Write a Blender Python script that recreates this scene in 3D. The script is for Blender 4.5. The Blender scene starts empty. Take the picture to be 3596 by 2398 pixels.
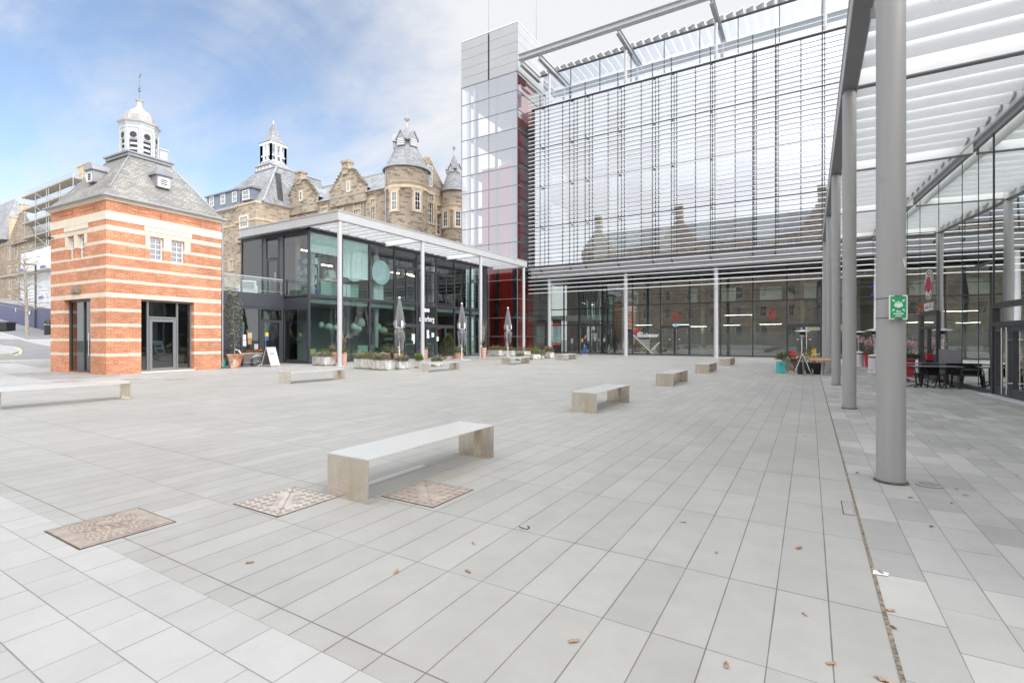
import bpy, bmesh, math, random
from mathutils import Vector, Matrix
PI = math.pi
R_ = math.radians
COL = bpy.context.scene.collection
rng = random.Random(7)
# ---------------------------------------------------------------- survey helpers (photo pixel -> metres on a known plane)
CA = R_(30.86); FL = 1750.0; PCX = 1798.0; PCY = 1188.5; EYE = 1.5
SA_, CA_ = math.sin(CA), math.cos(CA)
def ray(px, py):
    u = (px-PCX)/FL; v = (PCY-py)/FL
    return (-SA_+u*CA_, CA_+u*SA_, v)
def g(px, py, z=0.0):
    d = ray(px, py); t = (z-EYE)/d[2]; return Vector((d[0]*t, d[1]*t, z))
def onY(px, py, Y):
    d = ray(px, py); t = Y/d[1]; return (d[0]*t, EYE+d[2]*t)
def onX(px, py, X):
    d = ray(px, py); t = X/d[0]; return (d[1]*t, EYE+d[2]*t)
def onL(px, py, P0, ang):
    e = (math.cos(ang), math.sin(ang)); n = (-e[1], e[0]); d = ray(px, py)
    t = (P0[0]*n[0]+P0[1]*n[1])/(d[0]*n[0]+d[1]*n[1])
    return ((d[0]*t-P0[0])*e[0]+(d[1]*t-P0[1])*e[1], EYE+d[2]*t)
def depth(p): return -p[0]*SA_+p[1]*CA_
def zoomf(reg, w):
    k = w/(reg[2]-reg[0])
    return lambda x, y: (reg[0]+x/k, reg[1]+y/k)
# ---------------------------------------------------------------- mesh builder
class MB:
    def __init__(s): s.v=[]; s.f=[]; s.uv=[]; s.mi=[]; s.m=0; s.T=None
    def add(s, vs, fs, uvs=None):
        b=len(s.v)
        for p in vs:
            p=Vector(p); s.v.append(s.T@p if s.T else p)
        for i,f in enumerate(fs):
            s.f.append([b+k for k in f]); s.mi.append(s.m); s.uv.append(uvs[i] if uvs else None)
        return s
    def box(s,x0,x1,y0,y1,z0,z1):
        vs=[(x0,y0,z0),(x1,y0,z0),(x1,y1,z0),(x0,y1,z0),(x0,y0,z1),(x1,y0,z1),(x1,y1,z1),(x0,y1,z1)]
        return s.add(vs,[(0,3,2,1),(4,5,6,7),(0,1,5,4),(1,2,6,5),(2,3,7,6),(3,0,4,7)])
    def bar(s,a,b,w,h=None):
        a=Vector(a); b=Vector(b); h=w if h is None else h
        d=(b-a).normalized(); up=Vector((0,0,1)) if abs(d.z)<.95 else Vector((0,1,0))
        r=d.cross(up).normalized(); q=r.cross(d).normalized()
        vs=[p+r*(i*w/2)+q*(j*h/2) for p in (a,b) for i,j in((-1,-1),(1,-1),(1,1),(-1,1))]
        return s.add(vs,[(0,1,2,3),(7,6,5,4),(0,4,5,1),(1,5,6,2),(2,6,7,3),(3,7,4,0)])
    def tube(s,pts,r,n=8,cap=True):
        pts=[Vector(p) for p in pts]; m=len(pts); rs=r if isinstance(r,(list,tuple)) else [r]*m
        vs=[];fs=[]; ref=None
        for i,p in enumerate(pts):
            d=(pts[min(i+1,m-1)]-pts[max(i-1,0)]).normalized()
            if ref is None:
                up=Vector((0,0,1)) if abs(d.z)<.9 else Vector((1,0,0)); ref=d.cross(up).normalized()
            a=(ref-d*ref.dot(d)).normalized(); ref=a; b=d.cross(a)
            for k in range(n):
                t=2*PI*k/n; vs.append(p+(a*math.cos(t)+b*math.sin(t))*rs[i])
        for i in range(m-1):
            for k in range(n):
                k2=(k+1)%n; fs.append((i*n+k,i*n+k2,(i+1)*n+k2,(i+1)*n+k))
        if cap: fs.append(tuple(range(n-1,-1,-1))); fs.append(tuple(range((m-1)*n,m*n)))
        return s.add(vs,fs)
    def lathe(s,prof,n=24,c=(0,0,0),a0=0,a1=2*PI,urad=None,cap=True):
        full=abs(a1-a0-2*PI)<1e-6; cols=n if full else n+1
        vs=[];fs=[];uvs=[]; R=urad or max(p[0] for p in prof)
        for r,z in prof:
            for k in range(cols):
                t=a0+(a1-a0)*k/n; vs.append((c[0]+r*math.cos(t),c[1]+r*math.sin(t),c[2]+z))
        ls=[0]
        for i in range(1,len(prof)): ls.append(ls[-1]+math.hypot(prof[i][0]-prof[i-1][0],prof[i][1]-prof[i-1][1]))
        for i in range(len(prof)-1):
            for k in range(n):
                k2=(k+1)%cols
                fs.append((i*cols+k,i*cols+k2,(i+1)*cols+k2,(i+1)*cols+k))
                u0=(a0+(a1-a0)*k/n)*R; u1=(a0+(a1-a0)*(k+1)/n)*R
                uvs.append([(u0,ls[i]),(u1,ls[i]),(u1,ls[i+1]),(u0,ls[i+1])])
        if full and cap:
            if prof[0][0]>1e-4: fs.append(tuple(range(cols-1,-1,-1))); uvs.append(None)
            if prof[-1][0]>1e-4: fs.append(tuple(range((len(prof)-1)*cols,len(prof)*cols))); uvs.append(None)
        return s.add(vs,fs,uvs)
    def cyl(s,c,r,z0,z1,n=24): return s.lathe([(r,z0),(r,z1)],n,(c[0],c[1],0))
    def prism(s,poly,z0,z1):
        n=len(poly); vs=[(p[0],p[1],z0) for p in poly]+[(p[0],p[1],z1) for p in poly]
        return s.add(vs,[tuple(range(n-1,-1,-1)),tuple(range(n,2*n))]+[(i,(i+1)%n,n+(i+1)%n,n+i) for i in range(n)])
    def ext(s,poly,vec):
        vec=Vector(vec); n=len(poly); vs=[Vector(p) for p in poly]+[Vector(p)+vec for p in poly]
        return s.add(vs,[tuple(range(n-1,-1,-1)),tuple(range(n,2*n))]+[(i,(i+1)%n,n+(i+1)%n,n+i) for i in range(n)])
    def poly(s,pts): return s.add(pts,[tuple(range(len(pts)))])
    def ball(s,c,rx,ry=None,rz=None,n=12,m=8):
        ry=rx if ry is None else ry; rz=rx if rz is None else rz
        T0=s.T; M=Matrix.Translation(c)@Matrix.Diagonal((rx,ry,rz,1)); s.T=(T0@M) if T0 else M
        s.lathe([(max(math.sin(PI*i/m),1e-4),-math.cos(PI*i/m)) for i in range(m+1)],n,cap=False); s.T=T0; return s
    def leaf(s,p,L,W,yaw,pit,bend=.25):
        d=Vector((math.cos(yaw)*math.cos(pit),math.sin(yaw)*math.cos(pit),math.sin(pit)))
        sd=Vector((-math.sin(yaw),math.cos(yaw),0)); up=sd.cross(d)*-1
        p=Vector(p); t=p+d*L-up*L*bend*.3
        return s.add([p,p+d*L*.5+sd*W/2-up*L*.03,t,p+d*L*.5-sd*W/2-up*L*.03],[(0,1,2,3)])
    def build(s,name,mats,parent=None,smooth=None,loc=None,rz=0):
        me=bpy.data.meshes.new(name); me.from_pydata([tuple(v) for v in s.v],[],s.f)
        if not isinstance(mats,(list,tuple)): mats=[mats]
        for m in mats: me.materials.append(m)
        ul=me.uv_layers.new(name='UVMap').data
        me.polygons.foreach_set('material_index',s.mi); me.update()
        Z=Vector((0,0,1)); vs=s.v
        for i,p in enumerate(me.polygons):
            uv=s.uv[i]
            if uv is None:
                nr=p.normal
                if abs(nr.z)>.93: t=Vector((1,0,0)); b=Vector((0,1,0))
                else: t=Z.cross(nr).normalized(); b=nr.cross(t)
                for li,vi in zip(p.loop_indices,p.vertices):
                    q=vs[vi]; ul[li].uv=(q.dot(t),q.dot(b))
            else:
                for k,li in enumerate(p.loop_indices): ul[li].uv=uv[k]
        if smooth is not None:
            me.polygons.foreach_set('use_smooth',[True]*len(me.polygons))
            me.set_sharp_from_angle(angle=R_(smooth))
        o=bpy.data.objects.new(name,me); COL.objects.link(o)
        if parent: o.parent=parent
        if loc is not None: o.location=loc
        o.rotation_euler.z=rz
        return o
def tag(o,label=None,cat=None,group=None,kind=None):
    if label: o['label']=label
    if cat: o['category']=cat
    if group: o['group']=group
    if kind: o['kind']=kind
    return o
def thing(name,label,cat,loc=(0,0,0),rz=0,group=None):
    o=bpy.data.objects.new(name,None); COL.objects.link(o); o.empty_display_size=.3
    o.location=loc; o.rotation_euler.z=rz
    return tag(o,label,cat,group)
def copy_tree(o,parent=None,loc=None,rz=None,label=None,group=None):
    c=o.copy(); COL.objects.link(c)
    if parent: c.parent=parent
    if loc is not None: c.location=loc
    if rz is not None: c.rotation_euler.z=rz
    if label: c['label']=label
    if group: c['group']=group
    for ch in list(o.children): copy_tree(ch,c)
    return c
def part_copy(o,loc,parent=None,scale=None,rz=None):
    c=o.copy(); COL.objects.link(c); c.location=loc
    if parent: c.parent=parent
    if scale is not None: c.scale=scale
    if rz is not None: c.rotation_euler.z=rz
    return c
def text(name,body,size,mat,parent,M,bold=0,depth_=.004,align='CENTER'):
    cu=bpy.data.curves.new(name,'FONT'); cu.body=body; cu.size=size; cu.align_x=align; cu.align_y='CENTER'
    cu.extrude=depth_/2; cu.offset=bold; cu.resolution_u=3
    t=bpy.data.objects.new(name,cu); COL.objects.link(t)
    bpy.context.view_layer.update()
    me=bpy.data.meshes.new_from_object(t.evaluated_get(bpy.context.evaluated_depsgraph_get()))
    bpy.data.objects.remove(t); bpy.data.curves.remove(cu)
    me.transform(M); me.materials.clear(); me.materials.append(mat); me.name=name
    o=bpy.data.objects.new(name,me); COL.objects.link(o); o.parent=parent
    return o
def frameM(o,ex,ey):
    ex=Vector(ex).normalized(); ey=Vector(ey).normalized(); ez=ex.cross(ey)
    M=Matrix.Identity(4)
    for i in range(3): M[i][0]=ex[i]; M[i][1]=ey[i]; M[i][2]=ez[i]; M[i][3]=o[i]
    return M
# ---------------------------------------------------------------- materials
class NT:
    def __init__(s,name):
        s.mat=bpy.data.materials.new(name); s.mat.use_nodes=True; s.t=s.mat.node_tree; s.t.nodes.clear()
        s.out=s.n('ShaderNodeOutputMaterial')
    def n(s,ty,**k):
        x=s.t.nodes.new(ty)
        for a,b in k.items(): setattr(x,a,b)
        return x
    def l(s,a,b): s.t.links.new(a,b)
    def inp(s,sock,v):
        if hasattr(v,'is_linked') or hasattr(v,'links'): s.l(v,sock)
        else: sock.default_value=v
    def math(s,op,a,b=0.0,c=0.0,clamp=False):
        x=s.n('ShaderNodeMath',operation=op,use_clamp=clamp); s.inp(x.inputs[0],a); s.inp(x.inputs[1],b)
        if op in('MULTIPLY_ADD','SMOOTH_MIN','COMPARE','WRAP'): s.inp(x.inputs[2],c)
        return x.outputs[0]
    def mix(s,f,a,b,bl='MIX'):
        x=s.n('ShaderNodeMix',data_type='RGBA',blend_type=bl); s.inp(x.inputs[0],f); s.inp(x.inputs[6],c4(a)); s.inp(x.inputs[7],c4(b)); return x.outputs[2]
    def ramp(s,f,stops,interp='LINEAR'):
        x=s.n('ShaderNodeValToRGB'); cr=x.color_ramp; cr.interpolation=interp
        while len(cr.elements)<len(stops): cr.elements.new(.5)
        for e,(p,c) in zip(cr.elements,stops): e.position=p; e.color=c4(c) if not isinstance(c,(int,float)) else (c,c,c,1)
        s.inp(x.inputs[0],f); return x.outputs[0]
    def noise(s,vec,scale,detail=3,rough=.55,dist=0):
        x=s.n('ShaderNodeTexNoise'); x.inputs['Scale'].default_value=scale; x.inputs['Detail'].default_value=detail
        x.inputs['Roughness'].default_value=rough; x.inputs['Distortion'].default_value=dist
        if vec is not None: s.l(vec,x.inputs['Vector'])
        return x.outputs['Fac']
    def coords(s,kind='Object'): return s.n('ShaderNodeTexCoord').outputs[kind]
    def scale(s,vec,sc):
        x=s.n('ShaderNodeVectorMath',operation='MULTIPLY'); s.l(vec,x.inputs[0]); x.inputs[1].default_value=sc; return x.outputs[0]
    def bsdf(s,col,rough=.6,metal=0.0,bump=None,bstr=.2,bdist=.01,spec=.5,**k):
        b=s.n('ShaderNodeBsdfPrincipled'); s.inp(b.inputs['Base Color'],c4(col)); s.inp(b.inputs['Roughness'],rough); s.inp(b.inputs['Metallic'],metal)
        b.inputs['Specular IOR Level'].default_value=spec
        for a,v in k.items(): s.inp(b.inputs[a.replace('_',' ')],v)
        if bump is not None:
            bm=s.n('ShaderNodeBump'); bm.inputs['Strength'].default_value=bstr; bm.inputs['Distance'].default_value=bdist
            s.l(bump,bm.inputs['Height']); s.l(bm.outputs[0],b.inputs['Normal'])
        s.l(b.outputs[0],s.out.inputs[0]); return b
def c4(c):
    if isinstance(c,tuple) and len(c)==3: return (c[0],c[1],c[2],1.0)
    return c
def plain(name,col,rough=.6,metal=0.0,var=.12,nsc=3.0,bump=0.0,bsc=40.0,spec=.5,emit=0,**k):
    t=NT(name); co=t.coords(); nz=t.noise(co,nsc,4)
    lo=tuple(max(0,c*(1-var)) for c in col); hi=tuple(min(1,c*(1+var)) for c in col)
    c=t.mix(t.ramp(nz,[(.3,0.0),(.7,1.0)]),lo,hi)
    r=t.math('ADD',rough-.06,t.math('MULTIPLY',t.noise(co,nsc*4,2),.12))
    kw=dict(k)
    b=t.bsdf(c,r,metal,t.noise(co,bsc,3) if bump else None,bump or .1,.01,spec,**kw)
    if emit: b.inputs['Emission Color'].default_value=c4(col); b.inputs['Emission Strength'].default_value=emit
    return t.mat
def glass(name,tint=(.8,.9,.88),base=.1,wave=.0,wsc=.6,rough=0.0,gl=(1,1,1)):
    t=NT(name); fr=t.n('ShaderNodeFresnel'); fr.inputs['IOR'].default_value=1.5
    fac=t.math('ADD',base,t.math('MULTIPLY',fr.outputs[0],1-base),clamp=True)
    tr=t.n('ShaderNodeBsdfTransparent'); tr.inputs[0].default_value=c4(tint)
    gs=t.n('ShaderNodeBsdfAnisotropic'); gs.inputs['Roughness'].default_value=rough; gs.inputs['Color'].default_value=c4(gl)
    if wave:
        bm=t.n('ShaderNodeBump'); bm.inputs['Strength'].default_value=1.0; bm.inputs['Distance'].default_value=wave
        t.l(t.noise(t.coords(),wsc,1,.4),bm.inputs['Height']); t.l(bm.outputs[0],gs.inputs['Normal'])
    mx=t.n('ShaderNodeMixShader'); t.l(fac,mx.inputs[0]); t.l(tr.outputs[0],mx.inputs[1]); t.l(gs.outputs[0],mx.inputs[2]); t.l(mx.outputs[0],t.out.inputs[0])
    return t.mat
def slabs(name,L,w,ou,ov,c1,c2,joint,jw,K=0.0,swap=False,speck=.08,rough=.62,stain=.12,jdark=.8,stains=None):
    """flagstones laid in rows: cells L long and w wide, own tone per stone, thin joints, fine granite speckle, broad dirt"""
    t=NT(name); uv=t.coords('UV'); sp=t.n('ShaderNodeSeparateXYZ'); t.l(uv,sp.inputs[0])
    U,V=(sp.outputs[1],sp.outputs[0]) if swap else (sp.outputs[0],sp.outputs[1])
    v=t.math('DIVIDE',t.math('SUBTRACT',V,ov),w); row=t.math('FLOOR',v)
    wn=t.n('ShaderNodeTexWhiteNoise',noise_dimensions='1D'); t.l(row,wn.inputs['W'])
    u=t.math('DIVIDE',t.math('SUBTRACT',U,ou),L)
    if K: u=t.math('ADD',u,t.math('MULTIPLY',wn.outputs[0],K))
    # unequal lengths along the row
    wob=t.math('MULTIPLY',t.math('SINE',t.math('MULTIPLY_ADD',u,2.4,t.math('MULTIPLY',row,1.7 if K else 0.0))),.13)
    u=t.math('ADD',u,wob); col=t.math('FLOOR',u)
    cb=t.n('ShaderNodeCombineXYZ'); t.l(row,cb.inputs[0]); t.l(col,cb.inputs[1])
    w2=t.n('ShaderNodeTexWhiteNoise',noise_dimensions='2D'); t.l(cb.outputs[0],w2.inputs[0])
    fu=t.math('FRACT',u); fv=t.math('FRACT',v)
    du=t.math('MULTIPLY',t.math('MINIMUM',fu,t.math('SUBTRACT',1.0,fu)),L); dv=t.math('MULTIPLY',t.math('MINIMUM',fv,t.math('SUBTRACT',1.0,fv)),w)
    d=t.math('MINIMUM',du,dv)
    ob=t.coords('Object')
    jn=t.math('MULTIPLY_ADD',t.noise(ob,2.2,3),jw*1.9,jw*.05)
    msk=t.math('LESS_THAN',d,jn)
    base=t.mix(w2.outputs[0],c1,c2)
    big=t.ramp(t.noise(ob,.35,4,.6),[(.35,1-stain),(.62,1.0)])
    base=t.mix(1.0,base,big,'MULTIPLY')
    mid=t.ramp(t.noise(ob,3.1,5,.65),[(.3,.93),(.7,1.03)]); base=t.mix(1.0,base,mid,'MULTIPLY')
    fine=t.ramp(t.noise(ob,170,2,.7),[(.3,1-speck),(.7,1+speck*.6)]); base=t.mix(1.0,base,fine,'MULTIPLY')
    vor=t.n('ShaderNodeTexVoronoi'); vor.inputs['Scale'].default_value=1.6; t.l(ob,vor.inputs['Vector'])
    spot=t.math('MULTIPLY',t.math('LESS_THAN',vor.outputs['Distance'],.030),.45); base=t.mix(spot,base,tuple(c*.42 for c in c1))
    vo2=t.n('ShaderNodeTexVoronoi'); vo2.inputs['Scale'].default_value=.83; t.l(ob,vo2.inputs['Vector']); base=t.mix(t.math('MULTIPLY',t.math('LESS_THAN',vo2.outputs['Distance'],.022),.6),base,(.8,.8,.78))
    bl=t.ramp(t.noise(ob,.9,6,.7,.6),[(.56,0.0),(.72,.16)]); base=t.mix(bl,base,tuple(c*.55 for c in c1))
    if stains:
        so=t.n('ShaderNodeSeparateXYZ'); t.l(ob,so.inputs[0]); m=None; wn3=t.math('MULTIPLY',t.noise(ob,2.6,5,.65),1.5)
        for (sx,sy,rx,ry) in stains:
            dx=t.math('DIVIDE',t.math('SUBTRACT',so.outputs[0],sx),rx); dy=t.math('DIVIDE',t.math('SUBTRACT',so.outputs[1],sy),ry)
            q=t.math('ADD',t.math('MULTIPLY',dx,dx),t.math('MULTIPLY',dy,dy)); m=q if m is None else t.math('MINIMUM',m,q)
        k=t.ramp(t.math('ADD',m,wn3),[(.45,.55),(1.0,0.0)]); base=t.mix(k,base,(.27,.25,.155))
    c=t.mix(t.math('MULTIPLY',msk,jdark),base,joint)
    h=t.math('SUBTRACT',t.math('MULTIPLY',t.noise(ob,120,2),.12),t.math('MULTIPLY',msk,1.0))
    t.bsdf(c,t.math('ADD',rough-.1,t.math('MULTIPLY',t.noise(ob,5,3),.2)),0.0,h,.25,.004,.4)
    return t.mat
def masonry(name,W,Hh,c1,c2,c3,mortar,ms=.02,patch=.5,sq=1.0,off=.5,bump=.5,rough=.85,nsc=.5,stripes=None,stripecol=None):
    """coursed masonry: brick texture on UV with a third tone scattered in blocks and weather patches"""
    t=NT(name); uv=t.coords('UV')
    br=t.n('ShaderNodeTexBrick'); br.offset=off; br.squash=sq; br.squash_frequency=3
    t.l(uv,br.inputs['Vector']); br.inputs['Scale'].default_value=1.0
    br.inputs['Brick Width'].default_value=W; br.inputs['Row Height'].default_value=Hh; br.inputs['Mortar Size'].default_value=ms; br.inputs['Mortar Smooth'].default_value=.2
    br.inputs['Bias'].default_value=-.1
    br.inputs['Color1'].default_value=c4(c1); br.inputs['Color2'].default_value=c4(c2); br.inputs['Mortar'].default_value=c4(mortar)
    ob=t.coords('Object')
    # scattered odd blocks
    q=t.n('ShaderNodeTexWhiteNoise',noise_dimensions='2D'); sp=t.n('ShaderNodeSeparateXYZ'); t.l(uv,sp.inputs[0])
    cb=t.n('ShaderNodeCombineXYZ'); r=t.math('FLOOR',t.math('DIVIDE',sp.outputs[1],Hh)); t.l(r,cb.inputs[1])
    t.l(t.math('FLOOR',t.math('DIVIDE',t.math('MULTIPLY_ADD',r,W*.5,sp.outputs[0]),W)),cb.inputs[0]); t.l(cb.outputs[0],q.inputs[0])
    odd=t.math('MULTIPLY',t.math('GREATER_THAN',q.outputs[0],1-patch*.5),t.math('SUBTRACT',1.0,br.outputs['Fac']))
    c=t.mix(odd,br.outputs[0],c3)
    wth=t.ramp(t.noise(ob,nsc,5,.65),[(.3,.72),(.6,1.08)]); c=t.mix(1.0,c,wth,'MULTIPLY')
    c=t.mix(1.0,c,t.ramp(t.noise(ob,9,4,.7),[(.25,.86),(.75,1.08)]),'MULTIPLY')
    if stripes:
        z=t.math('DIVIDE',sp.outputs[1],8.0); st=[(0.0,0.0)]
        for a,b in stripes: st+=[(a/8.0,1.0),(b/8.0,0.0)]
        fac=t.ramp(z,st,'CONSTANT')
        b2=t.n('ShaderNodeTexBrick'); t.l(uv,b2.inputs['Vector']); b2.inputs['Scale'].default_value=1.0; b2.inputs['Brick Width'].default_value=1.05; b2.inputs['Row Height'].default_value=5.0; b2.inputs['Mortar Size'].default_value=.004
        k1=stripecol; k2=tuple(x*.93 for x in stripecol); b2.inputs['Color1'].default_value=c4(k1); b2.inputs['Color2'].default_value=c4(k2); b2.inputs['Mortar'].default_value=c4(tuple(x*.6 for x in stripecol))
        sc=t.mix(1.0,b2.outputs[0],t.ramp(t.noise(ob,2.5,4),[(.3,.93),(.7,1.03)]),'MULTIPLY')
        c=t.mix(fac,c,sc)
    h=t.math('ADD',t.math('MULTIPLY',br.outputs['Fac'],-1.0),t.math('MULTIPLY',t.noise(ob,22,3),.6))
    t.bsdf(c,rough,0.0,h,bump,.012,.3)
    return t.mat
def timber(name,a,b,sc=(1,14,14),rough=.55):
    t=NT(name); co=t.scale(t.coords(),sc); c=t.ramp(t.noise(co,2.0,5,.6,1.2),[(.3,a),(.7,b)])
    t.bsdf(c,rough,0.0,t.noise(co,4,3),.2,.004); return t.mat
def foliage(name,a,b,tl=.25):
    t=NT(name); ob=t.coords('Object'); oi=t.n('ShaderNodeNewGeometry')
    nz=t.noise(ob,6,3); c=t.mix(t.ramp(t.math('ADD',t.math('MULTIPLY',nz,.6),t.math('MULTIPLY',oi.outputs['Random Per Island'],.4)),[(.25,0.0),(.75,1.0)]),a,b)
    d=t.bsdf(c,.55,0.0,None,spec=.3); tr=t.n('ShaderNodeBsdfTranslucent'); t.l(c,tr.inputs[0])
    mx=t.n('ShaderNodeMixShader'); mx.inputs[0].default_value=tl; t.l(d.outputs[0],mx.inputs[1]); t.l(tr.outputs[0],mx.inputs[2]); t.l(mx.outputs[0],t.out.inputs[0])
    return t.mat
M={}
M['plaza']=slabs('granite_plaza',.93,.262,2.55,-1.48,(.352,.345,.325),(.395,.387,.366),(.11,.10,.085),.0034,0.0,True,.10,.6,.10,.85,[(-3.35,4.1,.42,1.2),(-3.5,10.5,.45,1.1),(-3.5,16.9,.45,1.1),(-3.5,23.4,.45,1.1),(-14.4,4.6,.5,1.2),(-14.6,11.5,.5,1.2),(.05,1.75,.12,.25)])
M['light']=slabs('granite_light',.33,.256,0.0,1.585,(.395,.390,.378),(.455,.450,.436),(.17,.15,.13),.0032,7.3,False,.07,.62,.10,.75)
M['strip']=slabs('granite_strip',.55,.265,2.99,.352,(.345,.340,.326),(.485,.478,.458),(.13,.14,.12),.0032,5.7,True,.09,.6,.2,.8)
M['setts']=slabs('cobble_setts',.16,.11,0,0,(.33,.33,.33),(.45,.45,.44),(.16,.15,.14),.012,3.1,False,.1,.7,.15,.8)
M['asphalt']=plain('asphalt',(.23,.23,.235),.8,0,.10,1.2,.35,160)
M['earth']=plain('earth',(.2,.2,.19),.9,0,.2,.3)
M['kerb']=plain('kerb_granite',(.55,.54,.52),.7,0,.1,4)
M['yellow']=plain('yellow_road_paint',(.75,.62,.36),.7,0,.1,6)
M['brick']=masonry('banded_red_brick',.225,.0775,(.62,.245,.125),(.54,.185,.09),(.66,.30,.17),(.62,.42,.30),.008,.5,1,.5,.25,.8,.6,
  stripes=[(.744,.861),(1.359,1.482),(1.985,2.107),(2.613,2.739),(3.199,3.388),(3.83,3.942),(4.39,4.507),(4.89,4.998),(5.433,5.554),(5.993,6.186),(6.415,6.78)],stripecol=(.74,.66,.53))
M['brickplain']=masonry('red_brick',.225,.0775,(.56,.175,.085),(.49,.135,.065),(.60,.22,.12),(.56,.33,.22),.008,.5,1,.5,.25,.8,.6)
M['lodge_stone']=plain('cream_sandstone',(.74,.66,.53),.8,0,.05,2,.1,60)
M['stone']=masonry('rubble_sandstone',.62,.21,(.48,.395,.30),(.385,.315,.24),(.25,.20,.16),(.43,.375,.31),.012,.40,1.5,.37,.7,.9,.28)
M['stone2']=masonry('coursed_sandstone',.45,.19,(.40,.31,.23),(.30,.235,.175),(.2,.16,.13),(.32,.27,.22),.012,.5,1.2,.5,.5,.9,.25)
M['dress']=plain('dressed_sandstone',(.56,.45,.31),.85,0,.16,1.4,.2,30)
M['slate']=masonry('grey_slate',.34,.2,(.36,.37,.385),(.27,.28,.295),(.43,.43,.43),(.14,.14,.15),.012,.5,1,.5,.6,.7,.4)
M['slate_lodge']=masonry('weathered_slate',.24,.115,(.335,.325,.31),(.275,.267,.255),(.385,.375,.34),(.16,.15,.14),.010,.6,1,.5,.7,.75,.5)
M['lead']=plain('lead_sheet',(.34,.35,.37),.45,.3,.14,1.5)
M['lead_dome']=plain('weathered_lead',(.44,.42,.40),.5,.2,.22,2.2)
M['white']=plain('white_paint',(.80,.80,.79),.5,0,.03,2)
M['offwhite']=plain('offwhite_paint',(.55,.555,.57),.5,0,.04,2)
M['black']=plain('black_void',(.015,.015,.016),.6,0,.1,3)
M['dark']=plain('dark_grey_aluminium',(.055,.058,.066),.42,.0,.10,3)
M['darkpanel']=plain('charcoal_panel',(.075,.08,.095),.35,.2,.10,.8)
M['mid']=plain('mid_grey_metal',(.22,.22,.23),.45,.2,.06,2)
M['colgrey']=None
def colm():
    t=NT('grey_column_paint'); ob=t.coords(); a=t.noise(t.scale(ob,(7,7,.35)),2.0,5,.6); b=t.noise(ob,5,5,.7)
    c=t.mix(t.ramp(a,[(.35,0.0),(.75,1.0)]),(.385,.384,.384),(.345,.341,.333)); c=t.mix(t.ramp(b,[(.62,0.0),(.75,.35)]),c,(.25,.24,.225))
    t.bsdf(c,t.math('MULTIPLY_ADD',b,.25,.32),0,t.noise(ob,150,2),.03); return t.mat
M['colgrey']=colm()
M['colwhite']=plain('pale_grey_column_paint',(.50,.50,.51),.42,0,.03,1.3)
M['beamgrey']=plain('beam_grey_paint',(.40,.40,.40),.5,0,.05,1.3)
M['steel_lt']=plain('pale_grey_steel',(.46,.465,.47),.45,.0,.04,1.5)
M['clad']=plain('silver_cladding',(.38,.385,.395),.38,.15,.035,.5)
M['tubemetal']=plain('brushed_aluminium_tube',(.82,.82,.825),.4,.0,.03,2)
M['red']=plain('red_panel',(.68,.02,.022),.45,0,.10,.9)
M['concrete_soft']=plain('interior_grey',(.30,.31,.31),.8,0,.08,1)
M['ceil']=plain('interior_ceiling',(.50,.52,.51),.8,0,.05,1)
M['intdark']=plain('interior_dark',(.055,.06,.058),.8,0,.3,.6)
M['intbrown']=plain('interior_brown',(.16,.12,.08),.8,0,.4,.5)
M['floor_int']=plain('interior_floor',(.2,.2,.19),.5,0,.1,1)
M['blind']=plain('roller_blind_cloth',(.84,.87,.855),.8,0,.02,1,emit=0)
M['disc']=plain('pale_blue_disc',(.60,.72,.74),.6,0,.02,1)
M['mint']=plain('mint_paint',(.46,.62,.55),.6,0,.05,1)
M['lime']=plain('lime_seat',(.5,.52,.08),.6,0,.05,1)
M['paper_lamp']=plain('paper_lantern',(.56,.66,.56),.8,0,.04,2,.2,30)
M['warmlamp']=plain('warm_lamp_glow',(1,.76,.45),.5,0,.02,1,emit=14.0)
M['coollamp']=plain('cool_lamp_glow',(1,.95,.86),.5,0,.02,1,emit=7.0)
M['warmsign']=plain('backlit_tan_panel',(.72,.60,.40),.6,0,.05,1,emit=.35)
M['blue']=plain('blue_plastic',(.03,.13,.55),.4,0,.08,2)
M['paleblue']=plain('pale_blue_plastic',(.45,.66,.75),.4,0,.05,2)
M['paper']=plain('white_paper',(.80,.82,.83),.7,0,.02,3)
M['yellowp']=plain('yellow_card',(.85,.62,.08),.6,0,.05,3)
M['glass_office']=glass('office_coated_glass',(.86,.92,.91),.52,.004,.5,0,(.93,.95,1.0))
M['glass_top']=glass('top_storey_glass',(.55,.61,.66),.38,.004,.5,0,(.9,.92,1.0))
M['glass_ground']=glass('ground_floor_glass',(.74,.83,.79),.24,.010,.45,0,(.95,.97,.97))
M['glass_tower']=glass('lift_tower_glass',(.90,.93,.94),.40,.004,.4,0,(.9,.93,1.0))
M['glass_cafe']=glass('pavilion_glass',(.72,.86,.83),.05,.012,.55)
M['glass_wing']=glass('wing_glass',(.50,.62,.58),.30,.008,.4,0,(.93,.97,.95))
M['glass_plain']=glass('clear_glass',(.86,.94,.92),.04)
M['glass_lodge']=glass('lodge_glass',(.30,.37,.38),.10,.006,.6)
M['winglass']=glass('sash_glass',(.42,.47,.50),.24,.010,1.2)
M['terracotta']=None
def pots():
    t=NT('limed_terracotta'); ob=t.coords()
    nz=t.noise(t.scale(ob,(1,1,.55)),3.2,5,.62,.4)
    c=t.ramp(nz,[(.36,(.50,.19,.095)),(.52,(.56,.26,.15)),(.60,(.68,.58,.51))])
    t.bsdf(c,.85,0,t.noise(ob,30,3),.25,.006,.2); return t.mat
M['terracotta']=pots()
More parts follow.
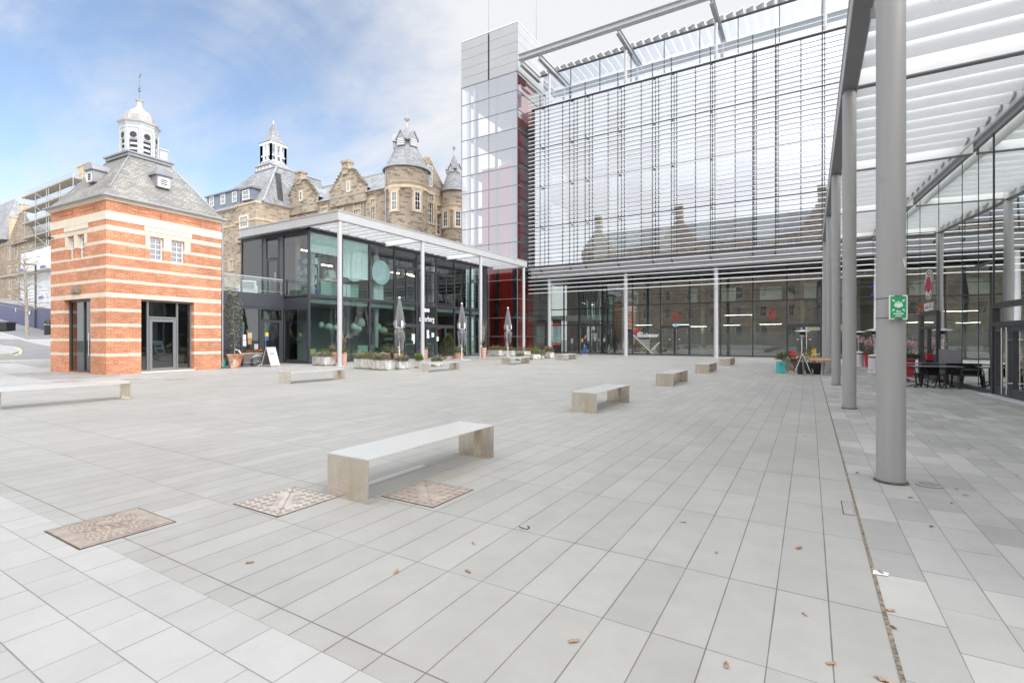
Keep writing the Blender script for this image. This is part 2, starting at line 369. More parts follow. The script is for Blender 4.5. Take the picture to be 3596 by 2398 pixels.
def ribbed():
    t=NT('banded_terracotta'); ob=t.coords(); sp=t.n('ShaderNodeSeparateXYZ'); t.l(ob,sp.inputs[0])
    w=t.math('FRACT',t.math('MULTIPLY_ADD',t.noise(ob,3,2),.25,t.math('MULTIPLY',sp.outputs[2],9.0)))
    c=t.ramp(w,[(.28,(.50,.2,.11)),(.42,(.66,.56,.48)),(.7,(.66,.55,.46)),(.85,(.52,.22,.12))])
    t.bsdf(c,.85,0,t.noise(ob,30,3),.2,.006,.2); return t.mat
M['terraband']=ribbed()
def conc():
    t=NT('stained_concrete'); ob=t.coords()
    a=t.noise(t.scale(ob,(5,5,1.7)),1.2,5,.65,.8); b=t.noise(ob,3,4)
    sp=t.n('ShaderNodeSeparateXYZ'); t.l(ob,sp.inputs[0])
    c=t.ramp(a,[(.30,(.20,.19,.18)),(.42,(.46,.44,.42)),(.6,(.66,.64,.61))])
    moss=t.math('MULTIPLY',t.math('LESS_THAN',sp.outputs[2],t.math('MULTIPLY_ADD',b,.34,-.10)),.7)
    c=t.mix(moss,c,(.13,.14,.045))
    t.bsdf(c,.9,0,t.noise(ob,24,4),.4,.01,.2); return t.mat
M['concrete']=conc()
def brushed(name,stain,tone,r0,mtl=.95):
    t=NT(name); ob=t.coords()
    st=t.noise(t.scale(ob,(1,1,.35)),5,6,.7,.5)
    c=t.mix(t.ramp(st,[(.45,0.0),(.66,stain)]),tone,(.60,.49,.35))
    r=t.math('MULTIPLY_ADD',t.noise(t.scale(ob,(40,1.5,40)),2,2),.04,r0)
    r2=t.math('ADD',r,t.math('MULTIPLY',t.ramp(st,[(.45,0.0),(.65,stain)]),.25))
    t.bsdf(c,r2,mtl); return t.mat
M['bench']=brushed('stainless_steel_stained',.6,(.70,.665,.60),.2,.88)
M['benchtop']=brushed('stainless_steel_top',.12,(.82,.82,.80),.27,.55)
M['chrome']=plain('polished_steel',(.66,.66,.66),.22,.95,.03,3)
M['rust']=plain('rusty_cast_iron',(.36,.305,.265),.8,.1,.20,7,.5,60)
M['rustpale']=plain('dusty_cast_iron',(.44,.40,.37),.85,.1,.18,7,.5,60)
M['rib_tone']=plain('dark_rib',(.27,.215,.18),.9,0,.3,9)  # darker tone on the ribs so the raised pattern stands out
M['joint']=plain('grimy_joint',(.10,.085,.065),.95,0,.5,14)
M['leafbrown']=plain('dry_leaf',(.36,.22,.135),.8,0,.25,20)
M['drain']=plain('leaf_filled_slot',(.20,.165,.125),.95,0,.75,38)
M['leaftan']=plain('tan_dry_leaf',(.40,.29,.20),.8,0,.25,20)
M['leafrust']=plain('rust_dry_leaf',(.30,.165,.10),.8,0,.3,20)
M['leafdark']=plain('damp_leaf',(.12,.09,.065),.8,0,.25,20)
M['canvas']=plain('grey_canvas',(.17,.17,.175),.85,0,.10,3,.15,140)
M['canvaswhite']=plain('white_canvas',(.78,.78,.77),.8,0,.03,3)
M['teal']=plain('turquoise_paint',(.10,.56,.58),.5,0,.05,2)
M['redplastic']=plain('red_plastic',(.62,.02,.022),.35,0,.06,2)
M['redpot']=plain('red_planter_gloss',(.56,.035,.055),.35,0,.06,2)
M['blackplastic']=plain('black_plastic',(.022,.023,.026),.45,0,.1,3)
M['tabletop']=plain('grey_laminate',(.20,.205,.225),.3,0,.04,3)
M['wood']=timber('orange_pine',(.44,.22,.09),(.60,.34,.15))
M['wooddark']=timber('weathered_timber',(.17,.11,.07),(.31,.21,.14))
M['woodpale']=timber('pale_timber',(.62,.46,.28),(.72,.56,.36))
M['hoard']=None
def hoard():
    t=NT('blue_hoarding'); uv=t.coords('UV'); sp=t.n('ShaderNodeSeparateXYZ'); t.l(uv,sp.inputs[0])
    b=t.math('LESS_THAN',t.math('FRACT',t.math('DIVIDE',sp.outputs[0],1.22)),.02)
    c=t.mix(b,t.mix(t.noise(t.coords(),.7,3),(.042,.05,.135),(.055,.065,.17)),(.03,.03,.1)); t.bsdf(c,.5); return t.mat
M['hoard']=hoard()
M['sheet']=plain('white_scaffold_sheeting',(.66,.68,.72),.5,0,.10,.9,.5,4)
M['bluebanner']=plain('blue_banner_print',(.10,.15,.45),.6,0,.15,2)
M['galv']=plain('galvanised_tube',(.50,.53,.52),.45,.4,.08,2)
M['plank']=plain('scaffold_board',(.40,.36,.31),.85,0,.15,2)
M['bark']=plain('bark',(.20,.165,.12),.9,0,.25,8,.5,40)
M['barkpale']=plain('pale_young_bark',(.34,.30,.24),.85,0,.2,8)
M['green_dark']=foliage('glossy_dark_leaves',(.05,.075,.025),(.16,.19,.065))
M['green_mid']=foliage('mid_green_leaves',(.06,.10,.03),(.17,.22,.07))
M['green_lime']=foliage('fresh_green_leaves',(.11,.17,.03),(.30,.36,.08))
M['sage']=foliage('sage_heather_leaves',(.16,.175,.105),(.40,.40,.28))
M['sage2']=foliage('olive_heather_leaves',(.18,.165,.075),(.40,.37,.20))
M['olive']=foliage('olive_tree_leaves',(.10,.12,.075),(.38,.41,.31))
M['copper']=foliage('coppery_leaves',(.20,.09,.035),(.38,.2,.08))
M['bronze']=foliage('bronze_spiky_leaves',(.10,.045,.035),(.25,.13,.09))
M['flower_or']=foliage('orange_flowers',(.62,.09,.02),(.80,.30,.04))
M['flower_pk']=foliage('pink_blossom',(.80,.46,.50),(.92,.72,.74))
M['soil']=plain('soil',(.06,.045,.03),.95,0,.3,10)
M['gasgreen']=plain('green_gas_cylinder_paint',(.02,.30,.20),.4,0,.08,3)
M['tyre']=plain('tyre_rubber',(.02,.02,.02),.7)
M['boxgrey']=plain('grey_brown_panel',(.15,.135,.12),.4,.1,.06,2)
M['heaterwhite']=plain('white_enamel',(.72,.73,.76),.35,0,.04,2)
M['signgreen']=plain('sign_green',(.02,.38,.15),.5,0,.02,3)
M['signwhite']=plain('sign_white',(.84,.85,.85),.5,0,.01,3)
M['maroon']=plain('maroon_sign',(.16,.012,.03),.4,0,.05,3)
M['crimson']=plain('crimson_sign',(.40,.03,.05),.5,0,.25,9)
M['signred']=plain('sign_red',(.72,.02,.015),.5,0,.02,3)
M['dirred']=plain('directory_red',(.36,.015,.015),.4,0,.05,3)
M['dirpale']=plain('directory_pale',(.52,.74,.68),.5,0,.03,3)
M['vinylgrey']=plain('pale_grey_vinyl',(.52,.53,.54),.6,0,.02,3)
M['frost']=glass('frosted_band',(.78,.82,.80),.05,0,1,.35)
M['tan']=plain('tan_interior_panel',(.52,.40,.20),.7,0,.12,1)
M['skin']=plain('skin',(.62,.38,.29),.5,0,.04,20)
M['hair']=plain('brown_hair',(.06,.028,.016),.5,0,.2,60)
M['jacket']=plain('black_leather',(.025,.025,.027),.32,0,.3,14)
M['jeans']=plain('blue_denim',(.045,.10,.30),.85,0,.15,12)
M['trainers']=plain('white_trainers',(.78,.78,.78),.5,0,.03,20)
def bladem():
    t=NT('white_aerofoil_blade'); co=t.coords(); c=t.mix(t.noise(co,1.1,3),(.84,.85,.86),(.88,.885,.89))
    d=t.bsdf(c,.45); tr=t.n('ShaderNodeBsdfTranslucent'); tr.inputs[0].default_value=(.94,.945,.95,1)
    mx=t.n('ShaderNodeMixShader'); mx.inputs[0].default_value=.42; t.l(d.outputs[0],mx.inputs[1]); t.l(tr.outputs[0],mx.inputs[2]); t.l(mx.outputs[0],t.out.inputs[0]); return t.mat
M['blade']=bladem()
# ================================================================ ground
def sheet(name,poly,z,mat,kind='structure'):
    return tag(MB().poly([(p[0],p[1],z) for p in poly]).build(name,mat),kind=kind)
sheet('ground',[(-400,-300),(300,-300),(300,400),(-400,400)],-.03,M['earth'])
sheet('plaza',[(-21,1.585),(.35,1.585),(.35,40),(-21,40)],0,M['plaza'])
sheet('front_paving',[(-60,-25),(.35,-25),(.35,1.585),(-21,1.585),(-60,1.585)],0,M['light'])
sheet('side_paving',[(-60,1.585),(-21,1.585),(-21,40),(-60,40)],0,M['light'])
sheet('facade_paving',[(-60,40),(.35,40),(.35,60),(-60,60)],0,M['light'])
sheet('arcade_paving',[(.35,-25),(12,-25),(12,60),(.35,60)],0,M['strip'])
tag(MB().box(.341,.361,-6,39.9,-.004,.0035).build('drain_channel',M['drain']),'narrow dirt filled drain slot between dark plaza slabs and arcade paving','drain')
# hillside street on the left
def gt(px,py,dz=0.0):
    u=(px-PCX)/FL; v=(PCY-py)/FL; d=4.375/(.115-v); R=u*d
    return Vector((R*CA_-d*SA_,R*SA_+d*CA_,.115*(d-25)+dz))
def ud(u,d,dz=0.0):
    R=u*d; return Vector((R*CA_-d*SA_,R*SA_+d*CA_,max(0,.115*(d-25))+dz))
mb=MB(); P=[ud(-2.2,25,.002),ud(-.74,25,.002),ud(-.74,150),ud(-2.2,150)]
mb.poly(P); mb.poly([P[1],(P[2].x,P[2].y,-.1),P[2]]); tag(mb.build('hillside_pavement',M['light']),kind='structure')
def street(name,pts,dz,mat): return tag(MB().poly([gt(x,y,dz) for x,y in pts]).build(name,mat),kind='structure')
street('road',[(-260,1178),(0,1191),(60,1192),(92,1200),(176,1217),(420,1262),(420,1262.5),(176,1263.5),(-260,1276)],.010,M['asphalt'])
street('cobbled_strip',[(-260,1281),(176,1267),(420,1266),(420,1287),(130,1289),(60,1274),(-260,1284)],.012,M['setts'])
sheet('cobbled_apron',[tuple(g(x,y)[:2]) for x,y in [(20,1312),(330,1298),(420,1300),(420,1322),(250,1332),(150,1333),(60,1322)]],.004,M['setts'])
street('far_pavement',[(-260,1080),(0,1124),(164,1162),(230,1180),(176,1193),(87,1195),(40,1181),(0,1171),(-260,1140)],.012,M['asphalt'])
def ribbon(name,px,w,dz,h,mat,label,cat):
    mb=MB(); q=[gt(x,y,dz) for x,y in px]
    for a,b in zip(q,q[1:]): mb.bar(a,b,w,h)
    return tag(mb.build(name,mat),label,cat)
isl=[(-60,1208),(0,1217),(40,1221),(60,1227),(69,1234),(66,1240),(45,1246),(0,1250),(-60,1256)]
tag(MB().ext([gt(x,y,.005) for x,y in isl],(0,0,.09)).build('traffic_island',M['light']),kind='structure')
mb=MB()
for off in (0,3.0):
    q=[gt(x+off*1.4+2,y-(2 if i<5 else -2)-off*.4*(1 if i<5 else -1),.022) for i,(x,y) in enumerate(isl)]
    for a,b in zip(q,q[1:]): mb.bar(a,b,.07,.006)
tag(mb.build('yellow_lines',M['yellow']),kind='structure')
mb=MB(); q=[gt(x,y,.04) for x,y in [(-200,1147),(0,1173),(40,1183),(87,1197),(176,1195.5),(230,1194)]]
for a,b in zip(q,q[1:]): mb.bar(a,b,.18,.12)
tag(mb.build('kerb',M['kerb']),kind='structure')
mb=MB(); q=[gt(x,y,.03) for x,y in [(-200,1279),(0,1269.5),(176,1265),(420,1264)]]
for a,b in zip(q,q[1:]): mb.bar(a,b,.25,.07)
tag(mb.build('kerb',M['kerb']),kind='structure')

# ================================================================ holed wall helper
def holed(mb,P0,eu,W,z0,z1,holes,dep,inward):
    """wall plane with rectangular openings and reveals; holes = (u0,u1,za,zb)"""
    P0=Vector(P0); eu=Vector(eu); inn=Vector(inward)*dep
    us=sorted({0,W}|{h[0] for h in holes}|{h[1] for h in holes}); zs=sorted({z0,z1}|{h[2] for h in holes}|{h[3] for h in holes})
    pt=lambda u,z: P0+eu*u+Vector((0,0,z))
    for a,b in zip(us,us[1:]):
        for c,d in zip(zs,zs[1:]):
            m=((a+b)/2,(c+d)/2)
            if any(h[0]<m[0]<h[1] and h[2]<m[1]<h[3] for h in holes): continue
            mb.poly([pt(a,c),pt(b,c),pt(b,d),pt(a,d)])
    for a,b,c,d in holes:
        A,B,C_,D=pt(a,c),pt(b,c),pt(b,d),pt(a,d)
        for p,q in((A,B),(B,C_),(C_,D),(D,A)):
            mb.add([p,p+inn,q+inn,q],[(0,1,2,3)])
def sash(parent,o,eu,w,h,inn,bars=(2,3),white=True,fw=.07,name='window'):
    """sash window: outer frame, meeting rail and glazing bars in one mesh, its pane a sub-part; o = bottom-left at the glass plane"""
    o=Vector(o); eu=Vector(eu); n=-Vector(inn); Z=Vector((0,0,1))
    f=MB(); 
    def piece(u0,u1,z0,z1,p0,p1):
        vs=[o+eu*u+Z*z+n*p for p in(p0,p1) for u,z in((u0,z0),(u1,z0),(u1,z1),(u0,z1))]
        f.add(vs,[(3,2,1,0),(4,5,6,7),(0,1,5,4),(1,2,6,5),(2,3,7,6),(3,0,4,7)])
    piece(0,fw,0,h,-.02,.05); piece(w-fw,w,0,h,-.02,.05); piece(fw,w-fw,0,fw*1.2,-.02,.055); piece(fw,w-fw,h-fw,h,-.02,.05)
    piece(fw,w-fw,h*.5-fw*.4,h*.5+fw*.4,.0,.045)
    for i in range(1,bars[0]): u=fw+(w-2*fw)*i/bars[0]; piece(u-.016,u+.016,fw*1.2,h-fw,.0,.03)
    nb=bars[1]
    for half in ((fw*1.2,h*.5-fw*.4),(h*.5+fw*.4,h-fw)):
        for i in range(1,nb): z=half[0]+(half[1]-half[0])*i/nb; piece(fw,w-fw,z-.014,z+.014,.001,.029)
    fr=f.build(name,M['white'],parent)
    p=MB().poly([o+eu*fw+Z*fw,o+eu*(w-fw)+Z*fw,o+eu*(w-fw)+Z*(h-fw),o+eu*fw+Z*(h-fw)]).build('pane',M['winglass'],fr)
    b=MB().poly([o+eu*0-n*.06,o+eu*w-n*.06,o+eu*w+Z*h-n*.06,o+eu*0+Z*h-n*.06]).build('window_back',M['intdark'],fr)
    return fr
# ================================================================ brick lodge
LS=5.0; LD=4.82
lodge=thing('brick_lodge','square red brick lodge with cream stone bands, slate roof and white domed cupola','lodge',(-24.85,9.04,0),R_(3.3))
w=MB()
hr=[(1.28,3.51,.02,3.199),(1.63,2.17,4.955,5.99),(2.51,3.07,4.955,5.99)]
hl=[(LS-3.71,LS-1.32,.02,3.199),(LS-3.40,LS-2.76,4.955,5.99),(LS-2.50,LS-1.85,4.955,5.99)]
holed(w,(0,0,0),(0,1,0),LD,0,7.22,hr,.30,(-1,0,0))
holed(w,(-LS,0,0),(1,0,0),LS,0,7.22,hl,.25,(0,1,0))
w.poly([(-LS,LD,0),(-LS,0,0),(-LS,0,7.22),(-LS,LD,7.22)]); w.poly([(0,LD,0),(-LS,LD,0),(-LS,LD,7.22),(0,LD,7.22)])
w.build('wall',M['brick'],lodge)
# dark room inside
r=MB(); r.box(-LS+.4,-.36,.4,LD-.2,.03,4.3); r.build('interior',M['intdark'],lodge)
# stone dressings
s=MB()
for a,b,c,d in [(1.40,3.41,6.205,6.40),(1.45,1.62,5.56,5.98),(2.18,2.50,5.43,5.98),(3.08,3.34,5.56,5.98)]: s.box(.001,.014,a,b,c,d)
for a,b,c,d in [(1.51,3.64,6.205,6.40),(1.60,1.84,5.56,5.98),(2.51,2.75,5.43,5.98),(3.41,3.57,5.56,5.98)]: s.box(-b,-a,-.03 if c>6 else -.014,-.001,c,d)
for a in (2.50,3.40): s.box(-a-.001,-a+.006,-.012,.2,5.43,5.98)
s.box(-LS-.02,.02,-.02,LD+.02,6.415,6.76)
s.build('stone_dressings',M['lodge_stone'],lodge)
c=MB(); c.box(-LS-.06,.06,-.06,LD+.06,7.215,7.30); c.box(-LS-.13,.13,-.13,LD+.13,7.29,7.37); c.build('cornice',M['lodge_stone'],lodge)
c=MB()
for a,b in (((.19,-.19,7.38),(.19,LD+.19,7.38)),((.19,-.19,7.38),(-LS-.19,-.19,7.38))): c.tube([a,b],.055,8)
c.build('gutter',M['lead'],lodge)
# recessed brick panels under the eaves
def recess(face,a,b,z0,z1):
    p=MB()
    for z in (z1-.02,z1-.17):
        (p.box(.0005,.012,a,b,z-.03,z) if face=='r' else p.box(-b,-a,-.012,-.0005,z-.03,z))
    if face=='r': p.box(.0005,.012,b-.03,b,z0,z1)
    else: p.box(-a-.03,-a,-.012,-.0005,z0,z1)
    p.build('brick_panel_trim',M['brickplain'],lodge)
for a,b in((.91,2.09),(2.68,3.85)): recess('r',a,b,6.81,7.14)
for a,b in((2.89,4.09),(.98,2.24)): recess('l',a,b,6.81,7.14)
def pyr(mb,levels):
    for (i0,z0),(i1,z1) in zip(levels,levels[1:]):
        q=lambda i,z:[(-LS+i,i,z),(-i,i,z),(-i,LD-i,z),(-LS+i,LD-i,z)]
        A,B=q(i0,z0),q(i1,z1)
        for k in range(4): mb.poly([A[k],A[(k+1)%4],B[(k+1)%4],B[k]])
rf=MB(); pyr(rf,[(-.17,7.34),(.22,7.82),(1.55,9.80)]); roof=rf.build('roof',M['slate_lodge'],lodge)
l=MB(); l.box(-LS+1.47,-1.47,1.47,LD-1.47,9.80,9.93); l.box(-LS+1.40,-1.40,1.40,LD-1.40,9.93,10.0)
l.build('lead_flat',M['lead'],roof)
for a,b in (((-.22,.22,7.83),(-1.55,1.55,9.82)),((-LS+.22,.22,7.83),(-LS+1.55,1.55,9.82)),((-.22,LD-.22,7.83),(-1.55,LD-1.55,9.82))): MB().tube([a,b],.035,6).build('hip_flashing',M['lead'],roof)
# cupola
cx,cy=-LS/2,LD/2
cup=MB(); cup.lathe([(.79,10.0),(.79,10.1)],8,(cx,cy,0),PI/8,PI/8+2*PI)
R0=.74
for k in range(8):
    a0=PI/8+k*PI/4; a1=a0+PI/4
    p0=Vector((cx+R0*math.cos(a0),cy+R0*math.sin(a0),0)); p1=Vector((cx+R0*math.cos(a1),cy+R0*math.sin(a1),0))
    e=(p1-p0); L=e.length; e.normalize(); inn=Vector((cx,cy,0))-(p0+p1)/2; inn.normalize()
    holed(cup,p0,e,L,10.1,11.32,[(L*.22,L*.78,10.16,10.80)],.05,inn)
    # keyhole head: ring around a round opening, its dark inside painted as a flat disc
    cc=(p0+p1)/2+Vector((0,0,10.97)); 
    for j in range(16):
        t0=2*PI*j/16; t1=2*PI*(j+1)/16
        q=lambda t,r,o:cc+e*math.cos(t)*r+Vector((0,0,math.sin(t)*r))-inn*o
        cup.add([q(t0,.145,.012),q(t1,.145,.012),q(t1,.175,.012),q(t0,.175,.012)],[(0,3,2,1)])
    for t in(.04,L-.04): cup.bar(p0+e*t-inn*.012+Vector((0,0,10.1)),p0+e*t-inn*.012+Vector((0,0,11.32)),.05,.05)
cup.lathe([(.76,11.30),(.76,11.46),(.78,11.47),(.79,11.54),(.86,11.60),(.88,11.66),(.62,11.68)],8,(cx,cy,0),PI/8,PI/8+2*PI)
cupo=cup.build('cupola',M['offwhite'],lodge)
v=MB(); v.lathe([(.66,10.1),(.66,11.4)],8,(cx,cy,0),PI/8,PI/8+2*PI)
for k in range(8):
    a=PI/4+k*PI/4; e=Vector((-math.sin(a),math.cos(a),0)); n=Vector((math.cos(a),math.sin(a),0)); ap=R0*math.cos(PI/8)
    cc=Vector((cx,cy,10.97))+n*(ap+.004); v.poly([cc+e*math.cos(2*PI*j/20)*.145+Vector((0,0,math.sin(2*PI*j/20)*.145)) for j in range(20)])  # flat dark discs paint the shade inside the round openings
v.build('belfry_shade',M['intdark'],cupo)
for k in range(8):
    a=PI/4+k*PI/4; e=Vector((-math.sin(a),math.cos(a),0)); n=Vector((math.cos(a),math.sin(a),0)); ap=R0*math.cos(PI/8)
    for z in(10.28,10.52,10.74):
        sl=MB(); c0=Vector((cx,cy,z))+n*(ap-.03); up=Vector((0,0,.11)); th=Vector((0,0,.012))
        sl.add([c0-e*.15,c0+e*.15,c0+e*.15-n*.04+up,c0-e*.15-n*.04+up,c0-e*.15+th,c0+e*.15+th,c0+e*.15-n*.04+up+th,c0-e*.15-n*.04+up+th],[(3,2,1,0),(4,5,6,7),(0,1,5,4),(1,2,6,5),(2,3,7,6),(3,0,4,7)])
        sl.build('louvre_slat',M['offwhite'],cupo)
d=MB(); d.lathe([(.66,11.67),(.66,11.80),(.62,12.0),(.50,12.2),(.30,12.36),(.17,12.46),(.135,12.55),(.125,12.78),(.16,12.80),(.16,12.84),(.02,12.86)],8,(cx,cy,0),PI/8,PI/8+2*PI)
d.build('dome',M['lead_dome'],cupo)
d=MB(); d.tube([(cx,cy,12.85),(cx,cy,14.15)],.012,6); d.ball((cx,cy,13.32),.06); d.ball((cx,cy,13.42),.04); d.bar((cx-.1,cy,13.45),(cx+.1,cy,13.45),.02)
d.add([(cx,cy,13.9),(cx+.18,cy,14.0),(cx+.18,cy,14.12),(cx,cy,14.06)],[(0,1,2,3)]); d.build('weather_vane',M['mid'],cupo)
ch=MB(); ch.box(cx-.12,cx+.2,cy+.78,cy+1.15,9.98,10.75); ch.box(cx-.16,cx+.24,cy+.74,cy+1.19,10.75,10.82); ch.build('vent_box',M['offwhite'],roof)
# arched lead dormers
def dormer(fr):
    b=MB(); b.T=fr
    b.box(-.27,.27,0,.9,-.02,.06)
    for sx in(-1,1): b.box(sx*.27-.035,sx*.27+.035,-.02,.8,0,.52)
    b.box(-.27,.27,-.02,.05,.40,.52)
    b.box(-.24,.24,.05,.07,.06,.40)
    arc=[(.40*math.cos(PI*i/12),.52+.34*math.sin(PI*i/12)) for i in range(13)]
    b.ext([(x,-.08,z) for x,z in arc],(0,1.0,0))
    arc2=[(.30*math.cos(PI*i/12),.54+.25*math.sin(PI*i/12)) for i in range(13)]
    b.ext([(x,-.10,z) for x,z in arc2],(0,.03,0))
    dm=b.build('dormer',M['lead'],roof)
    f=MB(); f.T=fr
    for sx in(-1,1): f.box(sx*.2-.05,sx*.2+.05,-.035,.0,0.02,.42)
    f.box(-.25,.25,-.035,0,.0,.06); f.box(-.25,.25,-.035,0,.38,.44)
    for i in range(4): z=.09+i*.08; f.add([(-.15,-.03,z),(.15,-.03,z),(.15,.02,z+.055),(-.15,.02,z+.055)],[(0,1,2,3)])
    f.build('louvre',M['white'],dm)
    k=MB(); k.T=fr; k.box(-.15,.15,.03,.045,.06,.38); k.build('vent_void',M['black'],dm)
dormer(Matrix.Translation((-.46,LD/2+.02,8.42))@Matrix.Rotation(R_(90),4,'Z'))
dormer(Matrix.Translation((-LS/2,.46,8.42)))
# glazed entrance, right face
f=MB(); X=-.26
for a,b in((1.28,1.33),(1.61,1.68),(2.84,2.91),(3.46,3.51)): f.box(X-.04,X+.05,a,b,.02,3.19)
f.box(X-.03,X+.045,1.33,3.46,3.13,3.19); f.box(X-.03,X+.045,1.68,2.84,2.40,2.48); f.box(X-.03,X+.03,1.33,1.61,.02,.12); f.box(X-.03,X+.03,2.91,3.46,.02,.12)
ent=f.build('entrance_frame',M['mid'],lodge)
dr=MB()
for a,b,c_,e in((1.70,1.82,.03,2.38),(2.70,2.82,.03,2.38),(1.82,2.70,.03,.18),(1.82,2.70,2.25,2.38)): dr.box(X-.02,X+.055,a,b,c_,e)
door=dr.build('door',M['mid'],ent)
hd=MB(); hd.tube([(X+.09,1.76,1.0),(X+.09,1.76,1.2)],.012,8); hd.build('handle',M['chrome'],door)
gp=MB()
for a,b,c_,e in((1.33,1.61,.12,3.13),(2.91,3.46,.12,3.13),(1.68,2.84,2.48,3.13)): gp.poly([(X,a,c_),(X,b,c_),(X,b,e),(X,a,e)])
gp.build('pane',M['glass_lodge'],ent)
gp=MB(); gp.poly([(X+.01,1.82,.18),(X+.01,2.70,.18),(X+.01,2.70,2.25),(X+.01,1.82,2.25)]); gp.build('pane',M['glass_lodge'],door)
st=MB(); st.box(-.36,.10,1.27,3.52,.0,.045); st.build('threshold',M['lodge_stone'],lodge)
# left face door
f=MB(); Y=.24
for a,b in((1.32,1.40),(2.36,2.40),(3.62,3.71)): f.box(-b,-a,Y-.05,Y+.04,.02,3.19)
f.box(-3.62,-1.4,Y-.05,Y+.04,3.10,3.19); f.box(-3.62,-1.4,Y-.05,Y+.04,.02,.10)
en2=f.build('entrance_frame',M['dark'],lodge)
MB().poly([(-3.62,Y,.1),(-1.4,Y,.1),(-1.4,Y,3.1),(-3.62,Y,3.1)]).build('pane',glass('lodge_door_glass',(.25,.3,.3),.07,.004,.5),en2)
MB().tube([(-1.82,Y-.10,.75),(-1.82,Y-.10,1.75)],.016,8).build('handle',M['chrome'],en2)
# sash windows
for a,b in((1.63,2.17),(2.51,3.07)): sash(lodge,(-.15,a,4.96),(0,1,0),b-a,1.02,(-1,0,0),(2,2),fw=.055)
for a,b in((2.76,3.40),(1.85,2.50)): sash(lodge,(-b,.20,4.96),(1,0,0),b-a,1.02,(0,1,0),(2,2),fw=.055)
pq=MB(); pq.box(-2.93,-2.16,-.05,-.0005,3.44,3.80); pq.box(-2.85,-2.24,-.075,-.05,3.49,3.75); pq.ball((-2.55,-.07,3.62),.12,.03,.1)
pq.build('carved_plaque',M['stone2'],lodge)
lt=MB(); lt.bar((-4.7,-.01,6.06),(-4.7,-.16,6.04),.05); lt.box(-4.82,-4.58,-.24,-.12,5.98,6.09); lt.build('security_light',M['dark'],lodge)
dp=MB(); dp.tube([(.03,LD+.06,.1),(.03,LD+.06,7.3)],.035,8); dp.build('downpipe',M['lead'],lodge)
# poster inside the lodge door
t=thing('notice_board','small tilted white notice behind the glass door of the brick lodge','notice')
ps=lodge.matrix_world if False else Matrix.Translation((-24.85,9.04,0))@Matrix.Rotation(R_(3.3),4,'Z')
b=MB(); b.T=ps@Matrix.Translation((-.34,2.1,.78))
b.add([(0,-.2,.62),(0,.2,.62),(.03,.32,.02),(.03,-.08,.02)],[(0,3,2,1)]); b.build('card',M['paper'],t)
b=MB(); b.T=ps@Matrix.Translation((-.325,2.1,.78)); b.box(.0,.012,-.13,.17,.33,.42); b.box(.008,.016,-.02,.24,.06,.24); b.build('print',M['mid'],t)
# ================================================================ glass cafe pavilion
cafe=thing('glass_pavilion','two storey dark framed glass pavilion with slatted canopy on pale posts','pavilion',(-25.3,19,0))
def sub(mb,name,mat,parent,**k):
    """build world-space geometry under a translated empty"""
    off=Vector(parent.location) if parent.parent is None else Vector(parent.parent.location)
    mb.v=[v-off for v in mb.v]
    return mb.build(name,mat,parent,**k)
EX=-25.3; FY=19.0; BX=-32.05; BY=38.0
m=MB(); m.box(BX,EX-.25,FY+.3,BY,-.02,.02); sub(m,'interior_floor',M['floor_int'],cafe)
m=MB(); m.box(BX,EX-.12,FY+.15,BY,3.62,4.02); sub(m,'floor_slab',M['concrete_soft'],cafe)
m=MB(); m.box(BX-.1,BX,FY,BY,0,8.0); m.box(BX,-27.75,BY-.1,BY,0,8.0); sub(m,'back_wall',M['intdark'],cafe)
m=MB(); m.box(BX,EX-.05,FY+.05,BY,7.98,8.2); sub(m,'roof_slab',M['mid'],cafe)
m=MB(); m.box(-30.5,-30.3,22,37,0,3.6); m.box(-31,-30.8,21,37,4.02,7.9); sub(m,'partition_wall',M['concrete_soft'],cafe)
m=MB(); m.box(EX-.5,EX-.02,37.28,37.98,0,8.0); sub(m,'end_panel',M['darkpanel'],cafe)
EYs=[19.05,21.44,23.74,26.07,28.39,30.68,33.02,35.34,37.25]
proto=None
for y in EYs:
    mm=MB(); mm.box(EX-.09,EX+.05,y-.055,y+.055,0,7.92); sub(mm,'mullion',M['dark'],cafe)
for z0,z1,y0,y1 in [(0,.09,19,37.3),(4.03,4.14,19,37.3),(3.93,3.99,19,37.3),(7.80,7.93,19,37.3),(6.62,6.72,26.07,33.02),(2.42,2.58,26.07,33.02)]:
    mm=MB(); mm.box(EX-.08,EX+.04,y0,y1,z0,z1); sub(mm,'transom',M['dark'],cafe)
mm=MB(); mm.box(EX-.1,EX+.18,18.82,38.0,7.93,8.02); mm.box(-32.2,EX+.18,18.82,18.99,7.93,8.02); sub(mm,'eaves_trim',M['dark'],cafe)
def paneX(parent,X,a,b,c,d,mat,off=None,name='pane'):
    mm=MB(); mm.poly([(X,a,c),(X,b,c),(X,b,d),(X,a,d)]); return sub(mm,name,mat,parent)
def paneY(parent,Y,a,b,c,d,mat,name='pane'):
    mm=MB(); mm.poly([(a,Y,c),(b,Y,c),(b,Y,d),(a,Y,d)]); return sub(mm,name,mat,parent)
GC=M['glass_cafe']
for i,(a,b) in enumerate(zip(EYs,EYs[1:])):
    if 3<=i<=5: paneX(cafe,EX,a,b,6.72,7.8,GC); paneX(cafe,EX,a,b,2.58,3.93,GC)
    else: paneX(cafe,EX,a,b,.09,3.93,GC)
    if not 3<=i<=5: paneX(cafe,EX,a,b,4.14,7.8,GC)
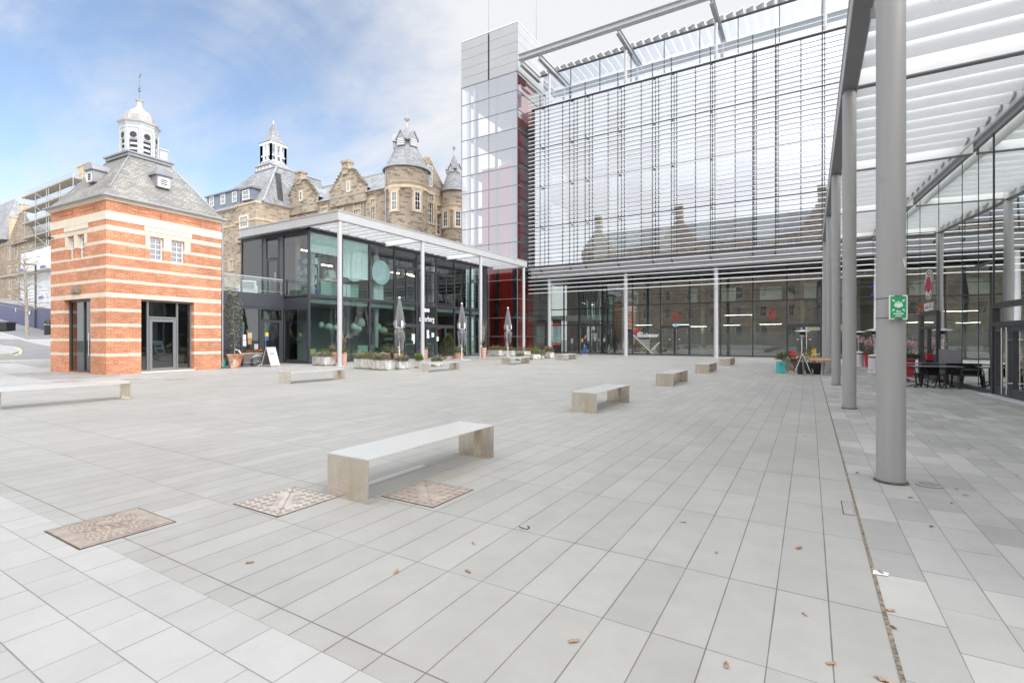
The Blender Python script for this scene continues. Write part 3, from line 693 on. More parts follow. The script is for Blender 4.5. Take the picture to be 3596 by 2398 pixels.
for a,b in((26.16,28.30),(28.52,30.58),(30.80,32.95)):
    f=MB(); md=(a+b)/2
    for p,q in((a,a+.07),(md-.035,md+.035),(b-.07,b)): f.box(EX-.06,EX+.07,p,q,4.2,6.6)
    f.box(EX-.06,EX+.07,a+.07,b-.07,4.2,4.28); f.box(EX-.06,EX+.07,a+.07,b-.07,6.52,6.6)
    wf=sub(f,'opening_window',M['dark'],cafe); 
    for p,q in((a,md),(md,b)):
        mm=MB(); mm.poly([(EX+.02,p,4.25),(EX+.02,q,4.25),(EX+.02,q,6.55),(EX+.02,p,6.55)]); sub(mm,'pane',GC,wf)
ds=[27.09,28.40,29.48,30.62,31.82,33.0]
for a,b in zip(ds,ds[1:]):
    f=MB()
    for p,q in((a+.01,a+.09),(b-.09,b-.01)): f.box(EX-.05,EX+.045,p,q,.03,2.41)
    f.box(EX-.05,EX+.045,a+.09,b-.09,.03,.22); f.box(EX-.05,EX+.045,a+.09,b-.09,2.32,2.41)
    dd=sub(f,'door',M['dark'],cafe)
    mm=MB(); mm.poly([(EX,a+.09,.22),(EX,b-.09,.22),(EX,b-.09,2.32),(EX,a+.09,2.32)]); sub(mm,'pane',GC,dd)
paneX(cafe,EX,26.07,27.09,.09,2.42,GC)
# front (upper storey) y=19
FXs=[-32.0,-29.77,-29.37,-28.1,-27.66,-25.3]
for x in FXs[:-1]:
    mm=MB(); mm.box(x-.05,x+.05,FY-.05,FY+.09,4.05,7.93); sub(mm,'mullion',M['dark'],cafe)
for z0,z1 in((4.03,4.13),(7.80,7.93)):
    mm=MB(); mm.box(-32.05,EX-.05,FY-.04,FY+.08,z0,z1); sub(mm,'transom',M['dark'],cafe)
for a,b,d in((-32,-29.77,1),(-29.77,-29.37,0),(-28.1,-27.66,0),(-27.66,-25.3,1)):
    if d: paneY(cafe,FY,a,b,4.13,7.8,GC)
    else:
        mm=MB(); mm.box(a,b,FY-.02,FY+.05,4.13,7.8); sub(mm,'solid_panel',M['darkpanel'],cafe)
f=MB()
for p,q in((-29.33,-29.22),(-28.24,-28.13)): f.box(p,q,FY-.05,FY+.05,4.13,6.45)
f.box(-29.22,-28.24,FY-.05,FY+.05,4.13,4.3); f.box(-29.22,-28.24,FY-.05,FY+.05,6.35,6.45)
td=sub(f,'terrace_door',M['dark'],cafe); mm=MB(); mm.poly([(-29.22,FY,4.3),(-28.24,FY,4.3),(-28.24,FY,6.35),(-29.22,FY,6.35)]); sub(mm,'pane',GC,td)
mm=MB(); mm.tube([(-28.3,FY-.12,4.7),(-28.3,FY-.12,5.6)],.015,8); sub(mm,'handle',M['chrome'],td)
paneY(cafe,FY,-29.33,-28.13,6.5,7.8,GC)
# lower projecting bay y=19, x -27.6..-25.3
mm=MB(); mm.box(-27.6,EX-.06,FY-.02,FY+.06,3.23,3.93); sub(mm,'spandrel',M['darkpanel'],cafe)
mm=MB(); mm.box(-27.6,EX-.06,FY-.04,FY+.08,.0,.1); mm.box(-27.6,-27.5,FY-.04,FY+.08,.1,3.93); sub(mm,'bay_frame',M['dark'],cafe)
paneY(cafe,FY,-27.5,EX,.1,3.23,GC)
# low west wing with roof terrace, x=-27.6
WX=-27.6
mm=MB(); mm.box(-29.8,WX-.02,11,18.95,3.3,4.02); sub(mm,'terrace_deck',M['mid'],cafe)
mm=MB(); mm.box(WX-.02,WX+.06,11,18.98,3.36,4.13); sub(mm,'fascia',M['darkpanel'],cafe)
mm=MB(); mm.box(WX-.08,WX,11,16.28,0,3.36); sub(mm,'solid_panel',M['darkpanel'],cafe)
for y in(16.34,17.45,18.86):
    mm=MB(); mm.box(WX-.06,WX+.05,y-.06,y+.06,0,3.36); sub(mm,'mullion',M['dark'],cafe)
mm=MB(); mm.box(WX-.05,WX+.04,16.3,17.4,0,.12); sub(mm,'transom',M['dark'],cafe); mm=MB(); mm.box(WX-.05,WX+.04,16.3,18.9,3.2,3.36); sub(mm,'transom',M['dark'],cafe)
paneX(cafe,WX,16.4,17.39,.12,3.2,GC); paneX(cafe,WX,17.51,18.8,2.62,3.2,GC)
f=MB()
for p,q in((17.52,17.66),(18.66,18.79)): f.box(WX-.04,WX+.05,p,q,.03,2.6)
f.box(WX-.04,WX+.05,17.66,18.66,.03,.2); f.box(WX-.04,WX+.05,17.66,18.66,2.45,2.6)
dd=sub(f,'door',M['dark'],cafe); mm=MB(); mm.poly([(WX,17.66,.2),(WX,18.66,.2),(WX,18.66,2.45),(WX,17.66,2.45)]); sub(mm,'pane',GC,dd)
mm=MB(); mm.tube([(WX+.12,17.72,.5),(WX+.12,17.72,2.35)],.02,8); 
for z in(.7,2.1): mm.tube([(WX+.04,17.72,z),(WX+.12,17.72,z)],.012,6)
sub(mm,'handle',M['chrome'],dd)
for y0,y1,z0,z1,mt,nm in((17.75,17.98,1.62,1.85,'yellowp','sticker'),(17.75,17.98,1.38,1.58,'blue','sticker')):
    mm=MB(); mm.box(WX+.004,WX+.008,y0,y1,z0,z1); sub(mm,nm,M[mt],dd)
# balustrade
bal=MB(); bal.box(WX-.03,WX+.05,11,18.9,5.02,5.09); sub(bal,'handrail',M['steel_lt'],cafe)
bal=MB(); bal.box(WX-.01,WX+.03,11,18.9,4.28,4.31); bal.box(WX-.01,WX+.03,11,18.9,4.92,4.95); sub(bal,'balustrade_rail',M['steel_lt'],cafe)
for y in(12.2,14.3,16.35,18.8):
    mm=MB(); mm.box(WX-.03,WX+.04,y-.04,y+.04,4.02,5.02); sub(mm,'balustrade_post',M['mid'],cafe)
for a,b in((11.1,12.1),(12.3,14.2),(14.4,16.25),(16.45,18.75)): paneX(cafe,WX+.035,a,b,4.15,5.0,M['glass_plain'],name='balustrade_pane')
# wing interior
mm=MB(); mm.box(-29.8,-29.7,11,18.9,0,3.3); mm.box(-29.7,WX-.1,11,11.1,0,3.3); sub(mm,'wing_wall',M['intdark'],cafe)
# canopy
KX=-21.9; KY=[18.42,25.16,31.92,38.68]
mm=MB(); mm.box(KX-.06,KX+.17,18.18,38.98,7.87,8.35); mm.box(-30.9,KX-.06,18.18,18.36,7.86,8.34); mm.box(KX-.10,KX+.21,18.14,39.0,8.35,8.40); mm.box(-30.9,KX-.10,18.14,18.42,8.34,8.39); sub(mm,'canopy_fascia',M['steel_lt'],cafe)
mm=MB(); mm.box(EX+.05,KX-.06,38.80,38.98,7.87,8.35); sub(mm,'canopy_fascia',M['steel_lt'],cafe)
for y in KY:
    mm=MB(); mm.lathe([(.19,0),(.19,.02),(.125,.03),(.125,7.87)],20,(KX,y,0)); sub(mm,'canopy_post',M['colwhite'],cafe,smooth=40)
for y in KY[:3]:
    mm=MB(); mm.box(EX+.05,KX-.06,y-.06,y+.06,7.87,8.2); mm.m=1; mm.box(EX+.05,KX-.06,y-.065,y+.065,7.85,7.868); sub(mm,'cross_beam',[M['white'],M['beamgrey']],cafe)
def blade(x0,x1,c=.50,t=.15):
    mb=MB(); n=18; vs=[];fs=[]
    for x in(x0,x1):
        for k in range(n):
            a=2*PI*k/n; vs.append((x,c/2*math.cos(a),t/2*math.sin(a)*(1 if math.sin(a)>0 else .75)))
    for k in range(n): fs.append((k,n+k,n+(k+1)%n,(k+1)%n))
    fs.append(tuple(range(n))); fs.append(tuple(range(2*n-1,n-1,-1)))
    return mb.add(vs,fs)
bl=None
for a,b in zip(KY,KY[1:]):
    for i in range(1,9):
        y=a+(b-a)*i/9
        if bl is None: bl=blade(EX+.12-EX,KX-.1-EX).build('canopy_blade',M['blade'],cafe,smooth=50,loc=(0,y-FY,8.08))
        else: part_copy(bl,(0,y-FY,8.08))
# lettering over the doors
sg=MB()
def oval(mb,X,y,z,ry,rz,n=28,th=.02): mb.ext([(X,y+ry*math.cos(2*PI*i/n),z+rz*math.sin(2*PI*i/n)) for i in range(n)],(th,0,0))
mm=MB(); oval(mm,EX+.03,29.36,3.66,.145,.15); oval(mm,EX+.03,29.68,3.66,.145,.15); sub(mm,'sign_dots',M['signwhite'],cafe)
mm=MB(); mm.box(EX+.012,EX+.02,28.46,30.62,2.60,3.92); sub(mm,'sign_panel',M['black'],cafe)
text('sign_lettering','söderberg'.replace('ö','o'),.62,M['signwhite'],cafe,frameM((EX+.03+25.3,29.53-19,2.98),(0,.78,0),(0,0,1))@Matrix.Diagonal((.68,1,1,1)),.006,.02)
# things hung in the windows
for y,z,r,w in((22.5,5.97,.78,'behind the glass over the drawn blind'),(24.88,6.04,.84,'hanging in the clear pane beside the opening windows')):
    mm=MB(); oval(mm,EX-.14,y,z,r,r,48,.04); tag(mm.build('hanging_disc',M['disc']),'large pale blue disc '+w+' of the pavilion','disc','pale discs in the pavilion windows')
for y0,y1,z0 in((19.12,21.38,6.64),(21.5,23.68,5.40)):
    mm=MB(); mm.box(EX-.10,EX-.085,y0,y1,z0,7.8); mm.tube([(EX-.09,y0,z0),(EX-.09,y1,z0)],.018,6); sub(mm,'roller_blind',M['blind'],cafe,smooth=40)
# upper floor column and clutter
mm=MB(); mm.tube([(-25.75,19.6,4.02),(-25.75,19.6,7.9)],.16,16); mm.tube([(-28.2,20.4,4.02),(-28.2,20.4,7.9)],.16,16); mm.tube([(-26.2,25.2,0.02),(-26.2,25.2,7.9)],.16,16);mm.tube([(-26.2,31.4,4.02),(-26.2,31.4,7.9)],.16,16); sub(mm,'inner_column',M['colwhite'],cafe,smooth=40)
sh=thing('metal_shelving','steel rack of kitchen boxes behind the corner glass upstairs','shelving',(-27.1,19.55,4.02))
for x in(0,1.35):
    for y in(0,.5): MB().tube([(x,y,0),(x,y,2.45)],.022,6).build('upright',M['chrome'],sh)
for z in(.12,.75,1.35,2.0):
    b=MB(); b.box(-.02,1.37,-.02,.52,z-.015,z+.015); b.build('shelf',M['chrome'],sh)
bx=[(.1,.14,.35,.3,'paleblue'),(.62,.14,.55,.42,'paper'),(.08,.77,.6,.38,'paleblue'),(.75,.77,.5,.3,'mint'),(.1,1.37,.4,.3,'paleblue'),(.6,1.37,.65,.42,'paleblue'),(.45,2.02,.55,.3,'paleblue'),(1.0,.14,.3,.32,'blue'),(.02,2.02,.3,.34,'blue'),(.95,2.02,.4,.36,'paper')]
names={'paleblue':'pale blue','paper':'white','mint':'mint green','blue':'bright blue'}
lv={.14:'bottom shelf',.77:'second shelf',1.37:'third shelf',2.02:'top shelf'}
for i,(x,z,wd,h,mt) in enumerate(bx):
    b=MB(); b.box(x,x+wd,.06,.46,z,z+h*.86); b.box(x-.012,x+wd+.012,.048,.472,z+h*.86,z+h)
    b.v=[v+Vector((-27.1,19.55,4.02)) for v in b.v]
    side='left' if x<.4 else ('right' if x>.85 else 'middle')
    tag(b.build('storage_box',M[mt]),f'{names[mt]} lidded tub at the {side} of the {lv[z]} of the steel rack','box','tubs on the upstairs rack')
ct=thing('counter','pale work counter upstairs behind the pavilion glass under the blind','counter',(-26.6,20.6,4.02))
b=MB(); b.box(-.7,.4,0,3.0,0,1.05); b.build('body',M['mint'],ct); b=MB(); b.box(-.75,.45,-.05,3.05,1.05,1.11); b.build('worktop',M['woodpale'],ct)
mc=thing('dough_machine','white kitchen machine with sloping hood on the upstairs counter','machine',(-26.4,20.75,5.13))
b=MB(); b.ext([(0,-.1,0),(0,.75,0),(0,.72,.18),(0,-.1,.14)],(.5,0,0)); b.build('base',M['paper'],mc)
b=MB(); b.ext([(0,.3,.15),(0,.8,.05),(0,.68,.66),(0,.38,.70),(0,.2,.5)],(.5,0,0)); b.build('hood',M['paper'],mc)
for i in range(3):
    b=MB(); y=21.6+i*.34; b.T=Matrix.Translation((-25.9,y,4.05)); b.ext([(-.25,-.15,0),(.25,-.15,0),(.25,.15,0),(-.25,.15,0)],(0,0,.86)); b.box(-.27,.27,-.165,.165,.86,.92)
    tag(b.build('flour_bin',M['paper']),['tall white bin nearest the pavilion corner in the upstairs row of bins','tall white bin in the middle of the upstairs row','tall white bin at the far end of the upstairs row'][i],'bin','white bins upstairs')
b=thing('white_cabinet','pale upright cabinet upstairs below the free hanging disc','cabinet',(-26.2,24.7,4.03))
k=MB(); k.box(-.3,.3,0,.9,.05,1.45); k.build('body',M['paper'],b); k=MB(); k.box(.3,.315,.03,.435,.09,1.41); k.build('door',M['paper'],b); k=MB(); k.box(.3,.315,.465,.87,.09,1.41); k.build('door',M['paper'],b)
# warm strip lamps upstairs
for i,(y,z,x) in enumerate(((20.2,7.0,-27.0),(22.0,6.35,-27.4),(27.9,6.5,-27.0),(29.4,6.55,-27.0),(30.3,6.55,-27.4))):
    a=thing('strip_lamp',['warm strip lamp upstairs beside the white corner column','warm strip lamp over the upstairs counter','warm strip lamp behind the nearest opening window','warm strip lamp behind the middle opening window','warm strip lamp at the back of the middle opening window'][i],'lamp',(x,y,z),0,'warm strip lamps upstairs')
    b=MB(); b.box(-.06,.06,-.45,.45,0,.05); b.build('housing',M['mid'],a); b=MB(); b.tube([(0,-.42,-.03),(0,.42,-.03)],.035,8); b.build('lamp_tube',M['warmlamp'],a)
    b=MB(); b.tube([(0,0,.05),(0,0,7.95-z)],.008,5); b.build('hanger',M['dark'],a)
# paper lanterns downstairs
r5=zoomf((1200,900,1900,1400),2195); r4=zoomf((700,800,1300,1400),1568)
lan=[(r5(130,775),.24,.26),(r5(215,730),.26,.34),(r5(165,795),.36,.27),(r5(405,778),.22,.26),(r5(455,815),.34,.25),(r4(1122,890),.19,.21),(r4(1190,905),.27,.22),(r4(1250,915),.24,.2)]
words=['half hidden behind the two others in the second pane','egg shaped, highest of the second pane cluster','wide, lowest of the second pane cluster','small and pointed in the third pane','wide and lowest in the third pane','small and upright in the pane beside the corner','wide, behind the small one beside the corner','partly behind the canopy post beside the corner']
for i,((px,py),rx,rz) in enumerate(lan):
    X=-26.5-.25*(i%3); y,z=onX(px,py,X)
    a=thing('paper_lantern','pale green paper lantern, '+words[i]+' downstairs','lantern',(X,y,z),0,'paper lanterns in the cafe')
    b=MB(); b.lathe([(max(.02,rx*math.sin(PI*j/10)*(1-.18*math.cos(PI*j/10)*-1)),-rz*math.cos(PI*j/10)) for j in range(11)],18,cap=False); b.build('shade',M['paper_lamp'],a,smooth=60)
    b=MB(); b.tube([(0,0,rz),(0,0,3.6-z)],.006,5); b.build('cord',M['dark'],a)
# cafe chairs, tables, banquette
def make_chair(lab,seatm,legm,loc,rz,grp,wire=True):
    t=thing('chair',lab,'chair',loc,rz,grp)
    b=MB(); b.box(-.21,.21,-.2,.2,.43,.46); b.build('seat',seatm,t)
    b=MB(); b.add([(-.2,.2,.52),(.2,.2,.52),(.2,.28,.84),(-.2,.28,.84),(-.2,.22,.52),(.2,.22,.52),(.2,.3,.84),(-.2,.3,.84)],[(0,1,2,3),(7,6,5,4),(0,4,5,1),(1,5,6,2),(2,6,7,3),(3,7,4,0)]); b.build('backrest',seatm,t)
    for x in(-.19,.19):
        b=MB(); b.tube([(x,-.18,.43),(x*1.1,-.22,0)],.012,6); b.build('leg',legm,t)
        b=MB(); b.tube([(x,.3,.82),(x,.2,.45),(x*1.1,.24,0)],.012,6); b.build('leg',legm,t)
    return t
ch0=make_chair('lime seated cafe chair with thin steel legs just inside the second pane','lime' and M['lime'],M['chrome'],(-26.0,22.3,.02),2.2,'lime chairs in the cafe')
for loc,rz,lab in(((-26.3,23.3,.02),-.7,'lime seated cafe chair nearest the mullion between second and third panes'),((-26.0,19.9,.02),1.2,'lime seated cafe chair right in the glass corner of the pavilion'),((-26.2,21.0,.02),3.6,'lime seated cafe chair behind the canopy post nearest the corner'),((-26.9,24.9,.02),.4,'lime seated cafe chair in front of the mint banquette')):
    copy_tree(ch0,None,loc,rz,lab)
bq=thing('banquette','mint green upholstered bench inside the third cafe pane','banquette',(-26.4,24.0,.02))
b=MB(); b.box(-.3,.0,0,1.7,0,.45); b.build('seat',M['mint'],bq); b=MB(); b.box(-.38,-.3,0,1.7,0,1.0); b.build('backrest',M['mint'],bq)
for i,(x,y,l) in enumerate(((-25.9,24.6,'small round black cafe table beside the mint banquette'),(-26.4,20.4,'small round black cafe table in the glass corner'))):
    a=thing('cafe_table',l,'table',(x,y,.02),0,'round cafe tables'); b=MB(); b.cyl((0,0),.34,.72,.75); b.build('tabletop',M['dark'],a); b=MB(); b.lathe([(.22,0),(.22,.02),(.03,.04),(.03,.72)],16); b.build('pedestal',M['dark'],a)
bc=thing('service_bar','dark service bar with bottles inside the pavilion doors','bar counter',(-27.4,28.2,.02))
b=MB(); b.box(-.4,.2,0,4.2,0,1.0); b.build('front',M['mid'],bc); b=MB(); b.box(-.45,.25,-.05,4.25,1.0,1.05); b.build('worktop',M['paper'],bc)
sv=thing('bottle_shelf','lit shelf of bottles and jars on the wall behind the bar','shelf',(-28.6,28.4,1.4))
for z in(0,.45,.9): b=MB(); b.box(-.15,.15,0,4,z-.02,z); b.build('shelf',M['woodpale'],sv)
for k in range(3):
    b=MB()
    for i in range(22):
        y=.1+i*.175; h=rng.uniform(.12,.3); b.lathe([(.04,0),(.04,h*.6),(.015,h*.75),(.015,h)],6,(0,y,k*.45))
    o=b.build('bottles',[M['paper'],M['yellowp'],M['dirred']][k],sv)
# notices stuck in the panes by the wing door, and on the cafe doors
def noticeX(X,y0,y1,z0,z1,mt,lab,name='paper_notice',grp=None,th=.006):
    b=MB(); b.box(X,X+th,y0,y1,z0,z1); b.m=1
    for k in range(3):
        zz=z1-(z1-z0)*(.25+.22*k); b.box(X+th,X+th+.001,y0+(y1-y0)*.2,y1-(y1-y0)*.2,zz-.008,zz)
    return tag(b.build(name,[M[mt],M['mid']]),lab,'notice',grp)
q=zoomf((800,1160,1010,1310),2195)
def nX(x0,y0,x1,y1,mt,lab,grp='notices by the wing door'):
    a=onX(*q(x0,y0),WX+.02); b=onX(*q(x1,y1),WX+.02); noticeX(WX+.012,min(a[0],b[0]),max(a[0],b[0]),min(a[1],b[1]),max(a[1],b[1]),mt,lab,'paper_notice',grp)
nX(540,155,672,355,'paper','white menu sheet, upper of the pair in the wing window')
nX(540,370,680,575,'paper','white menu sheet, lower of the pair in the wing window')
nX(730,85,890,290,'woodpale','tan framed menu, upper of the two tan cards in the wing window')
nX(735,310,870,510,'wood','brown framed menu, lower of the two tan cards in the wing window')
nX(975,500,1115,690,'vinylgrey','grey clipboard hanging in the wing window above the cart flowers')
a=MB(); a.box(-28.4,-28.38,16.3,16.95,1.55,2.45); tag(a.build('poster',M['mint']),'turquoise poster hanging inside the wing window','poster')
for i,(x0,y0,x1,y1) in enumerate(((772,855,805,928),(788,928,805,962),(938,812,962,862),(938,865,965,902),(990,842,1018,890),(1045,886,1068,934))):
    p=onX(*r5(x0,y1),EX+.06); s_=onX(*r5(x1,y0),EX+.06)
    noticeX(EX+.052,p[0],s_[0],p[1],s_[1],'paper','white notice '+['with a blue stripe on the first cafe door','small one below the striped notice on the first cafe door','upper one on the third cafe door','lower one on the third cafe door','greyish one beside the pair on the third cafe door','tall one on the fourth cafe door'][i],'paper_notice','notices on the cafe doors')
# terrace furniture
def lounge(lab,x,y,rz):
    t=thing('lounge_chair',lab,'chair',(x,y,4.02),rz,'white chairs on the terrace')
    b=MB(); b.box(-.4,.4,-.4,.4,.12,.42); b.build('seat',M['paper'],t)
    b=MB(); b.ext([(-.42,.3,.1),(-.42,.42,.1),(-.42,.52,.84),(-.42,.42,.86)],(.84,0,0)); b.build('backrest',M['paper'],t)
    b=MB(); 
    for i in range(4): b.box(-.3,.3,.515+.0,.53,.42+i*.1,.46+i*.1)
    b.build('slot',M['mid'],t)
    b=MB(); b.box(-.5,-.42,-.4,.42,.0,.58); b.build('armrest',M['paper'],t); b=MB(); b.box(.42,.5,-.4,.42,.0,.58); b.build('armrest',M['paper'],t)
lounge('white slatted lounge chair on the terrace nearest the brick lodge',-28.4,15.1,R_(-70))
lounge('white slatted lounge chair on the terrace nearest the glass storey',-28.5,17.2,R_(-110))
t=thing('table_lamp','white conical lamp on the terrace behind the balustrade','lamp',(-28.2,15.0,4.9)); b=MB(); b.lathe([(.02,0),(.02,.12),(.15,.12),(.05,.32),(.0,.33)],14); b.build('shade',M['paper'],t); b=MB(); b.tube([(0,0,-.9),(0,0,.1)],.02,6); b.build('stem',M['paper'],t)
# ================================================================ glass lift tower
TX0,TX1,TY0,TY1=-30.25,-23.7,40.66,48.0
tower=thing('lift_tower','tall glass lift tower with red shaft and silver clad top','tower',(TX0,TY0,0))
ZC=26.75; ZT=31.35
m=MB(); m.box(TX0,TX1,TY0,TY1,ZC,ZT); sub(m,'cladding_core',M['clad'],tower)
# cladding panels with open joints
for a,b in((TX0,-27.02),(-26.84,TX1)):
    for i in range(5):
        z0=ZC+i*(ZT-ZC)/5; m=MB(); m.box(a+.01,b-.01,TY0-.05,TY0-.001,z0+.012,z0+(ZT-ZC)/5-.012); sub(m,'cladding_panel',M['clad'],tower)
for i in range(5):
    z0=ZC+i*(ZT-ZC)/5; m=MB(); m.box(TX1+.001,TX1+.05,TY0+.0,TY1,z0+.012,z0+(ZT-ZC)/5-.012); sub(m,'cladding_panel',M['clad'],tower)
m=MB(); m.box(-27.0,-26.86,TY0-.03,TY0-.001,ZC+.0,ZT-.15); sub(m,'dark_slot',M['black'],tower)
m=MB(); m.box(TX0-.03,TX1+.08,TY0-.08,TY1,ZT,ZT+.08); sub(m,'coping',M['white'],tower)
for x,y,h in((-27.3,41.2,36.2),(-24.1,45.2,36.5)):
    m=MB(); m.tube([(x,y,ZT),(x,y,h)],[.03,.012],6); sub(m,'aerial_mast',M['mid'],tower)
nz=15; zs=[ZC-1.79*i for i in range(nz)]+[0]
for a,b in zip(zs,zs[1:]):
    for x0,x1 in((TX0,-26.93),(-26.93,TX1)): paneY(tower,TY0,x0+.02,x1-.02,b+.02,a-.02,M['glass_tower'] if a>9 else M['glass_cafe'])
for z in zs[:-1]:
    m=MB(); m.box(TX0,TX1+.02,TY0-.03,TY0+.06,z-.035,z+.035); sub(m,'transom',M['mid'],tower); m=MB(); m.box(TX1-.06,TX1+.03,TY0+.06,TY1,z-.035,z+.035); sub(m,'transom',M['mid'],tower)
for a,b in zip(zs,zs[1:]): paneX(tower,TX1,TY0+.06,TY1,b+.02,a-.02,M['glass_ground'])
for x in(TX0+.03,-26.93,TX1-.02):
    m=MB(); m.box(x-.03,x+.03,TY0-.025,TY0+.05,0,ZC); sub(m,'mullion',M['mid'],tower)
for i in range(1,8):
    z=i*3.6+.2; m=MB(); m.box(TX0+.2,TX1-.15,TY0+.9,TY1,z-.12,z+.08); sub(m,'floor_slab',M['concrete_soft'],tower)
m=MB(); m.box(TX0+.2,TX1-.2,TY1-.1,TY1,0,ZC); sub(m,'rear_wall',M['ceil'],tower)
for x0,x1 in((-28.25,-26.6),(-26.25,-24.75)):
    m=MB(); m.box(x0,x1,TY0+.75,TY0+2.9,0,18.4); 
    for z in(3.8,7.4,11.0,14.6): m.box(x0-.04,x1+.04,TY0+.7,TY0+2.95,z-.3,z)
    for x in(x0+.3,x1-.3): m.box(x-.04,x+.04,TY0+.67,TY0+.75,0,18.3)
    sub(m,'lift_shaft',M['red'],tower)
for x in(-28.75,-26.43,-24.45):
    m=MB(); m.box(x-.12,x+.12,TY0+.5,TY0+.66,0,ZC); sub(m,'shaft_frame',M['dark'],tower)
m=MB(); m.box(TX1-.5,TX1-.3,TY0+.9,TY1-3.6,0,ZC); sub(m,'side_panel',M['red'],tower)
for x in(TX0+.5,TX0+1.35):
    m=MB(); m.box(x-.22,x+.12,TY0+.5,TY0+.8,0,ZC-.1); sub(m,'white_post',M['white'],tower)

# ================================================================ office building
OY=41.75; OX0=-22.75; OX1=9.2
off=thing('office_building','long glass office building screened by rows of horizontal metal tubes','office',(OX0,OY,0))
FLZ=[8.22,12.0,15.75,19.5,23.25]; TOPZ=27.25
m=MB(); m.box(OX0,OX1,OY+8,OY+8.2,0,TOPZ); m.box(OX1-.1,OX1,OY,OY+8,0,TOPZ); sub(m,'rear_wall',M['concrete_soft'],off)
for z in FLZ:
    m=MB(); m.box(OX0+.15,OX1-.1,OY+.25,OY+8,z-.45,z); sub(m,'floor_slab',M['ceil'],off)
m=MB(); m.box(OX0,OX1,OY-.10,OY+.22,7.60,8.22); m.box(OX0,OX1,OY-.2,OY+.2,7.12,7.55); sub(m,'fascia',M['mid'],off)
m=MB(); m.box(OX0,OX1,OY-.16,OY+.3,8.22,8.32); m.box(OX0,OX1,OY-.17,OY+.2,7.55,7.60); sub(m,'fascia_trim',M['dark'],off)
m=MB(); m.box(-24.0,OX1,OY+.2,OY+8,7.25,7.40); sub(m,'soffit',M['darkpanel'],off)
xs=[OX0+.3+1.46*i for i in range(22)]; xs=[x for x in xs if x<OX1-.6]+[OX1-.12]
for x in xs:
    m=MB(); m.box(x-.03,x+.03,OY-.03,OY+.10,8.32,FLZ[4]); sub(m,'mullion',M['dark'],off)
m=MB(); m.poly([(OX0,OY,8.3),(OX0,OY+8,8.3),(OX0,OY+8,23.3),(OX0,OY,23.3)]); sub(m,'side_pane',M['glass_office'],off)
rg=random.Random(21)
panes=[]
for fl in range(4):
    z0,z1=FLZ[fl]+(.1 if fl==0 else .0),FLZ[fl+1]-.02
    m=MB(); m.box(OX0,OX1,OY-.03,OY+.09,z1-.04,z1+.04); sub(m,'transom',M['dark'],off)
    for a,b in zip(xs,xs[1:]):
        paneY(off,OY,a,b,z0,z1,M['glass_office'])
        if fl==3: d=1.0 if rg.random()<.8 else rg.choice((.5,.75))
        elif fl==2: d=rg.choice((0,.3,.45,.45,1,1,.75))
        elif fl==1: d=rg.choice((0,0,.2,.45,.6,.9))
        else: d=rg.choice((.55,.95,.95,.7,.3,.95,0))
        if d>0:
            m=MB(); m.box(a+.06,b-.06,OY+.17,OY+.185,z1-.2-(z1-z0-.35)*d,z1-.2); m.tube([(a+.06,OY+.18,z1-.22-(z1-z0-.35)*d),(b-.06,OY+.18,z1-.22-(z1-z0-.35)*d)],.025,6); sub(m,'roller_blind',M['blind'],off)
# desks and kit glimpsed on the lowest office floor
m=MB(); m.box(OX0+.4,OX1-.5,OY+1.6,OY+2.4,FLZ[0]+.7,FLZ[0]+.74); m.box(-3,6,OY+3.5,OY+3.6,FLZ[0],FLZ[0]+1.7); sub(m,'inner_partition',M['tan'],off)
# top glass storey
for i in range(0,len(xs)-1,2):
    a=xs[i]; b=xs[min(i+2,len(xs)-1)]
    paneY(off,OY+1.85,a,b,FLZ[4]+.05,TOPZ-.05,M['glass_top'])
    m=MB(); m.box(b-.03,b+.03,OY+1.8,OY+1.93,FLZ[4],TOPZ); sub(m,'mullion',M['dark'],off)
m=MB(); m.box(OX0,OX1,OY+1.77,OY+1.95,TOPZ-.06,TOPZ+.06); m.box(OX0,OX1,OY-.1,OY+1.95,FLZ[4]-.08,FLZ[4]); sub(m,'roof_trim',M['dark'],off)
rb=None; n=0; x=OX0+.3
while x<OX1:
    if rb is None:
        b=MB(); b.add([(-.26,-.35,-.05),(.26,-.35,.13),(.26,3.2,.13),(-.26,3.2,-.05),(-.26,-.35,-.01),(.26,-.35,.19),(.26,3.2,.19),(-.26,3.2,-.01)],[(0,3,2,1),(4,5,6,7),(0,1,5,4),(1,2,6,5),(2,3,7,6),(3,0,4,7)])
        rb=b.build('roof_blade',M['white'],off,loc=(x-OX0,.80+1.0,TOPZ+.22))
    else: part_copy(rb,(x-OX0,1.8,TOPZ+.22))
    x+=.735
# columns (42 m line) rising to the roof trellis
CXs=[-21.0,-13.65,-6.35,.92,8.2]
for x in CXs:
    m=MB(); m.lathe([(.22,0),(.22,.02),(.165,.03),(.165,7.3)],24,(x,42.0,0)); m.lathe([(.14,7.3),(.14,26.3)],20,(x,42.0,0)); sub(m,'column',M['colwhite'],off,smooth=40)
m=MB(); m.box(-22.95,OX1,39.62,39.75,27.05,27.45); m.box(-22.95,OX1,39.42,39.95,27.45,27.50); m.box(-22.95,OX1,39.42,39.95,27.0,27.05); sub(m,'trellis_beam',M['steel_lt'],off)
for x in [-22.9]+CXs:
    m=MB(); m.box(x-.06,x+.06,39.95,43.6,26.75,27.15); m.box(x-.16,x+.16,39.95,43.6,27.15,27.19); m.m=1; m.box(x-.16,x+.16,39.95,43.6,26.70,26.75); sub(m,'trellis_rafter',[M['steel_lt'],M['beamgrey']],off)
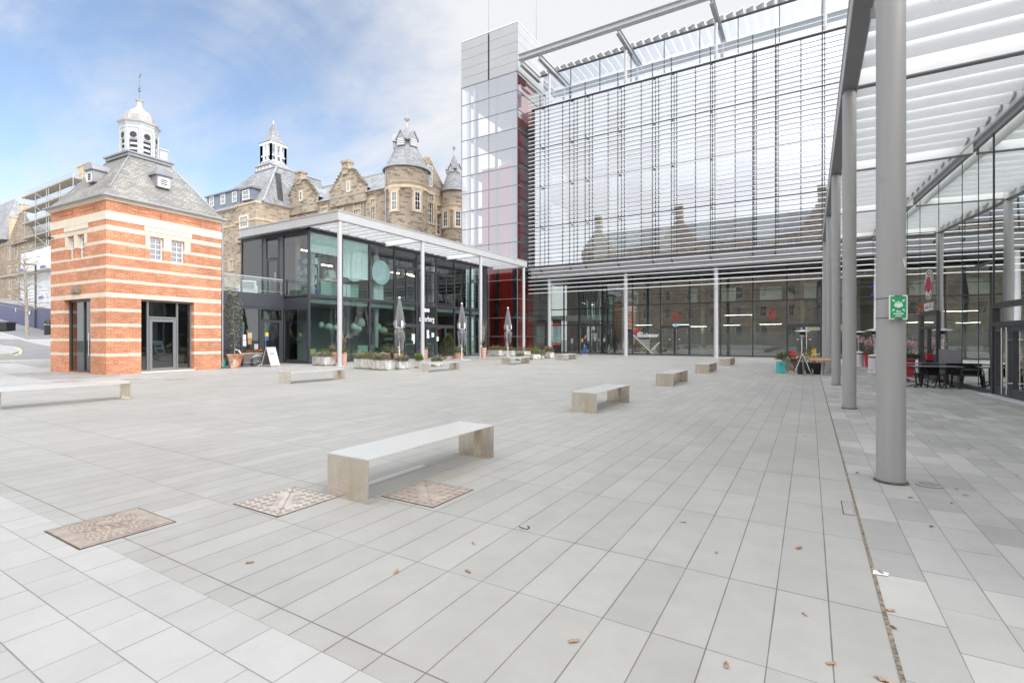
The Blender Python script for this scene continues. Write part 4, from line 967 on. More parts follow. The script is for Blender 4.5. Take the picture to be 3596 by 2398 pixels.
# louvre screen
LYv=41.2; LX0=-22.8
lz=[5.72+.3765*i for i in range(50)]
tb=MB(); tb.tube([(0,0,0),(OX1-LX0,0,0)],.031,10); lt0=None
for z in lz:
    if lt0 is None: lt0=tb.build('louvre_tube',M['tubemetal'],off,smooth=50,loc=(LX0-OX0,LYv-OY,z))
    else: part_copy(lt0,(LX0-OX0,LYv-OY,z))
hx=[-21.6,-18.6,-17.1,-14.1,-11.15,-9.62,-6.64,-3.66,-2.16,.76,3.7,5.2,8.1]
hs=MB(); hs.box(-.035,.035,.05,.09,8.0,24.2); 
for z in lz: 
    if z>8: hs.box(-.018,.018,-.05,.05,z-.02,z+.02)
h0=hs.build('louvre_hanger',M['dark'],off,loc=(hx[0]-OX0,LYv-OY,0))
for x in hx[1:]: part_copy(h0,(x-OX0,LYv-OY,0))
b0=MB().ext([(-.03,.09,-.05),(-.03,.62,-.30),(-.03,.62,-.16),(-.03,.09,.08)],(.06,0,0)).build('louvre_bracket',M['dark'],off,loc=(hx[0]-OX0,LYv-OY,7.9))
for x in hx:
    for z in [7.9]+FLZ[1:]:
        if x!=hx[0] or z!=7.9: part_copy(b0,(x-OX0,LYv-OY,z))
# ---- ground floor glazing
GY=45.5; RY=48.0; RXR=-16.65
qa=zoomf((2200,1000,2560,1260),2171); qb=zoomf((2540,950,2900,1260),1821)
gx=[RXR]+[onY(*qa(x,1300),GY)[0] for x in(130,715,1340,1990)]+[onY(*qb(x,1300),GY)[0] for x in(525,1130,1745)]+[2.6,4.6,6.6,OX1-.15]
GG=M['glass_ground']
for x in gx:
    m=MB(); m.box(x-.05,x+.05,GY-.05,GY+.12,0,7.25); sub(m,'mullion',M['dark'],off)
m=MB(); m.box(RXR,OX1,GY-.04,GY+.08,0,.1); sub(m,'sill',M['dark'],off)
m=MB(); m.box(RXR,OX1,GY-.03,GY+.08,4.52,4.62); sub(m,'transom',M['dark'],off)
for z in(5.5,6.0,6.5):
    m=MB(); m.box(RXR,OX1,GY+.15,GY+.19,z-.02,z+.02); sub(m,'mezzanine_rail',M['dark'],off)
dz=2.60
doors={2,6}   # bays with double doors
for i,(a,b) in enumerate(zip(gx,gx[1:])):
    paneY(off,GY,a+.05,b-.05,4.62,7.25,GG)
    if i in doors:
        m=MB(); m.box(a+.05,b-.05,GY-.05,GY+.08,dz-.1,dz+.08); sub(m,'door_head',M['dark'],off)
        paneY(off,GY,a+.05,b-.05,dz+.08,4.52,GG)
        md=(a+b)/2
        for p,q_,hx_ in((a+.06,md-.02,md-.17),(md+.02,b-.06,md+.17)):
            f=MB(); f.box(p,p+.05,GY-.03,GY+.05,.03,dz-.1); f.box(q_-.05,q_,GY-.03,GY+.05,.03,dz-.1); f.box(p+.05,q_-.05,GY-.03,GY+.05,.03,.12); f.box(p+.05,q_-.05,GY-.03,GY+.05,dz-.2,dz-.1)
            d=sub(f,'door',M['dark'],off)
            f=MB(); f.poly([(p+.05,GY,.12),(q_-.05,GY,.12),(q_-.05,GY,dz-.2),(p+.05,GY,dz-.2)]); sub(f,'pane',GG,d)
            f=MB(); f.poly([(p+.05,GY-.004,.55),(q_-.05,GY-.004,.55),(q_-.05,GY-.004,1.95),(p+.05,GY-.004,1.95)]); sub(f,'frosted_band',M['frost'],d)
            f=MB(); f.tube([(hx_,GY-.12,.25),(hx_,GY-.12,2.4)],.025,8)
            for z in(.5,2.1): f.tube([(hx_,GY-.12,z),(hx_,GY-.03,z)],.012,6)
            sub(f,'handle',M['chrome'],d)
            f=MB(); f.T=Matrix.Translation((hx_+(.25 if hx_>md else -.25),GY-.03,1.42))@Matrix.Rotation(R_(90),4,'X'); f.cyl((0,0),.05,0,.03,12); sub(f,'lock',M['paper'],d)
    else:
        paneY(off,GY,a+.05,b-.05,.1,4.52,GG)
        if i in(3,4,5,7):
            f=MB(); f.poly([(a+.05,GY-.004,.55),(b-.05,GY-.004,.55),(b-.05,GY-.004,1.95),(a+.05,GY-.004,1.95)]); sub(f,'frosted_band',M['frost'],off)
# recessed entrance
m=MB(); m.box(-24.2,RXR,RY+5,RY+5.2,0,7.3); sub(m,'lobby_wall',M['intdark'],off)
for x in(-24.0,-22.3,-20.6,-18.0,RXR):
    m=MB(); m.box(x-.05,x+.05,RY-.05,RY+.1,0,7.25); sub(m,'mullion',M['dark'],off)
m=MB(); m.box(-24,RXR,RY-.04,RY+.06,2.85,2.93); m.box(-24,RXR,RY-.04,RY+.06,4.5,4.6); m.box(-24,RXR,RY-.03,RY+.06,0,.06); sub(m,'transom',M['dark'],off)
for a,b in zip((-24.0,-22.3,-20.6,-18.0),(-22.3,-20.6,-18.0,RXR)): paneY(off,RY,a+.05,b-.05,2.93,7.25,M['glass_plain'] if 0 else GG); 
for a,b in((-24.0,-22.3),(-22.3,-20.6)): paneY(off,RY,a+.05,b-.05,.06,2.85,GG)
m=MB(); m.poly([(RXR,GY,.1),(RXR,RY,.1),(RXR,RY,7.25),(RXR,GY,7.25)]); sub(m,'return_pane',GG,off)
m=MB()
for a,b in((-24.0,-22.35),(-22.25,-20.66),(-20.54,-18.05),(-17.95,RXR-.06)): m.box(a,b,RY+.35,RY+.45,3.35,3.92)
sub(m,'lobby_bulkhead',M['blind'],off)
# entrance doors
for a,b,op in((-20.5,-19.35,0),(-19.25,-18.15,0)):
    f=MB(); f.box(a,a+.05,RY-.05,RY+.04,.03,2.8); f.box(b-.05,b,RY-.05,RY+.04,.03,2.8); f.box(a+.05,b-.05,RY-.05,RY+.04,2.72,2.8); f.box(a+.05,b-.05,RY-.05,RY+.04,.03,.1)
    d=sub(f,'entrance_door',M['mid'],off); f=MB(); f.poly([(a+.05,RY-.01,.1),(b-.05,RY-.01,.1),(b-.05,RY-.01,2.72),(a+.05,RY-.01,2.72)]); sub(f,'pane',M['glass_wing'],d)
    hx_=a+.15 if a<-20 else b-1.0; f=MB(); f.tube([(hx_,RY-.14,.3),(hx_,RY-.14,2.6)],.024,8); sub(f,'handle',M['chrome'],d)
    f=MB()
    for k in range(5): f.box(a+.3+k*.13,a+.34+k*.13,RY-.02,RY-.016,1.40,1.44)
    sub(f,'manifestation_dots',M['paper'],d)
f=MB(); f.box(-17.95,-17.8,RY-.05,RY+.04,.03,2.8); f.box(-16.9,-16.72,RY-.05,RY+.04,.03,2.8); f.box(-17.8,-16.9,RY-.05,RY+.04,2.6,2.8); f.box(-17.8,-16.9,RY-.05,RY+.04,.03,.2)
d=sub(f,'side_door',M['darkpanel'],off); f=MB(); f.poly([(-17.8,RY-.01,.2),(-16.9,RY-.01,.2),(-16.9,RY-.01,2.6),(-17.8,RY-.01,2.6)]); sub(f,'pane',M['glass_wing'],d)
qe=zoomf((1800,1000,2200,1260),2352)
for i,(x0,y0,x1,y1) in enumerate(((1672,1005,1740,1050),(1675,1062,1742,1105),(1683,1105,1722,1160),(1765,1122,1798,1158),(1872,1105,1915,1175))):
    p=onY(*qe(x0,y1),RY-.05); s_=onY(*qe(x1,y0),RY-.05)
    b=MB(); b.box(p[0],s_[0],RY-.06,RY-.052,p[1],s_[1]); b.m=1
    for k in range(2): zz=s_[1]-(s_[1]-p[1])*(.3+.3*k); b.box(p[0]+.06,s_[0]-.06,RY-.0605,RY-.06,zz-.015,zz)
    tag(b.build('paper_notice',[M['paper'],M['mid']]),['topmost white notice on the dark side door','second white notice down on the dark side door','lowest white notice of the stack on the dark side door','small square notice on the right of the dark side door','green tinted notice in the pane beyond the side door'][i],'notice','notices on the side door')
text('fascia_lettering','QUARTERMILE TWO',.22,M['vinylgrey'],off,frameM((-19.35-OX0,RY-.03-OY,3.18),(1,0,0),(0,0,1)))
text('fascia_lettering','2 LISTER SQUARE',.14,M['vinylgrey'],off,frameM((-19.35-OX0,RY-.03-OY,2.98),(1,0,0),(0,0,1)))
# intercom post
t=thing('intercom_post','slim steel entry post left of the office entrance doors','intercom',(-20.95,RY-.9,0)); b=MB(); b.box(-.05,.05,-.04,.04,0,1.1); b.build('post',M['mid'],t); b=MB(); b.box(-.12,.12,-.07,.05,1.0,1.5); b.build('panel',M['vinylgrey'],t)
# directory board
p0=onY(*qe(828,1268),47.2); p1=onY(*qe(995,775),47.2); w=p1[0]-p0[0]; h=p1[1]-p0[1]
t=thing('directory_board','red and pale green tenant directory beside the office entrance','directory',(p0[0],47.2,p0[1]))
b=MB(); b.box(-.02,w+.02,.0,.1,-p0[1]+.02,h+.3); b.build('back_panel',M['intdark'],t)
b=MB(); b.box(0,w,-.03,.0,h*.86,h); b.box(0,w,-.03,.0,0,h*.145); b.build('red_panel',M['dirred'],t)
for k in range(9):
    z0=h*(.15+.0785*k); b=MB(); b.box(0,w,-.025,-.001,z0,z0+h*.066); o=b.build('name_plate',M['dirpale'],t)
    b=MB(); b.box(w*.08,w*.12,-.027,-.025,z0+h*.022,z0+h*.044); ww=rg.uniform(.25,.55); b.box(w*.22,w*(.22+ww),-.027,-.025,z0+h*.024,z0+h*.042); b.build('name_print',M['dark'] if k>3 else M['gasgreen'],o)
text('heading','2 LISTER SQUARE',w*.115,M['signwhite'],t,frameM((w*.5,-.033,h*.93),(1,0,0),(0,0,1)),.001)
text('footer','QUARTERMILE',w*.10,M['signwhite'],t,frameM((w*.60,-.033,h*.09),(1,0,0),(0,0,1)),.002)
b=MB(); b.ext([(w*.2+w*.08*math.cos(2*PI*i/16),-.03,h*.09+w*.06*math.sin(2*PI*i/16)) for i in range(16)],(0,-.004,0)); b.build('emblem',M['signwhite'],t)
# ground floor interior
m=MB(); m.box(OX0,OX1,GY+.2,OY+8,-.01,.02); sub(m,'interior_floor',M['floor_int'],off)
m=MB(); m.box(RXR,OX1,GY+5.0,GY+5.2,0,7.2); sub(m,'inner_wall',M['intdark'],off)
m=MB(); m.box(RXR,OX1,GY+2.2,GY+5,4.15,4.5); sub(m,'mezzanine_slab',M['mid'],off)
for x in(-15.4,-11.9,-8.2,-4.1,-.5,3.2):
    m=MB(); m.tube([(x,GY+1.4,0),(x,GY+1.4,7.2)],.17,16); sub(m,'inner_column',M['ceil'],off,smooth=40)
# white screens on the mezzanine glass
def screen(p,q_,mt,lab,Y=GY+.22,name='screen',cat='screen',grp='screens behind the mezzanine glass'):
    a=onY(*p,Y); b=onY(*q_,Y); s=MB(); s.box(a[0],b[0],Y,Y+.04,b[1],a[1]); s.box(a[0]-.02,b[0]+.02,Y+.04,Y+.07,b[1]-.03,b[1])
    return tag(s.build(name,M[mt]),lab,cat,grp)
screen(qb(650,295),qb(1040,535),'blind','wide white screen on the mezzanine, central over the right hand doors')
screen(qb(-60,318),qb(220,555),'blind','white screen on the mezzanine just right of the third column')
screen(qb(1432,228),qb(1650,512),'blind','narrow white screen on the mezzanine near the arcade columns')
screen(qa(1355,85),qa(1500,380),'blind','narrow white screen on the mezzanine left of the third column')
screen(qb(1145,370),qb(1240,520),'tan','small tan board on the mezzanine right of the wide screen')
screen(qe(1645,335),qe(1800,465),'woodpale','square tan board high behind the entrance glass',RY+1.5)
# reception desk and incubator graphics
a=onY(*qa(205,1310),GY+1.2); t=thing('reception_desk','pale timber reception desk behind the lettered ground floor window','desk',(a[0],GY+1.2,0))
b=MB(); b.box(0,2.7,0,.7,0,1.05); b.build('front',M['woodpale'],t); b=MB(); b.box(-.04,2.74,-.04,.74,1.05,1.1); b.build('worktop',M['paper'],t)
GYf=GY-.02; gs=thing('window_graphic','red and grey slanting graphic lettered the Incubator on a ground floor window','sign',(0,GYf,0))
def strip(p,q_,wd,mt,nm):
    a=onY(*qa(*p),GYf); b=onY(*qa(*q_),GYf); A=Vector((a[0],0,a[1])); B=Vector((b[0],0,b[1])); d=(B-A).normalized(); nrm=Vector((-d.z,0,d.x))*wd/2
    s=MB(); s.ext([A+nrm,B+nrm,B-nrm,A-nrm],(0,.006,0)); return s.build(nm,M[mt],gs)
strip((145,1050),(295,905),.17,'signred','red_stroke')
strip((140,1062),(580,1475),.15,'vinylgrey','grey_stroke'); strip((510,1400),(722,1195),.14,'vinylgrey','grey_stroke')
for p,q_ in(((305,1155),(490,1335)),((360,1155),(490,1280)),((420,1155),(490,1225)),((475,1155),(492,1172))): strip(p,q_,.085,'vinylgrey','grey_bar')
a=onY(*qa(238,1070),GYf); b=onY(*qa(668,1070),GYf)
text('lettering','Incubator',.50,M['signwhite'],gs,frameM(((a[0]+b[0])/2,-.01,a[1]),(1,0,0),(0,0,1))@Matrix.Diagonal((1.0,1,1,1)),.022)
a=onY(*qa(262,1018),GYf); text('lettering','the',.30,M['signwhite'],gs,frameM((a[0]+.17,-.01,a[1]),(1,0,0),(0,0,1)),.012)
# red fan emblems
def fan(cx_,cz_,r,lab):
    t=thing('fan_emblem',lab,'sign',(cx_,GY-.03,cz_),0,'red fan emblems on the glass')
    for k,ang in enumerate((0,40,80,-40,-80,125,180,-125)):
        a=R_(ang); L=r*(1 if abs(ang)<100 else .5); d=Vector((math.cos(a),0,math.sin(a))); n_=Vector((-math.sin(a),0,math.cos(a)))
        i0=.28*r if abs(ang)<100 else .2*r
        s=MB(); s.ext([d*i0+n_*.02*r,d*L*.9+n_*.14*r,d*L+n_*.05*r,d*L-n_*.05*r,d*L*.9-n_*.14*r if 0 else d*L*.8-n_*.09*r,d*i0-n_*.02*r],(0,-.006,0)); s.build('petal',M['signred'],t)
a=onY(*qa(1000,670),GY); fan(a[0],a[1],.46,'red fan emblem over the left hand double doors beside the lettered window')
a=onY(*qb(825,780),GY); fan(a[0],a[1],.46,'red fan emblem over the right hand double doors near the turquoise crate')
a=onY(*qa(1040,855),GY-.06); b=MB(); b.box(a[0]-.2,a[0]+.2,GY-.07,GY-.03,a[1]-.12,a[1]+.12); tag(b.build('exit_sign',M['paleblue']),'small pale blue sign on the rail over the left hand double doors','sign')
# energy feature wall
a=onY(*qb(1420,1065),GY+2.0); b_=onY(*qb(1760,960),GY+2.0)
t=thing('feature_panel','backlit tan panel lettered energy behind the ground floor glass','sign',(a[0],GY+2,a[1]))
b=MB(); b.box(0,3.2,0,.08,0,b_[1]-a[1]); b.build('panel',M['warmsign'],t); text('lettering','energy',.62,M['vinylgrey'],t,frameM((1.25,-.02,.42),(1,0,0),(0,0,1)),.0)
# pendant bar lights
for i,(p,q_) in enumerate(((qa(195,855),qa(540,855)),(qa(975,848),qa(1335,840)),(qa(1360,885),qa(1705,880)),(qb(0,970),qb(305,970)),(qb(640,955),qb(1040,960)),(qb(20,795),qb(520,775)))):
    Y=GY+1.0+.3*(i%2); a=onY(*p,Y); b_=onY(*q_,Y); t=thing('bar_light',['slim white bar light behind the lettered window','slim white bar light over the left hand double doors','slim white bar light left of the third column','slim white bar light just right of the third column','slim white bar light over the right hand double doors','long white bar light highest right of the third column'][i],'lamp',(a[0],Y,a[1]),0,'bar lights in the ground floor')
    b=MB(); b.box(0,b_[0]-a[0],-.03,.03,0,.05); b.build('housing',M['paper'],t); b=MB(); b.box(.02,b_[0]-a[0]-.02,-.025,.025,-.02,-.001); b.build('lamp_tube',M['coollamp'],t); b=MB(); b.tube([(.3,0,.05),(.3,0,4.1-a[1])],.006,5); b.tube([(b_[0]-a[0]-.3,0,.05),(b_[0]-a[0]-.3,0,4.1-a[1])],.006,5); b.build('hanger',M['dark'],t)
b=MB(); a=onY(*zoomf((2650,950,3596,1500),2352)(960,235),GY-.02)
text('window_number','2',1.15,M['blue'],None,frameM((a[0]+.55,GY-.03,a[1]+.45),(1,0,0),(0,0,1)),.01); o=bpy.data.objects['window_number']; tag(o,'large blue figure two on the ground floor glass behind the arcade','number sign')
# ================================================================ right wing (skewed 4.2 degrees) and arcade canopy
WA=R_(4.2); W0=(4.2,18.1)
wing=thing('glass_wing','low glass fronted restaurant wing along the right hand arcade','wing',(W0[0],W0[1],0),WA)
def wl(px,py): return onL(px,py,W0,PI/2+WA)
def wx(Y): return 4.2-.0734*(Y-18.1)
q4=zoomf((3180,900,3596,1420),1254)
sm=[wl(*q4(x,900))[0] for x in (153,352,600,935)]     # far -> near
s_end=wl(3066,1000)[0]
s_near=-16.0
HZ=7.10
m=MB(); m.box(-.03,.10,s_near,s_end,HZ-.07,HZ+.10); m.m=1; m.box(-.05,.03,s_near,s_end,HZ-.16,HZ-.07); m.build('wall_head',[M['dark'],M['mid']],wing)
m=MB(); m.box(.05,8,s_near,s_end,HZ+.10,HZ+.35); m.build('roof_slab',M['offwhite'],wing)
m=MB(); m.box(.1,8,s_near,s_end,-.01,.015); m.build('interior_floor',M['floor_int'],wing)
m=MB(); m.box(6.5,6.6,s_near,s_end,0,HZ); m.box(.3,6.5,s_end-.1,s_end,0,HZ); m.box(.3,6.5,s_near,s_near+.1,0,HZ); m.build('rear_wall',M['intbrown'],wing)
m=MB(); m.box(.6,6.5,s_near,s_end,3.55,3.75); m.build('upper_floor',M['concrete_soft'],wing)
GW=M['glass_wing']
def wp(par,a,b,c,d,mt=GW,name='pane',x=0): return MB().poly([(x,a,c),(x,a,d),(x,b,d),(x,b,c)][::-1]).build(name,mt,par)
def wbox(par,x0,x1,a,b,c,d,mt,name): return MB().box(x0,x1,a,b,c,d).build(name,mt,par)
lines=[s_end,(s_end+sm[0])/2+2.2,sm[0]+1.9,sm[0],sm[1],sm[2],sm[2]*.45+sm[3]*.55,sm[3]]
for s in lines: wbox(wing,-.008 if s!=sm[3] else -.02,.03,s-.011,s+.011,0,HZ-.1,M['dark'],'mullion')
for b,a in zip(lines,lines[1:]):
    if a==sm[1]: continue
    wp(wing,a,b,.12,HZ-.1)
wbox(wing,-.02,.08,sm[3],s_end,0,.12,M['dark'],'sill')
wbox(wing,-.02,.08,sm[3],sm[2],3.52,3.60,M['dark'],'transom')
# takeaway window between sm[1] and sm[0]
zt=wl(*q4(250,600))[1]; zt2=wl(*q4(250,755))[1]
wp(wing,sm[1],sm[0],zt,HZ-.1)
f=MB(); a,b=sm[1],sm[0]
f.box(-.06,.1,b-.32,b-.03,0,zt); f.box(-.06,.1,a+.03,a+.12,0,zt); f.box(-.06,.1,a+.12,b-.32,zt-.09,zt+.05); f.box(-.06,.1,a+.12,b-.32,zt2-.05,zt2+.05); f.box(-.06,.1,(a+b)/2-.08,(a+b)/2,.9,zt2-.05); f.box(-.06,.1,a+.12,b-.32,0,.95)
sf=f.build('serving_window',M['dark'],wing); wp(sf,a+.12,b-.32,zt2+.05,zt-.09,GW); wp(sf,a+.12,b-.32,.95,zt2-.05,GW)
wbox(wing,-.014,-.004,sm[2]+.03,sm[1]-.03,.12,1.13,M['mid'],'lower_panel')
# double entrance doors near the right edge of view
a=sm[3]; zd=wl(*q4(1100,712))[1]; zf=wl(*q4(1000,490))[1]
f=MB(); f.box(-.08,.12,a-.16,a,0,zf); f.box(-.08,.12,a-4.2,a-.16,zf-.14,zf); f.box(-.08,.12,a-3.6,a-.16,zd-.06,zd+.06); f.box(-.08,.12,a-3.75,a-3.6,0,zf)
ef=f.build('entrance_frame',M['dark'],wing); wp(ef,a-3.6,a-.16,zd+.06,zf-.14,GW)
MB().box(.3,.34,a-3.4,a-.3,zd+.08,zd+.42).build('transom_blind',M['vinylgrey'],ef)
hs=[wl(*q4(1110,1100))[0],wl(*q4(1163,1100))[0]]
c=(hs[0]+hs[1])/2
for lo,hi,hh in((c+.01,a-.17,hs[0]),(c-(a-.17-c),c-.01,hs[1]),(c-(a-.17-c)*2-.02,c-(a-.17-c)-.02,None)):
    f=MB(); f.box(-.05,.06,lo,lo+.13,.02,zd-.06); f.box(-.05,.06,hi-.13,hi,.02,zd-.06); f.box(-.05,.06,lo+.13,hi-.13,.02,.26); f.box(-.05,.06,lo+.13,hi-.13,zd-.2,zd-.06)
    d=f.build('door',M['dark'],wing); wp(d,lo+.13,hi-.13,.26,zd-.2,GW)
    if hh is not None:
        f=MB(); f.tube([(-.16,hh,.12),(-.16,hh,zd-.1)],.022,10)
        for z in(.4,zd-.4): f.tube([(-.16,hh,z),(-.05,hh,z)],.012,6)
        f.build('handle',M['chrome'],d,smooth=40)
MB().box(-.35,.15,a-4.2,a+.08,.004,.035).build('threshold',M['vinylgrey'],wing)
wp(wing,s_near,a-3.78,.12,HZ-.1); wp(wing,a-3.78,a,zf,HZ-.1)
MB().box(.62,.66,c-1.35,c-.62,.35,1.15).build('poster',plain('pink_poster',(.62,.42,.45),.7),wing)
# oval restaurant sign
u0,z0=wl(*q4(252,142)); u1,z1=wl(*q4(245,458)); ul,_=wl(*q4(205,300)); ur,_=wl(*q4(297,300))
cu=(ul+ur)/2; cz=(z0+z1)/2; rz=(z0-z1)/2; ry=abs(ul-ur)/2
sg=thing('oval_sign','oval maroon and crimson restaurant sign over white lettering on the glass wing','sign',(W0[0],W0[1],0),WA)
def ov(x,s0,mt,nm,th=.02):
    b=MB(); b.ext([(x,cu+ry*s0*math.cos(2*PI*i/40),cz+rz*s0*math.sin(2*PI*i/40)) for i in range(40)],(-th,0,0)); b.build(nm,mt,sg)
ov(-.012,1.0,M['signwhite'],'rim',.004); ov(-.0165,.95,M['maroon'],'field',.001); ov(-.018,.62,M['signwhite'],'inner_rim',.001); ov(-.0195,.575,M['crimson'],'centre',.001)
# reading direction on this face is local -y
def wtext(nm,s,size,u,z,mt,bold=.004,rot=0,x=-.021,sx=1.0):
    e=Vector((0,-math.cos(rot),math.sin(rot))); f_=Vector((0,math.sin(rot),math.cos(rot)))
    return text(nm,s,size,mt,sg,frameM((x,u,z),e,f_)@Matrix.Diagonal((sx,1,1,1)),bold,.002)
arc='Nanyang Tea Market'
for i,ch in enumerate(arc):
    if ch==' ': continue
    t=R_(168-156*i/(len(arc)-1)); wtext('ring_letter',ch,.15,cu-ry*.79*math.cos(t),cz+rz*.79*math.sin(t),M['signwhite'],.004,t-PI/2)
for i,ch in enumerate('南洋茶市'):
    t=R_(228+82*i/3); wtext('ring_letter',ch,.2,cu-ry*.78*math.cos(t),cz+rz*.78*math.sin(t),M['signwhite'],.004,t+PI/2)
um,zm=wl(*q4(250,520)); w_=abs(wl(*q4(200,520))[0]-wl(*q4(298,520))[0]); zz=wl(*q4(250,555))[1]
wtext('sign_lettering','南洋茶市食店',w_/6.1,um,zm,M['signwhite'],.005); wtext('sign_lettering','Nanyang Tea Market',w_/8.6,um,zz-.02,M['signwhite'],.008,0,-.021,.92)
# ---------------------------------------------------------------- canopy
can=thing('arcade_canopy','long grey canopy of white aerofoil blades on a row of round columns','canopy',(.73,6.53,0))
KYs=[6.53+6.38*k for k in range(-1,5)]
BZ=6.80
for y in KYs:
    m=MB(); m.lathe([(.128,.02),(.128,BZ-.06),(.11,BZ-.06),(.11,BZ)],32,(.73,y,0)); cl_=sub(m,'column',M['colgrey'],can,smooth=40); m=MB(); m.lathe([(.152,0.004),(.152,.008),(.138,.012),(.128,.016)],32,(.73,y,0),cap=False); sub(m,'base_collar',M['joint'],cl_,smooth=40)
m=MB(); m.box(.585,.60,-1.0,32.25,BZ,BZ+.42); m.box(.86,.875,-1,32.25,BZ,BZ+.42); m.m=1; m.box(.60,.86,-1,32.25,BZ+.005,BZ+.02); m.m=0; m.box(.57,.89,-1,32.25,BZ+.42,BZ+.44); sub(m,'edge_beam',[M['beamgrey'],M['mid']],can)
for y in KYs:
    if y<0: continue
    x1=wx(y)-.05
    m=MB(); m.box(.88,x1,y-.055,y+.055,BZ+.06,BZ+.40); m.m=1; m.box(.88,x1,y-.075,y+.075,BZ+.03,BZ+.058); sub(m,'cross_beam',[M['white'],M['mid']],can)
tip=MB(); n=18
bl1=blade(0,1,.47,.34).build('canopy_blade',M['blade'],can,smooth=50,loc=(0,0,-50)); first=True
endm=MB(); endm.box(0,.03,-.20,.20,-.09,.09)
e0=None
for ya,yb in zip(KYs[1:],KYs[2:]):
    for i in range(1,9):
        y=ya+(yb-ya)*i/9; x0=.90; x1=wx(y)-.42; loc=(x0-.73,y-6.53,BZ+.27)
        if first: bl1.location=loc; bl1.scale=(x1-x0,1,1); first=False
        else: part_copy(bl1,loc,None,(x1-x0,1,1))
        loc2=(x1-.73,y-6.53,BZ+.27)
        if e0 is None: e0=endm.build('blade_bracket',M['beamgrey'],can,loc=loc2)
        else: part_copy(e0,loc2)
m=MB(); ys=[(wx(y)-.33,y) for y in(6.53,32.05)]; m.bar((ys[0][0],ys[0][1],BZ+.27),(ys[1][0],ys[1][1],BZ+.27),.06,.34); sub(m,'inner_rail',M['white'],can)
p=ray(3073,40); t=8.0
m=MB(); m.lathe([(.055,6.66),(.062,6.66),(.062,7.0),(.0,7.0)],20,(p[0]*t,p[1]*t,0)); m.m=1; m.lathe([(.0,6.69),(.055,6.69)],20,(p[0]*t,p[1]*t,0)); sub(m,'downlight',[M['steel_lt'],M['dark']],can,smooth=40)
# ---------------------------------------------------------------- notices on the nearest column
RT=Vector((CA_,SA_,0)); FW=Vector((-SA_,CA_,0)); UP=Vector((0,0,1))
col0=Vector((.73,6.53,0))
def pxpt(px,py,d):
    r=Vector(ray(px,py)); return Vector((0,0,EYE))+r*d
c=pxpt(3153.5,1079,5.085); ex=(RT*.985-FW*.17).normalized()
fs=thing('fire_assembly_sign','green and white fire assembly point sign strapped to the nearest column','sign',c)
Ms=frameM((0,0,0),ex,UP)
def fb(x0,x1,z0,z1,d0,d1,mt,nm,par=fs):
    b=MB(); b.T=Ms; b.box(x0,x1,z0,z1,d0,d1); return b.build(nm,M[mt],par)
W_,H_=.168,.246
fb(-W_/2,W_/2,-H_/2,H_/2,0,.006,'signwhite','board'); gp=fb(-W_/2+.011,W_/2-.011,-H_/2+.011,H_/2-.011,.006,.0075,'signgreen','green_panel')
fb(-.035,.035,H_/2-.009,H_/2-.002,.006,.010,'black','clip'); fb(-.035,.035,-H_/2+.002,-H_/2+.009,.006,.010,'black','clip')
b=MB(); b.T=Ms
def disc2(b,x,y,r): b.ext([(x+r*math.cos(2*PI*i/14),y+r*math.sin(2*PI*i/14),.0085) for i in range(14)],(0,0,.001))
for x,y,r in((-.022,.045,.0085),(0,.053,.0085),(.022,.045,.0085)): disc2(b,x,y,r)
b.box(-.038,.038,.005,.035,.0085,.0095); b.box(-.018,.018,-.003,.005,.0085,.0095); b.box(-.012,.012,.035,.041,.0085,.0095); b.build('people_symbol',M['signwhite'],gp)
for sx,sy in((-1,1),(1,1),(-1,-1),(1,-1)):
    b=MB(); cxx,cyy=sx*.046,.02+sy*.048; d=Vector((-sx,-sy,0)).normalized(); nn=Vector((-d.y,d.x,0)); o=Vector((cxx,cyy,.0085)); b.T=Ms
    b.ext([o-d*.016+nn*.005,o+nn*.005,o+nn*.013,o+d*.014,o-nn*.013,o-nn*.005,o-d*.016-nn*.005],(0,0,.001)); b.build('arrow_symbol',M['signwhite'],gp)
for s,z in(('Fire',-.042),('assembly',-.064),('point',-.086)): text('lettering',s,.026,M['signwhite'],gp,Ms@frameM((0,z,.009),(1,0,0),(0,1,0)),.0009,.001)
for z in(.098,-.105):
    b=MB(); k=[]
    for i in range(25): t=2*PI*i/24; k.append(col0-c+Vector((0,0,c.z+z+.012*0))+Vector((math.cos(t)*.131,math.sin(t)*.131,0)))
    b.tube(k,.003,6,False); b.build('cable_tie',M['black'],fs)
# peeling sticker
ang=math.atan2(-FW.y*.8+RT.y*.6,-FW.x*.8+RT.x*.6); zc=pxpt(3154,922,5.15).z
stk=thing('column_sticker','tilted white sticker with orange lettering stuck above the fire assembly sign','sticker',(0,0,0))
b=MB(); tl=R_(18)
def cylpt(u,v,r): a=ang+u/.128; return Vector((.73+r*math.cos(a),6.53+r*math.sin(a),zc+v))
def patch(u0,u1,v0,v1,r,mt,nm):
    b=MB(); n=6
    rot=lambda u,v:(u*math.cos(tl)-v*math.sin(tl),u*math.sin(tl)+v*math.cos(tl))
    for i in range(n):
        a0=u0+(u1-u0)*i/n; a1=u0+(u1-u0)*(i+1)/n
        b.poly([cylpt(*rot(a,v),r) for a,v in((a0,v0),(a1,v0),(a1,v1),(a0,v1))])
    b.build(nm,mt,stk)
patch(-.045,.045,-.052,.052,.1295,M['signwhite'],'label')
patch(-.036,.036,.032,.044,.1300,plain('orange_print',(.75,.22,.10),.6),'print'); patch(-.03,.034,-.045,-.035,.1300,bpy.data.materials['orange_print'],'print'); patch(-.012,.012,.02,.04,.1303,M['yellowp'],'print'); patch(-.018,.018,-.022,.016,.1300,plain('grey_print',(.5,.47,.42),.6,0,.5,60),'print')
